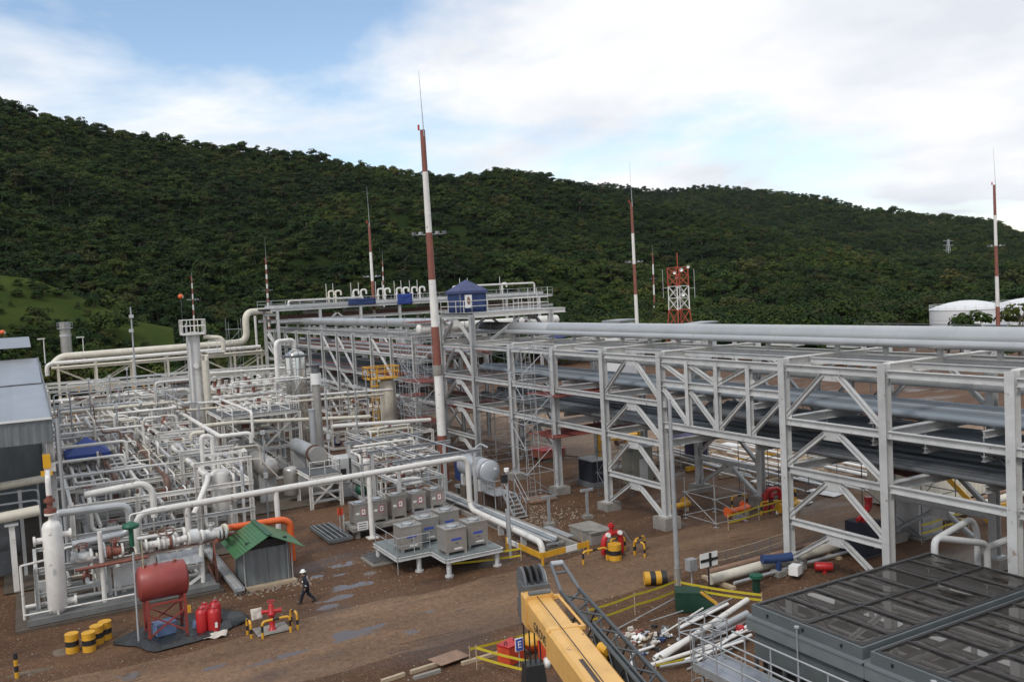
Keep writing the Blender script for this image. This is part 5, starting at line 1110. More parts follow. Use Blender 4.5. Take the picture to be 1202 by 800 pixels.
# grey shed roof at the left edge
t = thing('open_shed', 'large open-sided shed with grey sheet roof at the left edge', 'building', (-69, -10, 0))
z0, z1, xr = 10.1, 12.6, -80.0
def sheetrow(xa, za, xb, zb, ya, yb_, n_):
    wy = (yb_-ya)/n_
    for k in range(n_): put('roof_sheet', MB().sheet((xa, ya+wy*k, za+.01*(k % 2)), (0, wy*1.02, 0), (xb-xa, 0, zb-za), 12, 1, lambda i, j: .02*math.sin(i*18.85*2), .02), ROOFG, t)
sheetrow(-57.9, z0, -69.2, 11.36, -26, 1.15, 14); sheetrow(-69.0, 11.42, -80.2, 12.68, -26, .95, 14)
sheetrow(-80, 13.6, -92, 14.2, -26, .5, 6)
wy = 27.15/12
for k in range(12): put('wall_sheet', MB().sheet((-57.95, -26+wy*k, 8.65), (0, wy, 0), (0, 0, 1.4), 16, 1, lambda i, j: .025*math.sin(i*18.85*1.7), .02), CORR, t)
put('eave_flashing', MB().beam((-57.86, -26, 10.06), (-57.86, 1.2, 10.06), .06, .12), SIGNW, t); put('verge_flashing', MB().beam((-57.9, 1.2, 10.1), (-80.1, 1.0, 12.66), .1, .2), DKSTEEL, t)
for x in (-58.2, -69, -80):
    for y in (-24, -12, 1.0): ibar('column', (x, y, 0), (x, y, 9.9+(-58-x)*.11), .4, .4, t, (0, 1, 0), STEEL)
    ibar('rafter', (x, -25, 9.9+(-58-x)*.11), (x, 1.0, 9.9+(-58-x)*.11), .25, .4, t)
put('back_wall', MB().slab(-80.4, -80.2, -26, .9, 0, 12.4), CORR, t)
put('wall_lamp', MB().box((-57.7, .75, 7.6), (.5, .4, .75)).box((-57.7, .7, 6.9), (.5, .6, .25)), mat('amber', (.75, .40, .02), .35, var=.1), t); put('lamp_bracket', MB().box((-57.8, .9, 7.2), (.3, .6, .5)), SIGNW, t)
put('downpipe', MB().cyl((-57.6, 1.45, .2), (-57.6, 1.45, 10), .1, 8), CLAD, t)
put('machine', MB().box((-66, -5, 1.5), (6, 7, 3)).cyl((-64, -9, 2), (-64, -1, 2), 1.1, 16), DKSTEEL, t)

# blue canopy among the pipes
cx, cy, zt = -75, 3.75, 5.45
t = thing('canopy', 'bright blue pyramid canopy among the pipes beside the grey shed', 'canopy', (cx, cy, 0)); b = MB(); hx, hy = 1.7, 1.55
i0 = b.add([(cx+hx, cy-hy, zt), (cx+hx, cy+hy, zt), (cx-hx, cy+hy, zt), (cx-hx, cy-hy, zt)]); i1 = b.add([(cx, cy, zt+1.15)]); i2 = b.add([(cx+hx, cy-hy, zt-.25), (cx+hx, cy+hy, zt-.25), (cx-hx, cy+hy, zt-.25), (cx-hx, cy-hy, zt-.25)])
for k in range(4): b.face([i0+k, i0+(k+1) % 4, i1]); b.face([i2+k, i2+(k+1) % 4, i0+(k+1) % 4, i0+k])
put('cloth_top', b, BLUE, t)
for sx in (-1, 1):
    for sy in (-1, 1): rod('leg', (cx+sx*hx*.95, cy+sy*hy*.95, 2.7), (cx+sx*hx*.95, cy+sy*hy*.95, zt), .06, GALV, t)

# ================================================================== SCAFFOLDS
def scaffold(label, x0, y0, nx_, ny_, bx, by, h, lift=2.0, m=GALV, decks=(), ladders=(), d=.055, diag=True):
    t = thing('scaffold', label, 'scaffold', (x0, y0, 0)); X = [x0+bx*i for i in range(nx_+1)]; Y = [y0+by*j for j in range(ny_+1)]; nl = int(h/lift)
    for i, x in enumerate(X):
        for j, y in enumerate(Y):
            rod('standard', (x, y, .02), (x, y, h+rnd.uniform(0, 1.0)), d, m, t); bar('sole_plate', (x, y, 0), (x, y, .03), .25, .25, m, t)
    for k in range(nl+1):
        for dz in ((0, 1.0) if k in decks else (0,)):
            z = .25+k*lift+dz
            if z > h+.4: continue
            for y in Y: rod('ledger', (X[0]-.2, y, z), (X[-1]+.2, y, z), d, m, t)
            for x in X: rod('transom', (x, Y[0]-.2, z), (x, Y[-1]+.2, z), d, m, t)
    if diag:
        for k in range(nl):
            z = .25+k*lift; a, c = (X[0], X[-1]) if k % 2 else (X[-1], X[0]); rod('diagonal', (a, Y[0], z), (c, Y[0], z+lift), d, m, t)
            a, c = (Y[0], Y[-1]) if k % 2 else (Y[-1], Y[0]); rod('diagonal', (X[-1], a, z), (X[-1], c, z+lift), d, m, t)
    for k in decks:
        n_ = max(2, int((Y[-1]-Y[0])/.3))
        for j in range(n_): put('board', MB().box(((X[0]+X[-1])/2, Y[0]+(Y[-1]-Y[0])*(j+.5)/n_, .33+k*lift), (X[-1]-X[0]+.3, (Y[-1]-Y[0])/n_*.9, .05), rnd.uniform(-.01, .01)), PLANK, t)
    for (x, y, z0_, z1_) in ladders:
        for s in (0, .42): rod('ladder_stile', (x, y+s, z0_), (x-.35, y+s, z1_), .05, m, t)
        for q in range(int((z1_-z0_)/.35)): f_ = (q+.5)*.35/(z1_-z0_); rod('rung', (x-.35*f_, y, z0_+(z1_-z0_)*f_), (x-.35*f_, y+.42, z0_+(z1_-z0_)*f_), .035, m, t)
    return t
scaffold('tall galvanised climbing scaffold with ladders against the large rack, in the middle bay', -59.6, 32.6, 1, 1, 2.2, 2.4, 11.5, 1.9, decks=(), ladders=((-57.6, 33.0, .2, 4.2), (-57.8, 33.6, 4.2, 8.0), (-57.6, 33.2, 8.0, 11.8)), d=.06)
b = put('ladder_foot_board', MB().box((-57.6, 33.6, .12), (1.6, 2.2, .14)), WOOD, None, (-57.6, 33.6, 0), 'wooden board under the foot of the tall climbing scaffold', 'board')
scaffold('dense scaffold left of the tall red and white mast, nearest part', -80.5, 32.2, 2, 1, 2.1, 2.4, 12.5, 1.9, decks=(2, 4), ladders=((-78.5, 32.6, .3, 4), (-79, 32.6, 4, 8)))
scaffold('dense scaffold left of the tall red and white mast, behind the first', -84.8, 33.6, 1, 1, 2.4, 2.2, 13.2, 1.9, decks=(3,), ladders=((-84, 34, 6, 10),))
scaffold('scaffold inside the braced tower behind the tall mast', -78.2, 38.2, 2, 2, 2.6, 2.8, 12.5, 2.0, decks=())
scaffold('scaffold tower with dark red boards seen through the bay right of the road bay', -37.6, 45.6, 1, 1, 4.2, 3.2, 7.2, 2.3, DKSTEEL, (3,), ((-34.5, 46, .2, 6.5),), .06)
scaffold('scaffold seen under the truss span of the large rack', -49.5, 46.5, 1, 2, 4.0, 3.0, 6.2, 2.0, DKSTEEL, (), (), .055)
scaffold('low sloping scaffold with yellow rails under the truss span', -46.4, 38.6, 1, 1, 3.0, 2.6, 2.4, 1.6, GALV, (), (), .06)
scaffold('thin scaffold at the left end of the older rack by the cream arch', -150.5, 29.6, 1, 1, 2.2, 2.0, 13.5, 2.0, GALV, ())
scaffold('small scaffold beside the dark blue generator under the large rack', -55.6, 37.8, 1, 1, 1.6, 2.0, 3.2, 1.6, DKSTEEL, ())
scaffold('light scaffold poles between the low frame and the tall white column', -90.5, 10.8, 1, 1, 2.4, 1.6, 8.8, 2.0, GALV, ())
scaffold('light scaffold poles beside the far left pipe bridge', -145, 19, 1, 2, 2.4, 3.0, 8.4, 2.0, GALV, ())
scaffold('thin scaffold hanging behind the right bay of the large rack', -25.8, 44.9, 1, 1, 2.2, 1.8, 7.5, 2.4, DKSTEEL, (), ())

# ================================================================== MIDDLE GROUND
# stainless tote tanks
def tote(x, y, z, sx, sy, h, label, group, front, rz=0):
    t = thing('tote_tank', label, 'tote tank', (x, y, z), group)
    put('body', MB().box((x, y, z+.18+h/2), (sx, sy, h)), STAIN, t)
    for dx in (-1, 1):
        for dy in (-1, 1): put('foot', MB().box((x+dx*(sx/2-.08), y+dy*(sy/2-.08), z+.09), (.14, .14, .18)), STAIN, t)
    put('top_rim', MB().slab(x-sx/2-.03, x+sx/2+.03, y-sy/2-.03, y-sy/2+.04, z+h+.14, z+h+.23).slab(x-sx/2-.03, x+sx/2+.03, y+sy/2-.04, y+sy/2+.03, z+h+.14, z+h+.23).slab(x-sx/2-.03, x-sx/2+.04, y-sy/2+.04, y+sy/2-.04, z+h+.14, z+h+.23).slab(x+sx/2-.04, x+sx/2+.03, y-sy/2+.04, y+sy/2-.04, z+h+.14, z+h+.23), STAIN, t)
    lid = put('lid', MB().lathe((x, y, z+h+.18), (0, 0, 1), [(.36, 0), (.36, .07), (.3, .1), (0, .12)], 16), CLAD, t)
    put('lid_ring', MB().torus((x, y, z+h+.24), (0, 0, 1), .34, .03, 16, 5), DKSTEEL, lid)
    put('vent', MB().cyl((x+.2, y+.42, z+h+.18), (x+.2, y+.42, z+h+.4), .06, 8), STAIN, t)
    xf = x+sx/2+.006
    if front == 'red':
        put('warning_plate', MB().box((xf, y+.12, z+h*.72), (.012, .36, .46)), SIGNR, t); put('plate_paper', MB().box((xf+.008, y+.12, z+h*.72), (.012, .27, .37)), SIGNW, t)
        put('print_line', MB().box((xf+.016, y+.12, z+h*.78), (.008, .16, .03)).box((xf+.016, y+.10, z+h*.70), (.008, .1, .08)), OXIDE, t); put('small_plate', MB().box((xf, y-.3, z+h*.66), (.012, .24, .14)), SIGNW, t)
    else:
        put('blue_label', MB().box((xf, y, z+h*.68), (.012, .62, .13)), BLUEL, t); put('plate', MB().box((xf, y+.02, z+h*.5), (.012, .2, .06)), DKSTEEL, t)
        put('sticker', MB().box((xf, y+.1, z+.34), (.012, .5, .08)), SIGNW, t)
    return t
RW = ('leftmost', 'second from left', 'middle', 'fourth from left', 'rightmost')
for k, y in enumerate((19.25, 20.55, 21.95, 23.45, 24.9)):
    lo = k < 3; tote(-57.4, y, .75 if lo else 1.05, 1.15, 1.05, (1.25, 1.3, 1.42, 1.05, 1.05)[k], RW[k]+' steel tote tank in the back row with red-edged warning plates', 'back row of steel tote tanks', 'red')
t = thing('tote_stand', 'low concrete-coloured stand under the back row of tote tanks', 'stand', (-57.2, 21.5, 0))
put('deck', MB().slab(-58.6, -56.3, 18.4, 22.9, .5, .75), CONC, t); put('side_deck', MB().slab(-58.2, -56.5, 23.0, 25.8, .92, 1.02), GALV, t)
for y in (18.8, 22.5): bar('leg', (-56.6, y, 0), (-56.6, y, .5), .25, .25, CONC, t); bar('leg', (-58.3, y, 0), (-58.3, y, .5), .25, .25, CONC, t)
for y in (23.2, 24.4, 25.7): bar('frame_leg', (-56.5, y, 0), (-56.5, y, .92), .1, .1, GALV, t)
for z in (.45, .8): bar('frame_rail', (-56.5, 23.2, z), (-56.5, 25.7, z), .07, .07, GALV, t)
t = thing('grating_pallet', 'dark steel grating frame lying on the mud left of the back tote row', 'grating', (-58.5, 17.6, 0))
put('frame_beam', MB().slab(-60.8, -56.2, 16.7, 16.82, .1, .3).slab(-60.8, -56.2, 18.2, 18.32, .1, .3).slab(-60.8, -60.68, 16.82, 18.2, .1, .3).slab(-56.32, -56.2, 16.82, 18.2, .1, .3), DKSTEEL, t)
for k in range(18): bar('grating_bar', (-60.6+.25*k, 16.8, .3), (-60.6+.25*k, 18.2, .3), .05, .06, PAD, t)
for k in range(4): bar('cross_strip', (-60.7, 16.95+.36*k, .34), (-56.3, 16.95+.36*k, .34), .05, .04, GALV, t)
t = thing('notice_board', 'white notice with dark lines leaning at the end of the back tote row', 'sign', (-56.1, 19.1, .4)); put('panel', MB().box((-56.2, 19.05, .88), (.03, .75, .55)), SIGNW, t)
for k in range(3): put('text_line', MB().box((-56.18, 19.05, .72+.16*k), (.012, .55, .05)), DKSTEEL, t)
pipe('hose_post', [(-57.9, 18.3, .3), (-57.9, 18.3, 1.5)], .06, STEEL, 'thin grey post left of the back tote row', 'post')
t = thing('hydrant_flag', 'small orange-red flag on a post by the left end of the back tote row', 'flag', (-57.8, 18.0, 0)); rod('post', (-57.8, 18.0, 0), (-57.8, 18.0, 1.9), .05, STEEL, t); put('cloth', MB().sheet((-57.8, 17.85, 1.45), (0, .42, 0), (0, 0, .5), 4, 4, lambda i, j: .06*math.sin(i*6), .01), ORBOX, t)
t = thing('cable_coil', 'dark pile of steel mesh on a pallet in front of the back tote row', 'mesh pile', (-50.9, 18.0, 0)); b = MB().slab(-51.9, -49.7, 17.3, 18.9, .02, .14); put('pallet', b, CONC, t)
for k in range(14): bar('mesh_bar', (-51.8+.15*k, 17.4, .2+.02*(k % 4)), (-51.8+.15*k, 18.8, .4+.03*(k % 3)), .03, .03, DKSTEEL, t); 
for k in range(9): bar('mesh_bar', (-51.8, 17.45+.16*k, .22+.02*(k % 3)), (-49.8, 17.45+.16*k, .3), .03, .03, DKSTEEL, t)
# front stand with five totes
for k, (x, y, lab) in enumerate(((-48.2, 19.05, 'front row left steel tote tank behind the low railing'), (-49.2, 20.6, 'back steel tote tank on the front stand, second from the left'), (-49.9, 22.3, 'steel tote tank at the back right of the front stand'), (-46.0, 20.9, 'nearest steel tote tank on the front stand with blue label'), (-46.5, 22.55, 'right front steel tote tank on the front stand with blue label'))):
    tote(x, y, 1.16, 1.2, 1.3, 1.3, lab, 'steel tote tanks on the front stand', 'blue')
t = thing('tote_stand', 'grey steel stand with thick legs under the nearest five tote tanks', 'stand', (-47.5, 21, 0))
put('deck', MB().slab(-51.0, -47.15, 17.95, 20.0, 1.08, 1.16).slab(-51.0, -45.1, 20.05, 23.6, 1.08, 1.16), mat('grey_green_deck', (.20, .23, .23), .55, .1, var=.35, sc_=1.5), t)
for p, q in (((-47.1, 17.95), (-47.1, 20.0)), ((-45.05, 20.05), (-45.05, 23.65)), ((-51.0, 17.9), (-47.1, 17.9)), ((-51, 23.68), (-45.05, 23.68)), ((-47.1, 20.02), (-45.1, 20.02))): ibar('edge_beam', (*p, .98), (*q, .98), .14, .22, t)
for x, y in ((-47.3, 19.3), (-45.3, 20.3), (-45.3, 23.4), (-50.8, 18.1), (-50.8, 23.4), (-48.2, 23.4)): put('leg', MB().cyl((x, y, 0), (x, y, .92), .15, 12).cyl((x, y, 0), (x, y, .1), .26, 12), STEEL, t)
for a, c in (((-47.15, 18.0), (-47.15, 20.0)), ((-50.9, 18.0), (-47.15, 18.0))):
    for hh in (.55, 1.05): rod('rail', (*a, 1.16+hh), (*c, 1.16+hh), .05, GALV, t)
for x, y in ((-47.15, 18.0), (-47.15, 19.0), (-47.15, 20.0), (-49, 18), (-50.9, 18)): rod('rail_post', (x, y, 1.16), (x, y, 2.25), .05, GALV, t)
rod('stair_rail', (-47.1, 17.9, .1), (-47.1, 17.9, 2.2), .05, GALV, t)
# grey horizontal drum with its stair platform
t = thing('grey_drum', 'grey horizontal drum with domed end beside the bend of the long white pipe', 'vessel', (-58.5, 29.2, 0))
put('shell', MB().vessel((-61.2, 29.4, 2.9), (-57.4, 29.4, 2.9), .84, 28, .35), mat('grey_drum_paint', (.43, .45, .48), .36, .15, var=.1, sc_=.8), t)
put('end_ring', MB().cyl((-57.5, 29.4, 2.9), (-57.35, 29.4, 2.9), .87, 28), GALV, t)
for x in (-60.8, -58.0): put('saddle', MB().box((x, 29.4, 1.8), (.4, 1.3, .9)), STEEL, t); put('pier', MB().box((x, 29.4, .7), (.9, 1.3, 1.4)), RUST if x > -59 else CONCD, t)
put('nozzle', MB().cyl((-59.6, 29.4, 3.8), (-59.6, 29.4, 4.3), .3, 14).cyl((-59.6, 29.4, 4.2), (-59.6, 29.4, 4.32), .42, 14), GALV, t); put('top_bracket', MB().tube(arcs([(-59.6, 29.4, 4.3), (-59.6, 29.9, 4.6), (-59.2, 30.3, 4.3)], .2), .08, 8), GALV, t)
put('nameplate', MB().box((-57.0, 29.7, 3.1), (.06, .2, .14)), SIGNW, t)
t = thing('stair_platform', 'galvanised landing with steps and handrails beside the grey drum', 'stairs', (-56, 30, 0))
put('landing', MB().slab(-57.4, -55.4, 28.7, 30.3, 1.45, 1.52), GALV, t)
for x, y in ((-57.3, 28.8), (-55.5, 28.8), (-57.3, 30.2), (-55.5, 30.2)): rod('leg', (x, y, 0), (x, y, 1.45), .08, GALV, t)
railing(t, [(-57.4, 28.7, 1.5), (-55.4, 28.7, 1.5), (-55.4, 29.3, 1.5)], 1.05, 1.0, GALV, .055)
for s in (0, .95):
    p, q = V((-55.3, 29.35+s, 1.5)), V((-53.7, 29.35+s, .05)); bar('stringer', p, q, .05, .22, GALV, t); rod('hand_rail', p+V((0, 0, 1.05)), q+V((0, 0, 1.0)), .055, GALV, t)
    for f_ in (.02, .5, .98): rod('rail_post', p.lerp(q, f_), p.lerp(q, f_)+V((0, 0, 1.03)), .05, GALV, t)
for k in range(6): put('tread', MB().box((-55.1+.27*k, 29.82, 1.3-.235*k), (.26, .9, .04)), GALV, t)
t = thing('blue_cabinet', 'blue and black pump cabinet on legs behind the bend of the long white pipe', 'cabinet', (-63, 29.6, 0)); put('housing', MB().box((-63.2, 30.3, 2.0), (1.4, 1.4, 1.6)), BLUED, t); put('top_panel', MB().box((-62.47, 30.1, 2.4), (.04, .7, .5)), VBLUE, t); put('base', MB().box((-63.2, 30.3, .7), (1.5, 1.5, .2)), GALV, t)
for dx in (-.6, .6): bar('leg', (-63.2+dx, 30.3, 0), (-63.2+dx, 30.3, .6), .12, 1.2, DKSTEEL, t)
t = thing('blue_cabinet', 'dark blue generator set under the large rack behind the climbing scaffold', 'generator', (-58.3, 40, 0)); put('housing', MB().box((-59.0, 39.6, 1.3), (2.0, 1.3, 1.7)), NAVY, t); put('lid', MB().box((-59.0, 39.6, 2.2), (2.1, 1.4, .12)), CLAD, t); put('skid', MB().box((-59, 39.6, .22), (2.4, 1.5, .44)), DKSTEEL, t)
t = thing('grey_hut', 'grey green equipment hut under the large rack behind the rack legs', 'hut', (-57, 43.5, 0)); put('wall', MB().box((-57.2, 42.8, 1.5), (1.6, 1.9, 3.0)), mat('hut_grey', (.20, .20, .17), .6, var=.2), t); put('roof', MB().box((-57.2, 42.8, 3.05), (1.9, 2.2, .1)), GALV, t); put('door', MB().box((-56.38, 42.8, 1.1), (.04, .8, 2.0)), STEEL, t)
t = thing('yellow_gantry', 'yellow pipe frame seen under the large rack behind the grey hut', 'frame', (-64, 44, 0))
for (x, y) in ((-65, 44.5), (-65, 47.5), (-63, 47.5)): bar('post', (x, y, 0), (x, y, 3.0), .2, .2, YEL, t)
for z in (2.2, 3.0): bar('beam', (-65, 44.5, z), (-65, 47.5, z), .2, .2, YEL, t)
bar('beam', (-65, 47.5, 3.0), (-63, 47.5, 3.0), .2, .2, YEL, t); put('red_valve', MB().vessel((-64.9, 45.2, 1.6), (-64.9, 45.2, 2.2), .25, 10), RED, t)
t = thing('red_crate', 'red steel trough on the ground under the rack left of the climbing scaffold', 'trough', (-71, 43, 0)); put('body', MB().slab(-72.2, -70, 41.5, 44, .3, 1.0), OXIDE, t); put('rim', MB().slab(-72.25, -69.95, 41.45, 44.05, 1.0, 1.08), RED, t)
for x in (-72, -70.2): bar('foot', (x, 41.7, .0), (x, 43.8, .15), .2, .3, DKSTEEL, t)

# pipe trench with a bundle of small pipes, kerbs and yellow guard at its near end
t = thing('pipe_trench', 'shallow concrete pipe trench running from the tall mast to the yellow guard', 'trench', (-55, 28, 0))
put('trench_floor', MB().slab(-72, -44.6, 27.3, 28.7, .02, .05), CONCD, t); put('kerb', MB().slab(-72, -44.6, 28.7, 28.95, -.05, .42).slab(-72, -52, 27.1, 27.3, -.05, .3), CONC, t)
for k in range(8): bar('cross_support', (-70+3.4*k, 27.35, .3), (-70+3.4*k, 28.65, .3), .1, .1, GALV, t)
for k, (y, rr, mm) in enumerate(((27.5, .07, GALV), (27.72, .05, STEEL), (27.92, .08, CLADB), (28.16, .05, GALV), (28.36, .07, STEEL), (28.54, .05, GALV))):
    pipe('trench_pipe', [(-72, y, .42+rr), (-46.8+.2*k, y, .42+rr), (-46.6+.2*k, y+.02, .42+rr), (-46.6+.2*k, y+.6, .1)] if k < 2 else [(-72, y, .42+rr), (-45.6-.25*k, y, .42+rr)], rr, mm, 'thin pipe in the shallow trench, '+ORD[k]+' of six from the front', 'pipe', 'pipes along the shallow trench', None, 8)
t = thing('corner_guard', 'yellow and white striped steel guard at the near end of the pipe trench', 'guard', (-44.2, 26.8, 0))
a, c = V((-43.6, 25.5, .62)), V((-43.9, 28.9, .62))
for k in range(4): bar('striped_board', a.lerp(c, k/4), a.lerp(c, (k+1)/4), .06, .34, (YEL, YEL, SIGNW, YEL)[k], t)
bar('striped_board', (-43.6, 25.4, .62), (-46.2, 25.4, .62), .06, .34, YEL, t); bar('striped_board', (-46.2, 25.4, .62), (-47.8, 25.4, .62), .06, .3, SIGNW, t)
for p in (a, c, V((-47.7, 25.4, .6))): bar('post', (p.x, p.y, 0), (p.x, p.y, .8), .12, .12, YEL, t)
t = thing('concrete_block', 'pale concrete block at the near end of the pipe trench', 'block', (-46.5, 30.9, 0)); put('block', MB().slab(-47.6, -45.2, 30.0, 31.6, -.05, .72), CONC, t); put('lid', MB().slab(-47.7, -45.1, 29.95, 31.65, .72, .8), CONC, t)
t = thing('flat_grating', 'narrow galvanised cover strip linking the trench to the concrete block', 'grating', (-47, 29.4, 0)); put('strip', MB().slab(-49.5, -46.5, 29.1, 29.6, .36, .44), GALV, t)
for x in (-49.2, -48, -46.8): bar('leg', (x, 29.35, 0), (x, 29.35, .36), .1, .3, GALV, t)
for x, y, lab in ((-50.8, 30.4, 'short T-shaped pipe support post left of its twin'), (-50.75, 33.5, 'short T-shaped pipe support post right of its twin')):
    t = thing('pipe_support', lab+' on the mud', 'post', (x, y, 0)); put('base', MB().box((x, y, .12), (.6, .6, .24)), CONC, t); bar('post', (x, y, .2), (x, y, 1.95), .16, .16, GALV, t); bar('cross_head', (x, y-.5, 2.0), (x, y+.5, 2.0), .16, .16, GALV, t)
t = thing('camera_pole', 'galvanised pole with a small lamp in front of the tote stand', 'pole', (-46.1, 24.75, 0)); put('pole', MB().cyl((-46.1, 24.75, 0), (-46.05, 24.75, 5.4), .1, 10, .08), GALV, t); put('lamp_box', MB().box((-46.05, 24.55, 4.9), (.26, .35, .5)), BLACK, t); put('lamp_cap', MB().cyl((-46.05, 24.75, 5.3), (-46.05, 24.75, 5.5), .16, 10), SIGNW, t)
pipe('short_post', [(-49.0, 26.2, 0), (-49.0, 26.2, 2.2)], .1, GALV, 'short thick grey post left of the lamp pole by the white pipe', 'post'); 
t = thing('lamp_pole', 'tall bare galvanised pole beside the striped drum and the sign', 'pole', (-36.2, 29.4, 0)); put('pole', MB().cyl((-36.2, 29.4, 0), (-36.15, 29.3, 10.0), .15, 12, .09), GALV, t); put('socket', MB().cyl((-36.2, 29.4, 0), (-36.2, 29.4, 1.0), .19, 12), CONC, t)
t = thing('meter_box', 'small grey meter box on a stand beside the tall bare pole', 'meter box', (-35.2, 29.6, 0)); put('housing', MB().box((-35.3, 29.6, 1.35), (.4, .5, .6)), GALV, t); rod('stand', (-35.3, 29.6, 0), (-35.3, 29.6, 1.1), .08, GALV, t)
t = thing('road_sign', 'small white sign with a black cross shape beside the tall bare pole', 'sign', (-34.2, 29.8, 0)); 
rod('post', (-34.2, 29.8, 0), (-34.2, 29.8, 2.1), .09, BLACK, t); put('panel', MB().box((-34.15, 29.8, 1.85), (.04, 1.15, .72)), SIGNW, t); put('cross', MB().box((-34.11, 29.8, 1.85), (.03, 1.15, .14)).box((-34.10, 29.86, 1.85), (.03, .14, .72)), BLACK, t)
t = thing('striped_drum', 'black and yellow striped drum lying by the tall bare pole', 'drum', (-37, 28.6, 0)); d = V((.45, .85, .0)).normalized(); p = V((-37.4, 28.1, .36))
for k in range(4): put('painted_band', MB().cyl(p+d*.3*k, p+d*.3*(k+1), .36, 16), (YEL, BLACK, YEL, BLACK)[k], t)
t = thing('waste_skip', 'dark green angular steel skip with a yellow edge', 'skip', (-32.6, 27.4, 0))
put('body', MB().prism([(-33.2, 26.8, .05), (-32.1, 28.3, .05), (-32.1, 28.3, .4), (-32.5, 27.75, .95), (-33.2, 26.8, 1.0)], (-.9, .65, 0)), GREEND, t)
put('edge', MB().prism([(-32.05, 28.35, .38), (-32.5, 27.77, .96), (-32.45, 27.8, 1.02), (-32.0, 28.4, .46)], (-.25, .18, 0)), YEL, t); put('lip', MB().beam((-33.2, 26.8, 1.01), (-32.5, 27.75, .97), .06, .07), GREEND, t)
# striped hydrant group under the rack
def hoop(par, x, y, rz, w_, h, m_=None):
    d = V((math.cos(rz), math.sin(rz), 0)); a = V((x, y, 0))-d*w_/2; c = V((x, y, 0))+d*w_/2
    pts = arcs([a, a+V((0, 0, h)), c+V((0, 0, h)), c], .22, 4); ln = [0]
    for p, q in zip(pts, pts[1:]): ln.append(ln[-1]+(q-p).length)
    tot = ln[-1]; nseg = 9
    def at_(s):
        for k in range(len(pts)-1):
            if s <= ln[k+1]+1e-6: return pts[k].lerp(pts[k+1], (s-ln[k])/max(1e-6, ln[k+1]-ln[k]))
        return pts[-1]
    for k in range(nseg):
        s0, s1 = tot*k/nseg, tot*(k+1)/nseg; mids = [at_(s0)]+[pts[q] for q in range(len(pts)) if s0+.01 < ln[q] < s1-.01]+[at_(s1)]
        put('striped_band', MB().tube(mids, .065, 8), BLACK if k % 3 == 1 else YEL, par)
def hydrant(x, y, s, label):
    t = thing('fire_hydrant', label, 'hydrant', (x, y, 0))
    put('barrel', MB().lathe((x, y, 0), (0, 0, 1), [(.2*s, 0), (.2*s, .06), (.12*s, .1), (.12*s, .75), (.18*s, .78), (.18*s, .86), (.12*s, .9), (.12*s, 1.25), (.06*s, 1.35), (0, 1.36)], 14), RED, t)
    for a in (-1, 1): put('outlet', MB().cyl((x, y, .95), (x+.12*a, y+.36*s*a, .95), .09, 10).cyl((x+.11*a, y+.32*s*a, .95), (x+.13*a, y+.42*s*a, .95), .12, 10), RED, t)
    put('handwheel', MB().torus((x, y, 1.45), (0, 0, 1), .16, .025, 12, 5).cyl((x, y, 1.3), (x, y, 1.46), .03, 6), RED, t)
    return t
t = hydrant(-43.35, 9.75, 1.1, 'red fire hydrant standing inside yellow and black hoops near the worker')
hg = thing('hoop_guard', 'three yellow and black hoops round the red hydrant near the worker', 'barrier', (-43, 9.7, 0))
hoop(hg, -43.2, 8.6, 1.35-1.57+.3, .62, .8); hoop(hg, -42.5, 9.75, 1.57, 1.35, .82); hoop(hg, -43.0, 10.75, .25, .62, .85)
flat('hydrant_pad', [(-44.0, 8.9), (-42.7, 8.9), (-42.7, 10.5), (-44.0, 10.5)], .06, CONC)
cloth('rag', (-43.9, 8.9, .5), (0, .55, 0), (-.2, 0, .5), RAG, 'dirty white sheet hung beside the red hydrant near the worker', 'rag', .06)
t = thing('fire_monitor', 'red arched fire monitor on a striped barrel under the large rack', 'fire monitor', (-42.2, 29.6, 0))
put('barrel_band', MB().cyl((-42.0, 29.5, 0), (-42.0, 29.5, .32), .4, 18), YEL, t); put('barrel_band', MB().cyl((-42.0, 29.5, .32), (-42.0, 29.5, .6), .4, 18), BLACK, t); put('barrel_band', MB().cyl((-42.0, 29.5, .6), (-42.0, 29.5, .95), .4, 18), YEL, t)
put('arch', MB().tube(arcs([(-42.6, 29.15, .2), (-42.6, 29.15, 1.35), (-42.6, 30.4, 1.45), (-42.6, 30.4, .1)], .55, 6), .17, 12), RED, t); put('nozzle', MB().cyl((-42.6, 29.75, 1.4), (-42.6, 29.75, 2.0), .14, 10).cyl((-42.6, 29.75, 1.8), (-42.6, 29.75, 1.9), .22, 10), RED, t)
for yy_ in (29.35, 30.2): put('white_cap', MB().cyl((-42.45, yy_, 1.38), (-42.3, yy_, 1.42), .14, 10), SIGNW, t)
hg = thing('hoop_guard', 'yellow and black hoops round the red fire monitor under the large rack', 'barrier', (-42, 29.8, 0)); hoop(hg, -42.3, 28.3, 1.5, 1.6, .75); hoop(hg, -41.6, 31.0, .2, .8, .85); hoop(hg, -42.2, 31.5, 1.9, 1.0, .9); hoop(hg, -43.2, 30.6, 1.5, 1.0, .8)
t = thing('handrail_frame', 'thin bent handrail frame lying behind the red fire monitor', 'frame', (-44.5, 30, 0))
for p, q in (((-44.2, 28.8, .1), (-45.6, 29.5, .9)), ((-45.6, 29.5, .9), (-44.8, 32.2, .6)), ((-44.2, 28.8, .1), (-43.6, 30.6, .1)), ((-44.8, 32.2, .6), (-44.2, 32.3, .05))): rod('tube', p, q, .06, WOOD if p[2] < .5 else DKSTEEL, t)

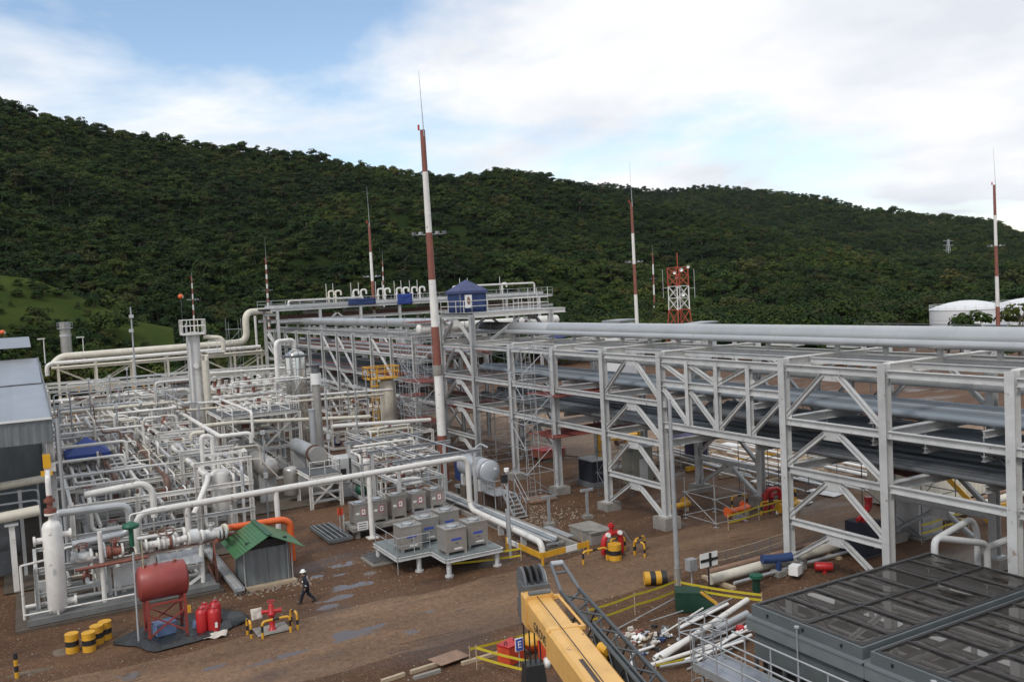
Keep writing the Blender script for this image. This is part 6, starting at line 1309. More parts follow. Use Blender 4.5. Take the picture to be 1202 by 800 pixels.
# ================================================================== FRONT LEFT: green roofed shed, red tank, drums, cylinders, worker
t = thing('small_shed', 'small grey corrugated shed with a bright green gable roof', 'shed', (-52, 11.4, 0))
x0, x1, y0, y1, hh = -53.3, -50.6, 10.1, 12.65, 2.15; nv = 9
def cwall(o, u, name, n_): 
    for k in range(n_): put(name, MB().sheet((o[0]+u[0]*k/n_, o[1]+u[1]*k/n_, .1), (u[0]/n_, u[1]/n_, 0), (0, 0, hh-.1), 12, 1, lambda i, j: .02*math.sin(i*18.85), .02), CORR, t)
cwall((x1, y0), (0, y1-y0), 'wall_panel', 2); cwall((x0, y0), (x1-x0, 0), 'wall_panel', 2); cwall((x1, y1), (x0-x1, 0), 'wall_panel', 2); cwall((x0, y1), (0, y0-y1), 'wall_panel', 2)
for x, y in ((x1+.05, y0-.05), (x1+.05, y1+.1), (x0, y0), (x0, y1)): rod('corner_post', (x, y, 0), (x, y, hh+.1), .09, GALV, t)
rod('corner_post', (x1+.06, y1-.15, 0), (x1+.06, y1-.15, hh+.25), .06, GALV, t)
ym = (y0+y1)/2; rz0 = 3.05
for s in (-1, 1):
    for k in range(2):
        xa = x0-.5+(x1-x0+1.4)*k/2; ln = (x1-x0+1.4)/2
        o = (xa, ym, rz0-.006*k); put('roof_sheet', MB().sheet(o, (ln*1.01, 0, 0), (0, s*(1.95), -1.0), 1, 44, lambda i, j: .012*math.sin(j*69.1), .02), GREENR, t)
put('ridge_cap', MB().beam((x0-.5, ym, rz0+.03), (x1+.9, ym, rz0+.03), .3, .05), mat('dark_green_ridge', (.02, .09, .04), .5), t)
put('gable_gap', MB().slab(x1-.12, x1-.06, y0+.1, y1-.1, hh, hh+.45), BLACK, t); put('door_seam', MB().box((x1+.035, ym, 1.1), (.02, .05, 2.0)), DKSTEEL, t); put('sill', MB().slab(x1+.05, x1+.55, y0-.1, y1+.2, -.05, .14), TIMBER, t)
t = thing('red_fuel_tank', 'dull red horizontal fuel tank on a braced red stand', 'tank', (-46, 5.2, 0))
put('shell', MB().lathe((-46.0, 4.0, 2.75), (0, 1, 0), [(0, 0), (.55, .01), (.80, .1), (.85, .16), (.85, 2.2), (.80, 2.26), (.55, 2.35), (0, 2.36)], 32), REDT, t)
put('weld_band', MB().lathe((-46.0, 4.0, 2.75), (0, 1, 0), [(.855, 1.15), (.86, 1.17), (.86, 1.2), (.855, 1.22)], 32), REDT, t)
for y in (4.4, 4.9, 5.8): put('filler_cap', MB().cyl((-45.9, y, 3.56), (-45.9, y, 3.7), .09, 10), OXIDE, t)
rod('vent_pipe', (-45.8, 4.35, 3.5), (-45.8, 4.35, 4.9), .07, TIMBER, t)
for x in (-46.8, -45.2):
    for y in (4.35, 6.05): bar('leg', (x, y, 0), (x, y, 2.1), .13, .13, REDT, t)
for x in (-46.8, -45.2):
    for p, q in (((x, 4.35, .3), (x, 6.05, 1.4)), ((x, 6.05, .3), (x, 4.35, 1.4))): bar('cross_brace', p, q, .07, .07, REDT, t)
    bar('rail', (x, 4.35, 1.85), (x, 6.05, 1.85), .1, .1, REDT, t)
for y in (4.35, 6.05): bar('rail', (-46.8, y, 1.85), (-45.2, y, 1.85), .1, .1, REDT, t); bar('cross_brace', (-46.8, y, .3), (-45.2, y, 1.5), .07, .07, REDT, t)
put('hose_post', MB().cyl((-45.3, 3.85, .2), (-45.9, 3.95, 4.4), .05, 8), GALV, t); put('yellow_tag', MB().box((-45.1, 6.2, 1.35), (.06, .16, .36)), YEL, t)
t = thing('plastic_sheet', 'crumpled black plastic sheet spread under the red fuel tank', 'sheet', (-46, 5.5, 0))
pts = blob(-46.1, 5.9, 2.0, 2.9, .12, 36, 9, .22); b = MB(); rings = 10
for k in range(rings+1):
    f = k/rings
    b.add([(-46.1+(p[0]+46.1)*f, 5.9+(p[1]-5.9)*f, .07+.06*(1+mn.noise(V((p[0]*f*1.4, p[1]*f*1.4, f*2))))*(1 if k < rings else .3) + (.30*max(0, mn.noise(V((i*.35, 2.2, 0)))+.35) if k in (8, 9) else 0)) for i, p in enumerate(pts)])
for k in range(rings):
    for i in range(36): b.face([k*36+i, k*36+(i+1) % 36, (k+1)*36+(i+1) % 36, (k+1)*36+i], True)
b.v = [(x, y, z) for x, y, z in b.v]; put('sheet_body', b, TARP, t)
t = thing('sheet_heap', 'bunched dark netting heap behind the red gas cylinders', 'heap', (-46.0, 8.2, 0)); b = MB()
b.lathe((-45.9, 8.3, .05), (0, 0, 1), [(.9, 0), (.85, .15), (.55, .32), (.2, .42), (0, .44)], 18); b.v = [(x+.15*mn.noise(V((x*3, y*3, z*3))), y+.3*mn.noise(V((x*2, y*3, z*3+4))), z+.12*mn.noise(V((x*4, y*4, 7)))) for x, y, z in b.v]; put('netting', b, TARP, t)
t = thing('blue_crate', 'pale blue plastic crate on the black sheet under the red tank', 'crate', (-45.6, 5.0, .1)); put('box_wall', MB().box((-45.9, 5.1, .42), (.7, .9, .55), .2), mat('pale_blue_plastic', (.16, .24, .42), .5, var=.3), t); put('rim', MB().box((-45.9, 5.1, .71), (.76, .96, .05), .2), MATS['pale_blue_plastic'], t)
cloth('blue_bag', (-45.6, 6.35, .16), (.3, .5, 0), (-.35, .1, .3), MATS['pale_blue_plastic'], 'crumpled pale blue bag on the black sheet left of the gas cylinders', 'bag', .12)
for k, (x, y, lab) in enumerate(((-45.0, 6.75, 'red gas cylinder, left of the front pair on the black sheet'), (-44.7, 7.25, 'red gas cylinder with white tag, right of the front pair'), (-45.6, 7.0, 'red gas cylinder behind the front pair on the black sheet'), (-45.7, 7.5, 'rearmost red gas cylinder on the black sheet'))):
    t = thing('gas_cylinder', lab, 'gas cylinder', (x, y, .1)); put('shell', MB().lathe((x, y, .12), (0, 0, 1), [(.27, 0), (.29, .06), (.29, .95), (.24, 1.08), (.1, 1.14), (.1, 1.2), (0, 1.21)], 18), RED, t); put('collar', MB().torus((x, y, 1.3), (0, 0, 1), .13, .025, 12, 5), RED, t); put('valve', MB().cyl((x, y, 1.2), (x, y, 1.36), .04, 8), GALV, t)
    if k == 1: put('tag', MB().box((x+.29, y+.05, .5), (.02, .12, .26)), SIGNW, t)
cloth('rag', (-44.0, 6.6, .1), (.25, 1.0, 0), (-.5, .2, .1), RAG, 'dirty white rag lying in front of the red gas cylinders', 'rag', .14, 10, 3)
for k, (x, y, lab) in enumerate(((-46.5, 1.05, 'yellow drum with black band, leftmost of four by the skid'), (-46.15, 1.75, 'yellow drum with black band, nearest of four by the skid'), (-46.9, 2.15, 'yellow drum with black band, third from the left by the skid'), (-47.3, 2.55, 'yellow drum with black band, rearmost of four by the skid'))):
    t = thing('striped_drum', lab, 'drum', (x, y, 0)); rr = .3
    for z0_, z1_, m_ in ((0, .33, YEL), (.33, .57, BLACK), (.57, .9, YEL)): put('painted_band', MB().cyl((x, y, z0_), (x, y, z1_), rr, 18), m_, t)
    for z in (.33, .6, .89): put('rib', MB().torus((x, y, z), (0, 0, 1), rr, .014, 18, 5), YEL if z != .33 else BLACK, t)
    put('lid', MB().cyl((x, y, .87), (x, y, .885), rr*.95, 18), OXIDE, t)
t = thing('bollard', 'short yellow and black bollard at the bottom left edge', 'bollard', (-43.5, -1.3, 0)); p = AZ(20, 795); 
for k in range(4): put('painted_band', MB().cyl((p.x, p.y, .28*k), (p.x, p.y, .28*(k+1)), .09, 10), (YEL, BLACK, YEL, BLACK)[k], t)
t.location = (p.x, p.y, 0)
for o in t.children: o.location = (o.location.x + (-43.5-p.x), o.location.y + (-1.3-p.y), o.location.z)
# cable channel running beside the green shed
t = thing('cable_channel', 'grey metal cable channel sloping past the left side of the green shed', 'cable channel', (-54, 9.6, 0)); put('channel', MB().slab(-60, -49.6, 9.3, 9.75, .25, .32).slab(-60, -49.6, 9.25, 9.3, .25, .42).slab(-60, -49.6, 9.75, 9.8, .25, .42), GALV, t)
for k in range(5): rod('conduit', (-60, 9.36+.08*k, .37), (-49.8, 9.36+.08*k, .37), .06, STEEL, t)
for x in (-58, -54, -50): bar('foot', (x, 9.5, 0), (x, 9.5, .25), .1, .4, GALV, t)
t = thing('painted_pipe_stand', 'red painted pipe frame low between skid and green shed', 'frame', (-53.5, 9.0, 0))
for p, q in (((-52.6, 8.9, 0), (-53.6, 9.0, 2.2)), ((-54.4, 9.0, 0), (-53.6, 9.0, 2.2)), ((-52.2, 8.7, .3), (-55.6, 8.9, .3)), ((-52.6, 8.9, 1.0), (-54.4, 9.0, 1.0))): bar('bar', p, q, .1, .1, OXIDE, t)

# the worker: walking to the left, white helmet, navy coveralls with pale bands
def skin_body(name, joints, bones, m_, par, sub=2, root='pelvis'):
    keys = list(joints); me = bpy.data.meshes.new(name); me.from_pydata([joints[k][0] for k in keys], [(keys.index(a), keys.index(c)) for a, c in bones], [])
    o = bpy.data.objects.new(name, me); col.objects.link(o); o.parent = par; WL[o] = WL[par]
    sk = o.modifiers.new('skin', 'SKIN'); sk.use_smooth_shade = True
    lay = me.skin_vertices[0] if len(me.skin_vertices) else None
    if lay:
        g_ = 1.28 if name == 'coveralls' else 1.12
        for i, k in enumerate(keys):
            rr = joints[k][1]; rr = tuple(q*g_ for q in rr) if isinstance(rr, tuple) else (rr*g_, rr*g_)
            lay.data[i].radius = rr; lay.data[i].use_root = (k == root)
    s = o.modifiers.new('smooth', 'SUBSURF'); s.levels = sub; s.render_levels = sub; me.materials.append(m_)
    return o
wk = thing('person', 'worker in navy coveralls with pale bands and white helmet walking left across the mud', 'person', (-46.1, 12.3, 0.02))
wd = V((-.40, -.92, 0)).normalized(); wk.rotation_euler = (0, 0, math.atan2(wd.y, wd.x)); wk.scale = (1.0,)*3
J = {'pelvis': ((0, 0, .93), (.17, .13)), 'waist': ((.02, 0, 1.10), (.15, .12)), 'chest': ((.06, 0, 1.30), (.175, .13)), 'neckbase': ((.09, 0, 1.45), (.09, .08)), 
     'shl': ((.06, .17, 1.40), .075), 'ell': ((-.08, .25, 1.14), .058), 'wrl': ((.04, .27, .90), .045), 'shr': ((.06, -.17, 1.40), .075), 'elr': ((.10, -.25, 1.13), .058), 'wrr': ((.32, -.22, 1.02), .045),
     'hipl': ((.0, .10, .88), .105), 'kneel': ((.22, .10, .50), .08), 'ankl': ((.33, .10, .12), .062), 'hipr': ((.0, -.10, .88), .105), 'kneer': ((-.04, -.10, .48), .08), 'ankr': ((-.36, -.10, .16), .062)}
Bn = [('pelvis', 'waist'), ('waist', 'chest'), ('chest', 'neckbase'), ('chest', 'shl'), ('shl', 'ell'), ('ell', 'wrl'), ('chest', 'shr'), ('shr', 'elr'), ('elr', 'wrr'), ('pelvis', 'hipl'), ('hipl', 'kneel'), ('kneel', 'ankl'), ('pelvis', 'hipr'), ('hipr', 'kneer'), ('kneer', 'ankr')]
skin_body('coveralls', J, Bn, NAVY, wk)
HJ = {'pelvis': ((.09, 0, 1.44), (.06, .06)), 'neck': ((.11, 0, 1.52), (.052, .055)), 'jaw': ((.145, 0, 1.575), (.06, .07)), 'face': ((.14, 0, 1.64), (.085, .075)), 'brow': ((.135, 0, 1.70), (.08, .072))}
hd = skin_body('head', HJ, [('pelvis', 'neck'), ('neck', 'jaw'), ('jaw', 'face'), ('face', 'brow')], SKIN, wk)
def lput(name, b, m_, par): 
    me = b.mesh(name, m_, (0, 0, 0)); o = bpy.data.objects.new(name, me); col.objects.link(o); o.parent = par; return o
lput('nose', MB().lathe((.215, 0, 1.625), (1, 0, -.3), [(.02, 0), (.012, .02), (0, .03)], 8), SKIN, hd); lput('ear', MB().box((.12, .085, 1.635), (.04, .02, .06)).box((.12, -.085, 1.635), (.04, .02, .06)), SKIN, hd)
lput('eye', MB().box((.222, .03, 1.655), (.012, .025, .012)).box((.222, -.03, 1.655), (.012, .025, .012)), BLACK, hd); lput('mouth', MB().box((.21, 0, 1.575), (.012, .045, .01)), OXIDE, hd); lput('hair', MB().lathe((.115, 0, 1.60), (-.3, 0, 1), [(.0, -.02), (.095, 0), (.1, .07), (.08, .12)], 12), BLACK, hd)
lput('helmet', MB().lathe((.135, 0, 1.685), (.08, 0, 1), [(.155, 0), (.15, .012), (.122, .02), (.12, .06), (.095, .11), (.05, .14), (0, .147)], 20).prism([(.22, -.09, 1.685), (.32, -.05, 1.672), (.32, .05, 1.672), (.22, .09, 1.685)], (0, 0, .015)), HELM, wk)
for (kx, ky, kz), sgn in (((.04, .27, .90), 1), ((.32, -.22, 1.02), -1)):
    HJ = {'pelvis': ((kx, ky, kz), .034)}; bo = []
    dirn = V((.25, 0, -1)) if sgn > 0 else V((.8, .1, -.6)); dirn.normalize(); pm = V((kx, ky, kz))+dirn*.09; HJ['palm'] = (tuple(pm), (.04, .022)); bo.append(('pelvis', 'palm')); side = V((0, 1, 0)).cross(dirn).normalized()
    for q, lnf in enumerate((.065, .08, .085, .07)):
        a = pm+side*(.026*(q-1.5)); m1 = a+dirn*lnf*.5; e = m1+dirn*lnf*.35+V((0, -sgn*.02, 0)); HJ['f%d' % q] = (tuple(m1), .0095); HJ['t%d' % q] = (tuple(e), .008); bo += [('palm', 'f%d' % q), ('f%d' % q, 't%d' % q)]
    th_ = V((kx, ky, kz))+dirn*.05+side*.045; HJ['th'] = (tuple(th_), .011); HJ['tt'] = (tuple(th_+dirn*.04+side*.01), .009); bo += [('pelvis', 'th'), ('th', 'tt')]
    skin_body('hand', HJ, bo, SKIN, wk, 1)
for (ax, ay, az), tz_ in (((.33, .10, .12), .0), ((-.36, -.10, .16), .55)):
    b = MB(); d = V((math.cos(tz_), 0, -math.sin(tz_))); u = V((math.sin(tz_), 0, math.cos(tz_))); c = V((ax, ay, az))-u*.06
    b.tube([c-d*.09, c-d*.03, c+d*.08, c+d*.17, c+d*.21], .05, 10, True, [.04, .055, .052, .045, .02]); b.cyl(c+u*.0, c+u*.16, .062, 10, .068); lput('boot', b, BLACK, wk)
for k, (a, c, f_, rr) in enumerate((('kneel', 'ankl', .45, .083), ('kneer', 'ankr', .45, .083), ('ell', 'wrl', .45, .066), ('elr', 'wrr', .45, .066))):
    p, q = V(J[a][0]), V(J[c][0]); m1 = p.lerp(q, f_); lput('reflective_band', MB().cyl(m1, m1+(q-p).normalized()*.05, rr, 12, rr*.97), REFL, wk)
lput('reflective_band', MB().beam((-.06, .08, 1.45), (-.085, .08, 1.18), .05, .03).beam((-.06, -.08, 1.45), (-.085, -.08, 1.18), .05, .03), REFL, wk)

# ================================================================== FRONT RIGHT: crane boom, cooler boxes, pipe yard
# telescopic crane boom, stowed level over its carrier (the carrier stands just outside the picture)
HD, BT = AD(632, 697, 31.5), AD(712, 800, 25.0)
bd = (BT-HD); bd.z = bd.z; bd.normalize(); bx = bd.cross(V((0, 0, 1))).normalized(); bz = bx.cross(bd)
if bz.z < 0: bz = -bz
def BP(s, a, h): return HD + bd*s + bx*a + bz*h          # along the boom from the head, across, up
t = thing('mobile_crane', 'yellow telescopic crane boom with dark lattice jib reaching in from the bottom edge', 'crane', (BP(24, 0, 0).x, BP(24, 0, 0).y, 0)); crane = t
def boom_sec(name, s0, s1, w_, h_, lo, m_=BOOM):
    b = MB(); c = .10; pr = [(-w_/2+c, 0), (w_/2-c, 0), (w_/2, -c), (w_/2, -h_+.2), (w_/2-.2, -h_), (-w_/2+.2, -h_), (-w_/2, -h_+.2), (-w_/2, -c)]
    b.prism([BP(s0, a, h+lo) for a, h in pr], bd*(s1-s0)); return put(name, b, m_, t)
sgn = 1
boom_sec('inner_boom_section', 0.0, 3.1, .98, 1.05, -.06); boom_sec('boom_collar', 2.75, 3.0, 1.18, 1.2, .02); boom_sec('outer_boom_section', 3.0, 24, 1.14, 1.2, .0)
boom_sec('boom_head_plate', -.35, .25, 1.12, 1.35, .08)
put('roller', MB().cyl(BP(.15, -.4, .12), BP(.15, .4, .12), .09, 12), DKSTEEL, t); put('head_frame', MB().beam(BP(-.9, 0, -.1), BP(-.2, 0, -.1), 1.0, .7, bz).beam(BP(-1.1, 0, -.95), BP(-.3, 0, -.65), .95, .9, bz), DKSTEEL, t)
for a in (-.36, -.12, .12, .36): put('sheave', MB().cyl(BP(-.9, a-.05, .15), BP(-.9, a+.05, .15), .58, 24), BLACK if abs(a) < .2 else DKSTEEL, t); put('sheave', MB().cyl(BP(-.95, a-.05, -.95), BP(-.95, a+.05, -.95), .5, 20), BLACK, t)
put('side_cheek', MB().cyl(BP(-.9, -.48, .1), BP(-.9, -.42, .1), .5, 20), CLAD, t); put('side_cheek', MB().cyl(BP(-.95, -.5, -.7), BP(-.95, -.44, -.7), .42, 20), DKSTEEL, t)
put('boom_cable', MB().tube([BP(.1, .12, .03), BP(3.0, .12, .06), BP(24, .12, .08)], .018, 6), BLACK, t)
put('grease_streak', MB().sheet(BP(5.2, .16, .008), bd*9, bx*.14, 30, 2, lambda i, j: 0, 0), mat('black_grease', (.05, .025, .018), .35, var=.7, sc_=9), t)
jr_ = 1 if bx.dot(RI) > 0 else -1
put('side_tube', MB().tube([BP(.4, jr_*.62, .02), BP(3.1, jr_*.68, -.02)], .05, 8), BOOM, t)
for s in (.4, 3.1): put('tube_bracket', MB().beam(BP(s, jr_*.45, .0), BP(s, jr_*.66, .0), .12, .14), BOOM, t)
put('jib_bracket', MB().box(BP(4.6, jr_*.72, -.2), (.35, .35, .35), .5).cyl(BP(4.5, jr_*.66, -.05), BP(4.9, jr_*.76, -.05), .15, 10), YEL, t)
txt('GROVE', .42, BP(2.75, -.40, -.62) if bx.dot(RI) > 0 else BP(2.75, .40, -.62), bd, bz, BLACK, t) if False else None
side = -1 if (bx.dot(RI) > 0) else 1                     # the face of the boom turned to the left of the picture
txt('GROVE', .46, BP(1.75, side*.497, -.66), bd, bz, BLACK, t)
# hoist ropes and hook block
hk = BP(-1.15, 0, -.9)
for a in (-.3, -.1, .1, .3): put('hoist_rope', MB().cyl(BP(-1.2, a, -.75), V((BP(-1.2, a, 0).x, BP(-1.2, a, 0).y, 2.1)), .03, 6), BLACK, t)
put('loose_chain', MB().tube([BP(-1.0, -.75, -.9), BP(-1.0, -.78, -1.9)+V((0, 0, -.2)), BP(-1.0, -.72, -2.9)], .05, 6), BLACK, t)
hb = V((BP(-1.2, 0, 0).x, BP(-1.2, 0, 0).y, 1.75)); put('hook_block', MB().box(hb, (.75, .85, .9), math.atan2(bd.y, bd.x), .8).box(hb+V((0, 0, -.62)), (.5, .45, .5), math.atan2(bd.y, bd.x)), BLACK, t)
put('hook', MB().torus(hb+V((0, 0, -1.05)), bx, .2, .06, 14, 6), DKSTEEL, t)
# lattice jib folded along the right side
jr = -side; JIB = mat('jib_dark_grey', (.075, .085, .09), .5, .1, var=.3, sc_=2)
def JP(s, k, u): return BP(s, jr*(.78+.42*k), -.02-.75*u+.1)
for k in (0, 1.65):
    for u in (0, 1.1): put('jib_chord', MB().tube([JP(.2, k, u), JP(24, k, u)], .07, 8), JIB, t)
for q in range(16):
    s = .6+1.4*q
    for u in (0, 1.1): put('jib_lacing', MB().cyl(JP(s, 0, u), JP(s+.7, 1.65, u), .035, 6).cyl(JP(s+.7, 1.65, u), JP(s+1.4, 0, u), .035, 6), JIB, t)
    for k in (0, 1.65): put('jib_lacing', MB().cyl(JP(s, k, 0), JP(s+.7, k, 1.1), .035, 6).cyl(JP(s+.7, k, 1.1), JP(s+1.4, k, 0), .035, 6), JIB, t)
put('jib_head', MB().tube([JP(.2, 1.65, 0), JP(-1.2, 1.3, .0)+bz*.5, JP(-1.2, .2, 0)+bz*.5, JP(.2, 0, 0)], .07, 8).cyl(JP(-.8, 1.4, 0)+bz*.3, JP(-.8, .12, 0)+bz*.3, .05, 8).cyl(JP(.2, 1.65, .2), JP(.9, .0, .2), .06, 8), DKSTEEL, t)
put('jib_head_roller', MB().cyl(JP(-1.2, 1.3, 0)+bz*.5, JP(-1.2, .2, 0)+bz*.5, .11, 10), GALV, t); put('jib_plate', MB().beam(JP(3.2, .3, .4), JP(14, .3, .4), .06, .8, bz), JIB, t)
put('turret', MB().box(BP(22, 0, -2.6), (4.5, 2.6, 2.2), math.atan2(bd.y, bd.x)), BOOM, t); ca = BP(20, 0, 0); ca.z = 1.5
put('carrier', MB().box(ca, (11, 2.6, 1.0), math.atan2(bd.y, bd.x)), BOOM, t)
for s in (-4.2, -2.8, 2.6, 4.2):
    for a in (-1.15, 1.15): c = V((ca.x, ca.y, .62))+bd*s+bx*a; c.z = .62; put('wheel', MB().cyl(c-bx*.2, c+bx*.2, .62, 20), BLACK, t)
# orange boxes, lamp drum, sign
def obox(px, py, lx, ly, h, rz, lab):
    p = AZ(px, py); t = thing('steel_box', lab, 'box', (p.x, p.y, 0)); put('body', MB().box((p.x, p.y, h/2+.08), (lx, ly, h), rz), ORBOX, t); put('lid', MB().box((p.x, p.y, h+.11), (lx*1.03, ly*1.03, .07), rz), RED, t); put('runner', MB().box((p.x, p.y, .04), (lx*.9, ly*.8, .08), rz), DKSTEEL, t)
    for s in (-.3, .3): put('lifting_eye', MB().torus((p.x+s*math.cos(rz+1.57), p.y+s*math.sin(rz+1.57), h+.2), (1, 0, 0), .07, .02, 10, 5), BLACK, t)
    return t
obox(600, 777, .7, .95, .75, .35, 'bright orange-red steel box left of the hanging crane hook'); obox(650, 772, .7, 1.2, .75, .3, 'bright orange-red steel box right of the crane hook, half behind the boom')
p = AZ(643, 783); t = thing('bucket', 'small white bucket in front of the right orange-red box', 'bucket', (p.x, p.y, 0)); put('shell', MB().lathe((p.x, p.y, .02), (0, 0, 1), [(0, 0), (.13, 0), (.17, .36), (.15, .36), (.12, .05), (0, .05)], 14), SIGNW, t); put('handle', MB().torus((p.x, p.y, .36), (1, 0, 0), .17, .01, 12, 4), GALV, t)
p = AZ(626, 765); t = thing('sand_bag', 'rounded yellow and orange cushion float behind the crane hook', 'float', (p.x, p.y, 0)); put('upper_half', MB().lathe((p.x, p.y, .5), (0, 0, 1), [(.5, 0), (.48, .15), (.3, .3), (0, .34)], 18), YEL, t); put('lower_half', MB().lathe((p.x, p.y, .5), (0, 0, -1), [(.5, 0), (.46, .15), (.3, .28), (.12, .5), (0, .5)], 18), ORANGE, t)
p = AZ(611, 787); t = thing('letter_sign', 'small blue sign with white letter E on a post behind the hook ropes', 'sign', (p.x, p.y, 0)); rod('post', (p.x-.05, p.y, 0), (p.x-.05, p.y, 1.3), .05, GALV, t); put('panel', MB().box((p.x, p.y, 1.15), (.04, .38, .56)), SIGNW, t); put('blue_field', MB().box((p.x+.025, p.y, 1.15), (.02, .33, .5)), BLUEL, t); txt('E', .42, (p.x+.042, p.y, 1.15), (0, 1, 0), (0, 0, 1), SIGNW, t)
# barrier tape on stakes
def tape(label, pts, h=(.5, 1.0), sag=.05, step=2.2):
    pts = [V((p.x, p.y, 0)) for p in pts]; t = thing('barrier_tape', label, 'barrier', pts[0])
    for a, c in zip(pts, pts[1:]):
        n = max(1, int((c-a).length/step))
        for k in range(n+1): p = a.lerp(c, k/n); rod('stake', p, p+V((0, 0, h[-1]+.12)), .05, TIMBER, t)
        for hh in h:
            b = MB(); m_ = n*5; d = (c-a).normalized()
            i = b.add([q for k in range(m_+1) for q in (a.lerp(c, k/m_)+V((0, 0, hh-.06-sag*math.sin(math.pi*((k % 5)/5)))), a.lerp(c, k/m_)+V((.01, 0, hh+.06-sag*math.sin(math.pi*((k % 5)/5)))))])
            for k in range(m_): b.face([i+2*k, i+2*k+2, i+2*k+3, i+2*k+1])
            put('tape_strip', b, TAPE, t)
    return t
tape('double yellow barrier tape from the crane boom to the green skip', [AZ(692, 740), AZ(795, 704)]); tape('double yellow barrier tape from the green skip towards the cooler boxes', [AZ(800, 706), AZ(895, 722)], (.75, 1.0))
tape('yellow barrier tape in front of the two orange-red boxes', [AZ(560, 785), AZ(640, 806)], (.55, .95)); tape('yellow barrier tape behind the two orange-red boxes', [AZ(552, 777), AZ(640, 752)], (.6,))
tape('yellow barrier tape under the nearest tote stand', [AZ(530, 668), AZ(612, 658)], (.35, .75)); tape('yellow tape crossing the debris by the walkway', [AZ(770, 790), AZ(830, 774)], (.35,)); tape('yellow tape and rails round the red hydrant beyond the large rack', [AZ(855, 622), AZ(925, 600)], (.5, .95))
# fence of thin posts beside the road
t = thing('wire_fence', 'low fence of thin dark posts and two rails beside the ground pipes', 'fence', AZ(838, 672)); fp = [AZ(x, y) for x, y in ((812, 680), (836, 672), (853, 668), (871, 663), (889, 658), (905, 652), (920, 647))]
for p in fp: rod('post', (p.x, p.y, 0), (p.x, p.y, 1.15), .05, DKSTEEL, t)
for a, c in zip(fp, fp[1:]):
    for hh in (.6, 1.08): rod('rail', (a.x, a.y, hh), (c.x, c.y, hh), .04, TIMBER, t)
# pipes on the ground past the right bay
pipe('ground_pipe', [(-35.0, 30.6, .42), (-35.1, 48, .42), (-36, 70, .42)], .27, CREAM, 'fat cream pipe on low blocks running into the right bay of the large rack', 'pipe', n=16)
pipe('ground_pipe', [(-36.0, 31.4, .4), (-36.1, 48, .4), (-37, 70, .4)], .16, WOOD, 'brownish pipe alongside the fat cream ground pipe', 'pipe', n=14)
pipe('ground_pipe', [(-34.2, 31.5, .25), (-34.3, 47, .25)], .09, GALV, 'thin grey pipe in front of the fat cream ground pipe', 'pipe', n=10)
t = thing('pipe_blocks', 'timber blocks holding the ground pipes off the mud', 'blocks', (-35.5, 36, 0))
for k in range(7): put('block', MB().slab(-36.4, -34.0, 31.2+4*k, 31.45+4*k, -.03, .15), TIMBER, t)
t = thing('blue_valve', 'blue bent valve body with a white box by the second rack leg from the right', 'valve', (-34.0, 34.9, 0)); put('body', MB().tube(arcs([(-34.6, 33.9, .95), (-34.3, 34.7, .9), (-34.0, 35.5, .95)], .5), .24, 12).cyl((-34.2, 34.7, .3), (-34.2, 34.7, .9), .16, 10), VBLUE, t); put('white_box', MB().box((-33.3, 35.0, .5), (.5, .6, .5), .4), SIGNW, t); put('stand', MB().box((-34.2, 34.7, .15), (.6, .6, .3)), CONC, t); put('pipe_stub', MB().cyl((-33.5, 35.7, .1), (-33.5, 35.7, .7), .1, 10), GALV, t)
p = AZ(968, 672); t = thing('red_valve', 'red capped valve lying low beside the cooler box edge', 'valve', (p.x, p.y, 0)); put('body', MB().vessel((p.x-.3, p.y-.3, .35), (p.x+.2, p.y+.3, .35), .24, 14), RED, t); put('stem', MB().cyl((p.x, p.y, 0), (p.x, p.y, .3), .12, 8), RED, t)
t = thing('green_lid', 'round dark green lid on a stub beside the corner of the nearest cooler box', 'lid', AZ(888, 692)); p = AZ(888, 693); put('disc', MB().cyl((p.x, p.y, .75), (p.x, p.y, .9), .34, 18), GREENV, t); put('stub', MB().cyl((p.x, p.y, 0), (p.x, p.y, .75), .2, 10), GREEND, t); t.location = (p.x, p.y, 0)
WL[t] = V((p.x, p.y, 0))
# dark blue skid container with white letters and red cap
t = thing('blue_container', 'dark navy skid container with white letters under the right bay of the rack', 'container', (-33.4, 42, 0)); put('body', MB().slab(-35.0, -33.0, 40.2, 42.4, .2, 1.25), NAVY, t); put('sloping_lid', MB().prism([(-35.0, 40.9, 1.26), (-33.0, 40.9, 1.26), (-33.6, 40.9, 1.8), (-35.0, 40.9, 1.8)], (0, 1.5, 0)), NAVY, t); put('skid', MB().slab(-34.8, -33.2, 40.4, 42.2, .0, .2), DKSTEEL, t)
txt('IFIK', .55, (-32.99, 41.3, .72), (0, 1, 0), (0, 0, 1), CLAD, t)
t = thing('fire_monitor', 'bright red monitor head above the navy skid container by the third leg', 'fire monitor', (-34.2, 41.9, 1.8)); put('body', MB().tube(arcs([(-34.2, 41.5, 1.8), (-34.2, 41.5, 2.3), (-34.2, 42.0, 2.5), (-34.2, 42.0, 3.0)], .25), .2, 10).cyl((-34.2, 42.0, 2.95), (-34.2, 42.0, 3.15), .24, 12), RED, t); put('side_arm', MB().cyl((-34.2, 41.5, 2.1), (-34.2, 41.0, 1.95), .13, 10), RED, t)

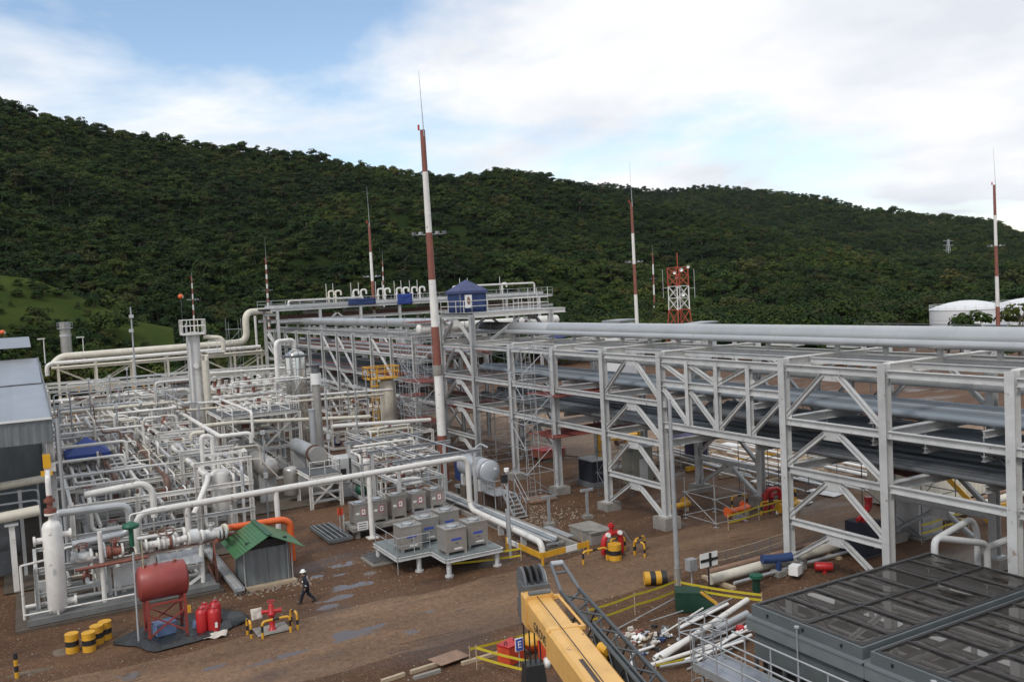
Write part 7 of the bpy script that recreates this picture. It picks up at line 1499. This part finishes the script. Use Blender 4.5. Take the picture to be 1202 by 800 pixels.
# pile of scrap pipes
r = random.Random(17); sp = thing
def scrap(pa, pb, rr, z0, z1, m_, lab, grp='scrap pipes heaped beside the cooler boxes'):
    rr *= .66; a, c = AZ(*pa), AZ(*pb); b = MB().tube([(a.x, a.y, z0+rr), (c.x, c.y, z1+rr)], rr, 14, False).tube([(a.x, a.y, z0+rr), (c.x, c.y, z1+rr)], rr*.86, 14, False)
    return put('scrap_pipe', b, m_, None, (a.x, a.y, 0), lab, 'pipe', grp)
scrap((812, 733), (852, 714), .24, .05, .1, CLAD, 'thick grey scrap pipe lying in front of the green skip')
scrap((768, 778), (846, 743), .17, .1, .5, SIGNW, 'thick white scrap pipe, nearest long one on the heap'); scrap((776, 779), (878, 725), .2, .15, .75, WHITE, 'longest thick pale scrap pipe across the heap, ending by the cooler box')
scrap((795, 742), (856, 716), .05, .2, .5, WHITE, 'thin white scrap pipe above the thick grey one'); scrap((798, 745), (855, 722), .11, .25, .5, SIGNW, 'medium white scrap pipe in the middle of the heap'); scrap((800, 743), (860, 719), .05, .5, .7, GALV, 'thin grey scrap tube on top of the heap')
scrap((760, 785), (838, 764), .13, .05, .2, WHITE, 'pale scrap pipe along the front of the heap'); scrap((790, 785), (878, 752), .08, .1, .45, WHITE, 'slim white scrap pipe at the front right of the heap'); scrap((840, 748), (878, 736), .25, .2, .5, CLAD, 'short thick pale scrap pipe under the cooler box corner')
scrap((850, 757), (882, 742), .14, .1, .3, SIGNW, 'short pale scrap pipe by the walkway railing'); scrap((845, 765), (882, 752), .12, .05, .2, WHITE, 'short white scrap pipe with red cap by the walkway'); scrap((720, 742), (792, 712), .05, .05, .4, GALV, 'long thin grey tube between the boom and the green skip')
scrap((743, 770), (768, 763), .09, .1, .15, WHITE, 'short white scrap pipe by the rubbish pile'); scrap((764, 733), (802, 723), .05, .15, .25, GALV, 'bent thin tube near the rubbish pile'); scrap((742, 775), (742, 794), .09, .3, .35, WHITE, 'short pale pipe stub beside the crane jib')
for k in range(12):
    q0 = (r.uniform(770, 835), r.uniform(752, 790)); q1 = (q0[0]+r.uniform(35, 70), q0[1]-r.uniform(14, 34)); scrap(q0, q1, r.choice((.04, .06, .09)), .05+.3*r.random(), .1+.4*r.random(), (SIGNW, WHITE, GALV, CLAD)[k % 4], ('thin bright white', 'thin off-white', 'slim grey', 'slim pale grey')[k % 4]+' tube crossing the scrap heap, '+ORD[k//4]+' nearest')
p = AZ(868, 748); t = thing('end_cover', 'small red plastic cap on a white scrap pipe by the walkway', 'cap', (p.x, p.y, .3)); put('cap', MB().cyl((p.x, p.y-.1, .42), (p.x+.1, p.y+.15, .45), .17, 12), RED, t); put('rim', MB().torus((p.x, p.y-.1, .42), (.1, .25, 0), .17, .02, 12, 5), RED, t)
t = thing('pipe_stillage', 'grey angle-iron frame standing among the scrap pipes', 'frame', AZ(802, 760)); p = AZ(798, 757)
for dx_, dy_ in ((0, 0), (1.1, .3), (.2, 1.3), (1.3, 1.6)): rod('post', (p.x+dx_, p.y+dy_, 0), (p.x+dx_, p.y+dy_, 1.25), .07, GALV, t)
for (a, c) in (((0, 0), (1.1, .3)), ((.2, 1.3), (1.3, 1.6)), ((0, 0), (.2, 1.3)), ((1.1, .3), (1.3, 1.6))):
    for hh in (.6, 1.2): rod('rail', (p.x+a[0], p.y+a[1], hh), (p.x+c[0], p.y+c[1], hh), .06, GALV, t)
# rubbish
G8 = 'rubbish heaped beside the crane jib'; RC = [RAG, TIMBER, CLAD, DKSTEEL, OXIDE, STEEL, RAG, TIMBER, SIGNW, BLACK, GALV, VBLUE]
RN = ['soiled', 'brownish', 'grey', 'dark', 'reddish', 'pale grey', 'soiled', 'tan', 'white', 'black', 'greyish', 'blue']
for k in range(84):
    px, py = (r.gauss(765, 12), r.gauss(748, 9)) if k % 4 else (r.gauss(740, 6), r.gauss(745, 4)); p = AZ(px, py); c = k % 12; s = r.uniform(.05, .14); b = MB(); h0 = max(0, .35-.3*math.hypot((px-766)/16, (py-750)/10))*r.random()
    if k % 3 == 0: b.box((p.x, p.y, h0+s*.5), (s*2, s*1.4, s), r.uniform(0, 3), r.uniform(.6, 1))
    elif k % 3 == 1: a = r.uniform(0, 6.3); b.cyl((p.x, p.y, h0+s*.7), (p.x+s*2.2*math.cos(a), p.y+s*2.2*math.sin(a), h0+s*.8), s*.6, 10, s*.4)
    else:
        s *= 1.9; b.sheet((p.x, p.y, h0+.04), (s*1.5, s*r.uniform(-.6, .6), s*r.uniform(-.2, .4)), (s*r.uniform(-.5, .3), s*1.1, s*r.uniform(-.1, .5)), 6, 6, lambda i, j: s*.5*mn.noise(V((i*4+k, j*4, k*.7))), .012)
    put('rubbish_item', b, RC[c], None, (p.x, p.y, 0), RN[c]+(' box-shaped', ' tubular', ' crumpled')[k % 3]+' piece of rubbish in the heap beside the crane jib', 'rubbish', G8)
# boards and kerb timbers at the bottom centre
p = AZ(527, 777); cloth('plywood_board', (p.x-.6, p.y-.75, .14), (1.1, .15, .05), (-.15, 1.5, .03), WOOD, 'reddish plywood board lying on the timbers left of the orange boxes', 'board', .01)
for k, (pa, pb, lab) in enumerate((((448, 801), (475, 792), 'broken kerb timber at the bottom edge, leftmost'), ((482, 790), (514, 780), 'pale kerb timber left of the plywood board'), ((542, 780), (590, 766), 'pale kerb timber right of the plywood board'), ((486, 797), (517, 788), 'second timber lying nearer than the row of kerb timbers'))):
    a, c = AZ(*pa), AZ(*pb); put('kerb_timber', MB().beam((a.x, a.y, .06), (c.x, c.y, .06), .16, .16), TIMBER if k != 3 else CONC, None, (a.x, a.y, 0), lab, 'timber')

# cooler boxes with wet panelled tops
WET = bpy.data.materials.new('wet_dark_panel'); WET.use_nodes = True
n, l = WET.node_tree.nodes, WET.node_tree.links; P_ = n['Principled BSDF']; g = n.new('ShaderNodeNewGeometry')
tn = n.new('ShaderNodeTexNoise'); tn.inputs['Scale'].default_value = 1.1; tn.inputs['Detail'].default_value = 5; l.new(g.outputs['Position'], tn.inputs['Vector'])
rp = n.new('ShaderNodeValToRGB'); rp.color_ramp.elements[0].position = .42; rp.color_ramp.elements[1].position = .50; rp.color_ramp.elements[0].color = (.03,)*3+(1,); rp.color_ramp.elements[1].color = (.22,)*3+(1,); l.new(tn.outputs['Fac'], rp.inputs[0]); l.new(rp.outputs[0], P_.inputs['Roughness'])
t2 = n.new('ShaderNodeTexNoise'); t2.inputs['Scale'].default_value = 3; t2.inputs['Detail'].default_value = 7; l.new(g.outputs['Position'], t2.inputs['Vector'])
r2 = n.new('ShaderNodeValToRGB'); r2.color_ramp.elements[0].position = .35; r2.color_ramp.elements[1].position = .7; r2.color_ramp.elements[0].color = (.014, .012, .010, 1); r2.color_ramp.elements[1].color = (.050, .043, .036, 1); l.new(t2.outputs['Fac'], r2.inputs[0]); l.new(r2.outputs[0], P_.inputs['Base Color'])
FIN = mat('cooler_grey', (.125, .145, .15), .5, .15, var=.25, sc_=1.2, objvar=.06); FINL = mat('cooler_rim_grey', (.19, .215, .22), .5, .15, var=.2, sc_=1.5)
POND = bpy.data.materials.new('standing_water_film'); POND.use_nodes = True; _p = POND.node_tree.nodes['Principled BSDF']; _p.inputs['Base Color'].default_value = (.055, .050, .046, 1); _p.inputs['Roughness'].default_value = .02; _p.inputs['IOR'].default_value = 1.75
def cooler(label, x0, x1, y0, y1, zt):
    t = thing('cooler_box', label, 'cooler', ((x0+x1)/2, (y0+y1)/2, 0)); nx_, ny_ = 2, 7; wx, wy = (x1-x0-.3)/nx_, (y1-y0-.3)/ny_
    for i in range(nx_):
        for j in range(ny_): 
            b = MB().sheet((x0+.15+wx*i+.05, y0+.15+wy*j+.04, zt-.005), (wx-.1, 0, 0), (0, wy-.08, 0), 10, 6, lambda u, v_: -.03*(math.sin(math.pi*u)*math.sin(math.pi*v_))**.6, .03, True); pn = put('top_panel', b, WET, t)
            if j < 6 and not (j == 4 and i == 1):
                cx_, cy_ = x0+.15+wx*(i+.5)+rnd.uniform(-.06, .06), y0+.15+wy*(j+.5); po = []
                for k in range(32):
                    a = 2*math.pi*k/32; e_ = .45; fx = abs(math.cos(a))**e_*(1 if math.cos(a) > 0 else -1); fy = abs(math.sin(a))**e_*(1 if math.sin(a) > 0 else -1); nz_ = 1+.16*mn.noise(V((fx*1.5+i*5, fy*1.5+j*4, 2)))
                    po.append((cx_+fx*wx*.42*nz_, cy_+fy*wy*(.33 if j != 3 else .2)*nz_, zt-.012))
                b2 = MB(); q0 = b2.add(po); b2.face(list(range(q0, q0+32))); put('standing_water', b2, POND, pn)
    for i in range(nx_+1): put('panel_rib', MB().slab(x0+.15+wx*i-.06, x0+.15+wx*i+.06, y0+.1, y1-.1, zt-.05, zt+.006), BLACK, t)
    for j in range(ny_+1): put('panel_rib', MB().slab(x0+.1, x1-.1, y0+.15+wy*j-.045, y0+.15+wy*j+.045, zt-.05, zt+.002), BLACK, t)
    put('rim', MB().slab(x0, x1, y0, y0+.16, zt-.42, zt-.02).slab(x0, x1, y1-.16, y1, zt-.42, zt-.02).slab(x0, x0+.16, y0+.16, y1-.16, zt-.42, zt-.02).slab(x1-.16, x1, y0+.16, y1-.16, zt-.42, zt-.02), FIN, t)
    put('ledge', MB().slab(x0-.14, x1+.14, y0-.14, y1+.14, zt-.95, zt-.42), FINL, t); put('ledge_lip', MB().slab(x0-.18, x1+.18, y0-.18, y1+.18, zt-.5, zt-.44), FINL, t)
    put('plenum', MB().slab(x0+.05, x1-.05, y0+.05, y1-.05, zt-2.0, zt-.95), FIN, t); put('dark_coil', MB().slab(x0+.25, x1-.25, y0+.25, y1-.25, .9, zt-2.0), BLACK, t)
    for k in range(8): x = x0+.1+(x1-x0-.2)*k/7; bar('mullion', (x, y0+.08, .6), (x, y0+.08, zt-2.0), .09, .12, FIN, t)
    for x in (x0+.15, x1-.15):
        for y in (y0+.15, y1-.15): bar('leg', (x, y, 0), (x, y, 1.0), .25, .25, FIN, t)
    put('sill', MB().slab(x0, x1, y0, y1, .5, .9), FIN, t)
    for k in (1, 3, 5): put('bolt', MB().box((x0+(x1-x0)*k/6, y0-.03, zt-.2), (.06, .06, .1)), BLACK, t)
    put('drain_hook', MB().tube(arcs([(x0+(x1-x0)*.48, y0-.2, zt-.1), (x0+(x1-x0)*.48, y0-.2, zt-1.3)], .1), .03, 6).cyl((x0+(x1-x0)*.48, y0-.2, zt-.12), (x0+(x1-x0)*.48, y0-.2, zt-.06), .09, 10), GALV, t)
    return t
cooler('dark panelled cooler box with wet top in the bottom right, the left one', -24.0, -19.05, 22.9, 33.2, 4.0)
cooler('dark panelled cooler box with wet top cut by the right edge, the right one', -18.75, -13.8, 22.9, 33.2, 4.0)
# walkway with handrail in front of the coolers
wk2 = thing('walkway', 'galvanised walkway with handrails and ladder cage in front of the cooler boxes', 'walkway', (-21, 21.2, 0)); zf = 2.1
put('deck', MB().slab(-24.6, -14, 20.55, 21.9, zf-.06, zf), mat('wet_walkway_plate', (.28, .31, .36), .3, .2, var=.3, sc_=1.5), wk2); put('edge_beam', MB().slab(-24.6, -14, 20.5, 20.55, zf-.22, zf+.08).slab(-24.6, -14, 21.9, 21.95, zf-.22, zf+.08), GALV, wk2)
for y in (20.55, 21.9):
    for hh in (.55, 1.1): put('rail', MB().cyl((-24.6 if y < 21 else -24.0, y, zf+hh), (-14, y, zf+hh), .035, 8), CLAD, wk2)
    for k in range(9): rod('rail_post', (-24.6+1.25*k, y, zf), (-24.6+1.25*k, y, zf+1.1), .06, CLAD, wk2)
for hh in (.55, 1.1): rod('rail', (-24.6, 20.55, zf+hh), (-24.6, 21.0, zf+hh), .06, CLAD, wk2)
for x in (-24.3, -20, -16):
    for y in (20.7, 21.8): rod('leg', (x, y, 0), (x, y, zf), .12, GALV, wk2)
for y in (21.15, 21.65): rod('ladder_stile', (-24.75, y, .1), (-24.75, y, zf+1.25), .06, GALV, wk2)
for k in range(8): rod('rung', (-24.75, 21.15, .3+.3*k), (-24.75, 21.65, .3+.3*k), .04, GALV, wk2)
for k in range(3): put('cage_hoop', MB().torus((-25.1, 21.4, 1.0+.95*k), (0, 0, 1), .42, .025, 14, 5), GALV, wk2)
for a in (2.2, 3.14, 4.08): rod('cage_bar', (-25.1+.42*math.cos(a), 21.4+.42*math.sin(a), 1.0), (-25.1+.42*math.cos(a), 21.4+.42*math.sin(a), 2.95), .03, GALV, wk2)
# pipes and ladder behind the coolers at right
pipe('loop_pipe', [(-24.1, 33.7, .2), (-24.1, 33.7, 4.5), (-24.1, 37.4, 3.55), (-24.1, 37.4, .2)], .15, STEEL, 'grey pipe loop standing behind the left cooler box', 'pipe', n=12, bend=.45)
pipe('loop_pipe', [(-24.7, 34.8, 4.15), (-24.7, 37.2, 4.6), (-24.7, 37.6, 4.0), (-24.7, 37.6, .2)], .14, STEEL, 'second grey pipe crossing the loop behind the cooler boxes', 'pipe', n=12, bend=.35)
pipe('loop_pipe', [(-24.2, 37.4, 3.3), (-23.9, 42.5, 3.7), (-23.9, 42.5, .2)], .16, STEEL, 'grey pipe running right from the loop behind the cooler boxes', 'pipe', n=12, bend=.4)
t = thing('caged_ladder', 'dark caged ladder beside the rightmost rack leg in view', 'ladder', (-25.0, 40, 0))
for y in (40.0, 40.55): put('stile', MB().tube(arcs([(-24.6, y, 0), (-24.6, y, 6.6), (-25.4, y, 7.1), (-25.8, y, 6.6)], .5), .05, 8), DKSTEEL, t)
for k in range(20): rod('rung', (-24.6, 40.0, .35+.32*k), (-24.6, 40.55, .35+.32*k), .04, DKSTEEL, t)
t = thing('riser_duct', 'thick dark bent duct at the right edge by the rack leg', 'duct', (-20.5, 36.8, 0)); put('duct', MB().tube(arcs([(-21.3, 36.9, 0), (-21.3, 36.9, 7.4), (-20.2, 37.2, 8.1), (-17, 38, 8.1)], .9, 6), .3, 16), BLACK, t); put('clamp', MB().torus((-21.3, 36.9, 5.0), (0, 0, 1), .31, .04, 16, 5), GALV, t)
# container hut, grey cabinet and yard things behind the rack
t = thing('container_hut', 'long cream corrugated container hut behind the right bay of the rack', 'hut', (-38.5, 57, 0)); x0, x1, y0, y1 = -41.2, -37.6, 50.6, 64
for k in range(8): put('wall_panel', MB().sheet((x1, y0+(y1-y0)*k/8, .2), (0, (y1-y0)/8, 0), (0, 0, 2.5), 16, 1, lambda i, j: .03*math.sin(i*25), .02), CREAM, t)
put('end_wall', MB().slab(x0, x1, y0-.06, y0, .2, 2.7), CREAM, t); put('back_wall', MB().slab(x0, x0+.06, y0, y1, .2, 2.7), CREAM, t)
for k in range(10): put('roof_sheet', MB().sheet((x0-.2, y0+(y1-y0)*k/10-.1, 2.78), (x1-x0+.4, 0, .0), (0, (y1-y0)/10*1.02, 0), 1, 10, lambda i, j: .02*math.sin(j*31), .02), TANKW, t)
t = thing('grey_cabinet', 'grey control cabinet with dark window by the left end of the cream hut', 'cabinet', (-35, 46.5, 0)); put('housing', MB().slab(-36.2, -33.6, 45.6, 47.8, .1, 2.4), STEEL, t); put('door', MB().box((-33.57, 46.3, 1.2), (.04, .9, 1.9)), GALV, t); put('window', MB().box((-33.56, 47.2, 1.7), (.04, .7, .6)), mat('dark_red_window', (.10, .02, .02), .3), t); put('base', MB().slab(-36.3, -33.5, 45.5, 47.9, 0, .1), CONC, t)
tape('yellow rails beside the cream container hut', [V((-33.0, 45, 0)), V((-33.4, 50, 0))], (.7, 1.2)); 
t = thing('yellow_brace_post', 'yellow diagonal stair rail beside the cream container hut', 'stair rail', (-33.5, 51.5, 0)); bar('rail', (-35.5, 50.5, 3.2), (-33.2, 51.8, .2), .3, .3, YEL, t); bar('rail', (-33.2, 52.0, 1.1), (-32.8, 54.5, 1.1), .2, .2, YEL, t)
for y in (52.1, 54.4): bar('post', (-33.0, y, 0), (-33.0, y, 1.1), .15, .15, YEL, t)
p = AZ(905, 596); t = hydrant(p.x, p.y, 1.5, 'red hydrant with arched outlet in the yard, seen left of the second right leg'); put('arch', MB().tube(arcs([(p.x+.2, p.y-.7, 0), (p.x+.2, p.y-.7, 1.4), (p.x+.2, p.y+.7, 1.4), (p.x+.2, p.y+.7, 0)], .5), .14, 10), RED, t)
hg = thing('hoop_guard', 'yellow and black hoops by the red hydrant out in the yard', 'barrier', (p.x, p.y, 0)); hoop(hg, p.x+1.2, p.y-1.2, 1.2, 1.4, .9); hoop(hg, p.x, p.y+1.9, 1.8, 1.4, .95); hoop(hg, p.x-1.4, p.y-1.6, 1.4, 1.2, .9)
p = AZ(802, 546); t = thing('canopy', 'faded purple canopy on poles in the yard behind the rack', 'canopy', (p.x, p.y, 0)); b = MB(); cx, cy, zt, hx = p.x, p.y, 2.3, 1.6
i0 = b.add([(cx+hx, cy-hx, zt), (cx+hx, cy+hx, zt), (cx-hx, cy+hx, zt), (cx-hx, cy-hx, zt)]); i1 = b.add([(cx, cy, zt+.95)])
for k in range(4): b.face([i0+k, i0+(k+1) % 4, i1])
put('cloth_top', b, PURP, t); put('cloth_wall', MB().sheet((cx-hx, cy+hx, 0.2), (2*hx, 0, 0), (0, 0, 2.1), 8, 4, lambda i, j: .06*math.sin(i*15), .02, True), PURP, t)
for sx in (-1, 1):
    for sy in (-1, 1): rod('leg', (cx+sx*hx*.96, cy+sy*hx*.96, 0), (cx+sx*hx*.96, cy+sy*hx*.96, zt), .07, GALV, t)
# stored pipes on sleepers in the yard
G9 = 'stored pipes lying in rows in the yard'; r = random.Random(23); px_ = AZ(845, 560)
for k in range(34):
    x0 = -66+r.uniform(-2, 2)+(k % 3)*7; y = 49.0+k*.33+r.uniform(-.1, .1); ln = r.uniform(5, 9); rr = r.choice((.07, .1, .13)); a = -.08
    put('stored_pipe', MB().cyl((x0, y, .38+rr+(.25 if k % 5 == 0 else 0)), (x0+ln*math.cos(a), y+ln*math.sin(a), .38+rr+(.25 if k % 5 == 0 else 0)), rr, 8), r.choice((WHITE, SIGNW, CLAD, STEEL)), None, (x0, y, 0), 'pale pipe stored flat among others in rows in the yard behind the rack', 'pipe', G9)
t = thing('sleepers', 'yellow and brown timber sleepers under the stored pipes in the yard', 'sleepers', (-60, 54, 0))
for x in (-66, -62, -58, -54, -50): put('sleeper', MB().slab(x-.12, x+.12, 48.5, 60, .02, .36), TIMBER if x != -58 else YEL, t)
for k, (px, py, sx, sy) in enumerate(((925, 563, 3, 1.4), (945, 578, 2.5, 1.2), (880, 566, 2.2, 1.2), (950, 520, 2, 1), (1000, 543, 3, 1.5), (1065, 545, 3.5, 1.6), (1045, 556, 2, 1), (845, 522, 3, 1.2), (1140, 520, 3, 1.4), (930, 590, 1.2, .8))):
    p = AZ(px, py); b = MB().sheet((p.x, p.y, .12), (sx, .2, 0), (-.2, sy, 0), 6, 4, lambda i, j: .05*mn.noise(V((i*3+k, j*3, k))), .04); put('white_sheet', b, SIGNW, None, (p.x, p.y, 0), 'pale sheet lying flat on the dirt of the yard behind the rack', 'sheet', 'pale sheets lying in the yard')
for k, (px, py, m_, lab) in enumerate(((742, 515, YEL, 'yellow valve spool lying in the yard left of the braced bay'), (735, 522, RUST, 'rusty valve spool lying in the yard left of the braced bay'), (800, 600, YEL, 'yellow pipe spool under the truss span'), (870, 605, ORANGE, 'orange pipe spool under the truss span'), (930, 600, YEL, 'yellow ring guard right of the yard hydrant'))):
    p = AZ(px, py); t = thing('pipe_spool', lab, 'spool', (p.x, p.y, 0)); put('spool', MB().tube(arcs([(p.x, p.y-1.2, .45), (p.x, p.y+.8, .45), (p.x-.6, p.y+.8, .45)], .4), .2, 10), m_, t); put('flange', MB().cyl((p.x, p.y-1.25, .45), (p.x, p.y-1.15, .45), .36, 12).cyl((p.x-.65, p.y+.8, .45), (p.x-.55, p.y+.8, .45), .36, 12), m_, t)
    for s in (-.9, .4): put('chock', MB().box((p.x, p.y+s, .12), (.5, .15, .26)), TIMBER, t)

# ------------------------------------------------------------------ haze: even thin air round the whole scene (named haze)
hm = bpy.data.materials.new('haze_air'); hm.use_nodes = True; n, l = hm.node_tree.nodes, hm.node_tree.links; n.remove(n['Principled BSDF'])
pv = n.new('ShaderNodeVolumePrincipled'); pv.inputs['Color'].default_value = (0.80, 0.88, 1.0, 1); pv.inputs['Density'].default_value = 0.00002; pv.inputs['Anisotropy'].default_value = 0.2
l.new(pv.outputs[0], n['Material Output'].inputs['Volume'])
put('haze', MB().slab(-4200, 3200, -3200, 4700, -12, 420), hm, kind='stuff', label='thin pale haze over the far wooded ridge')
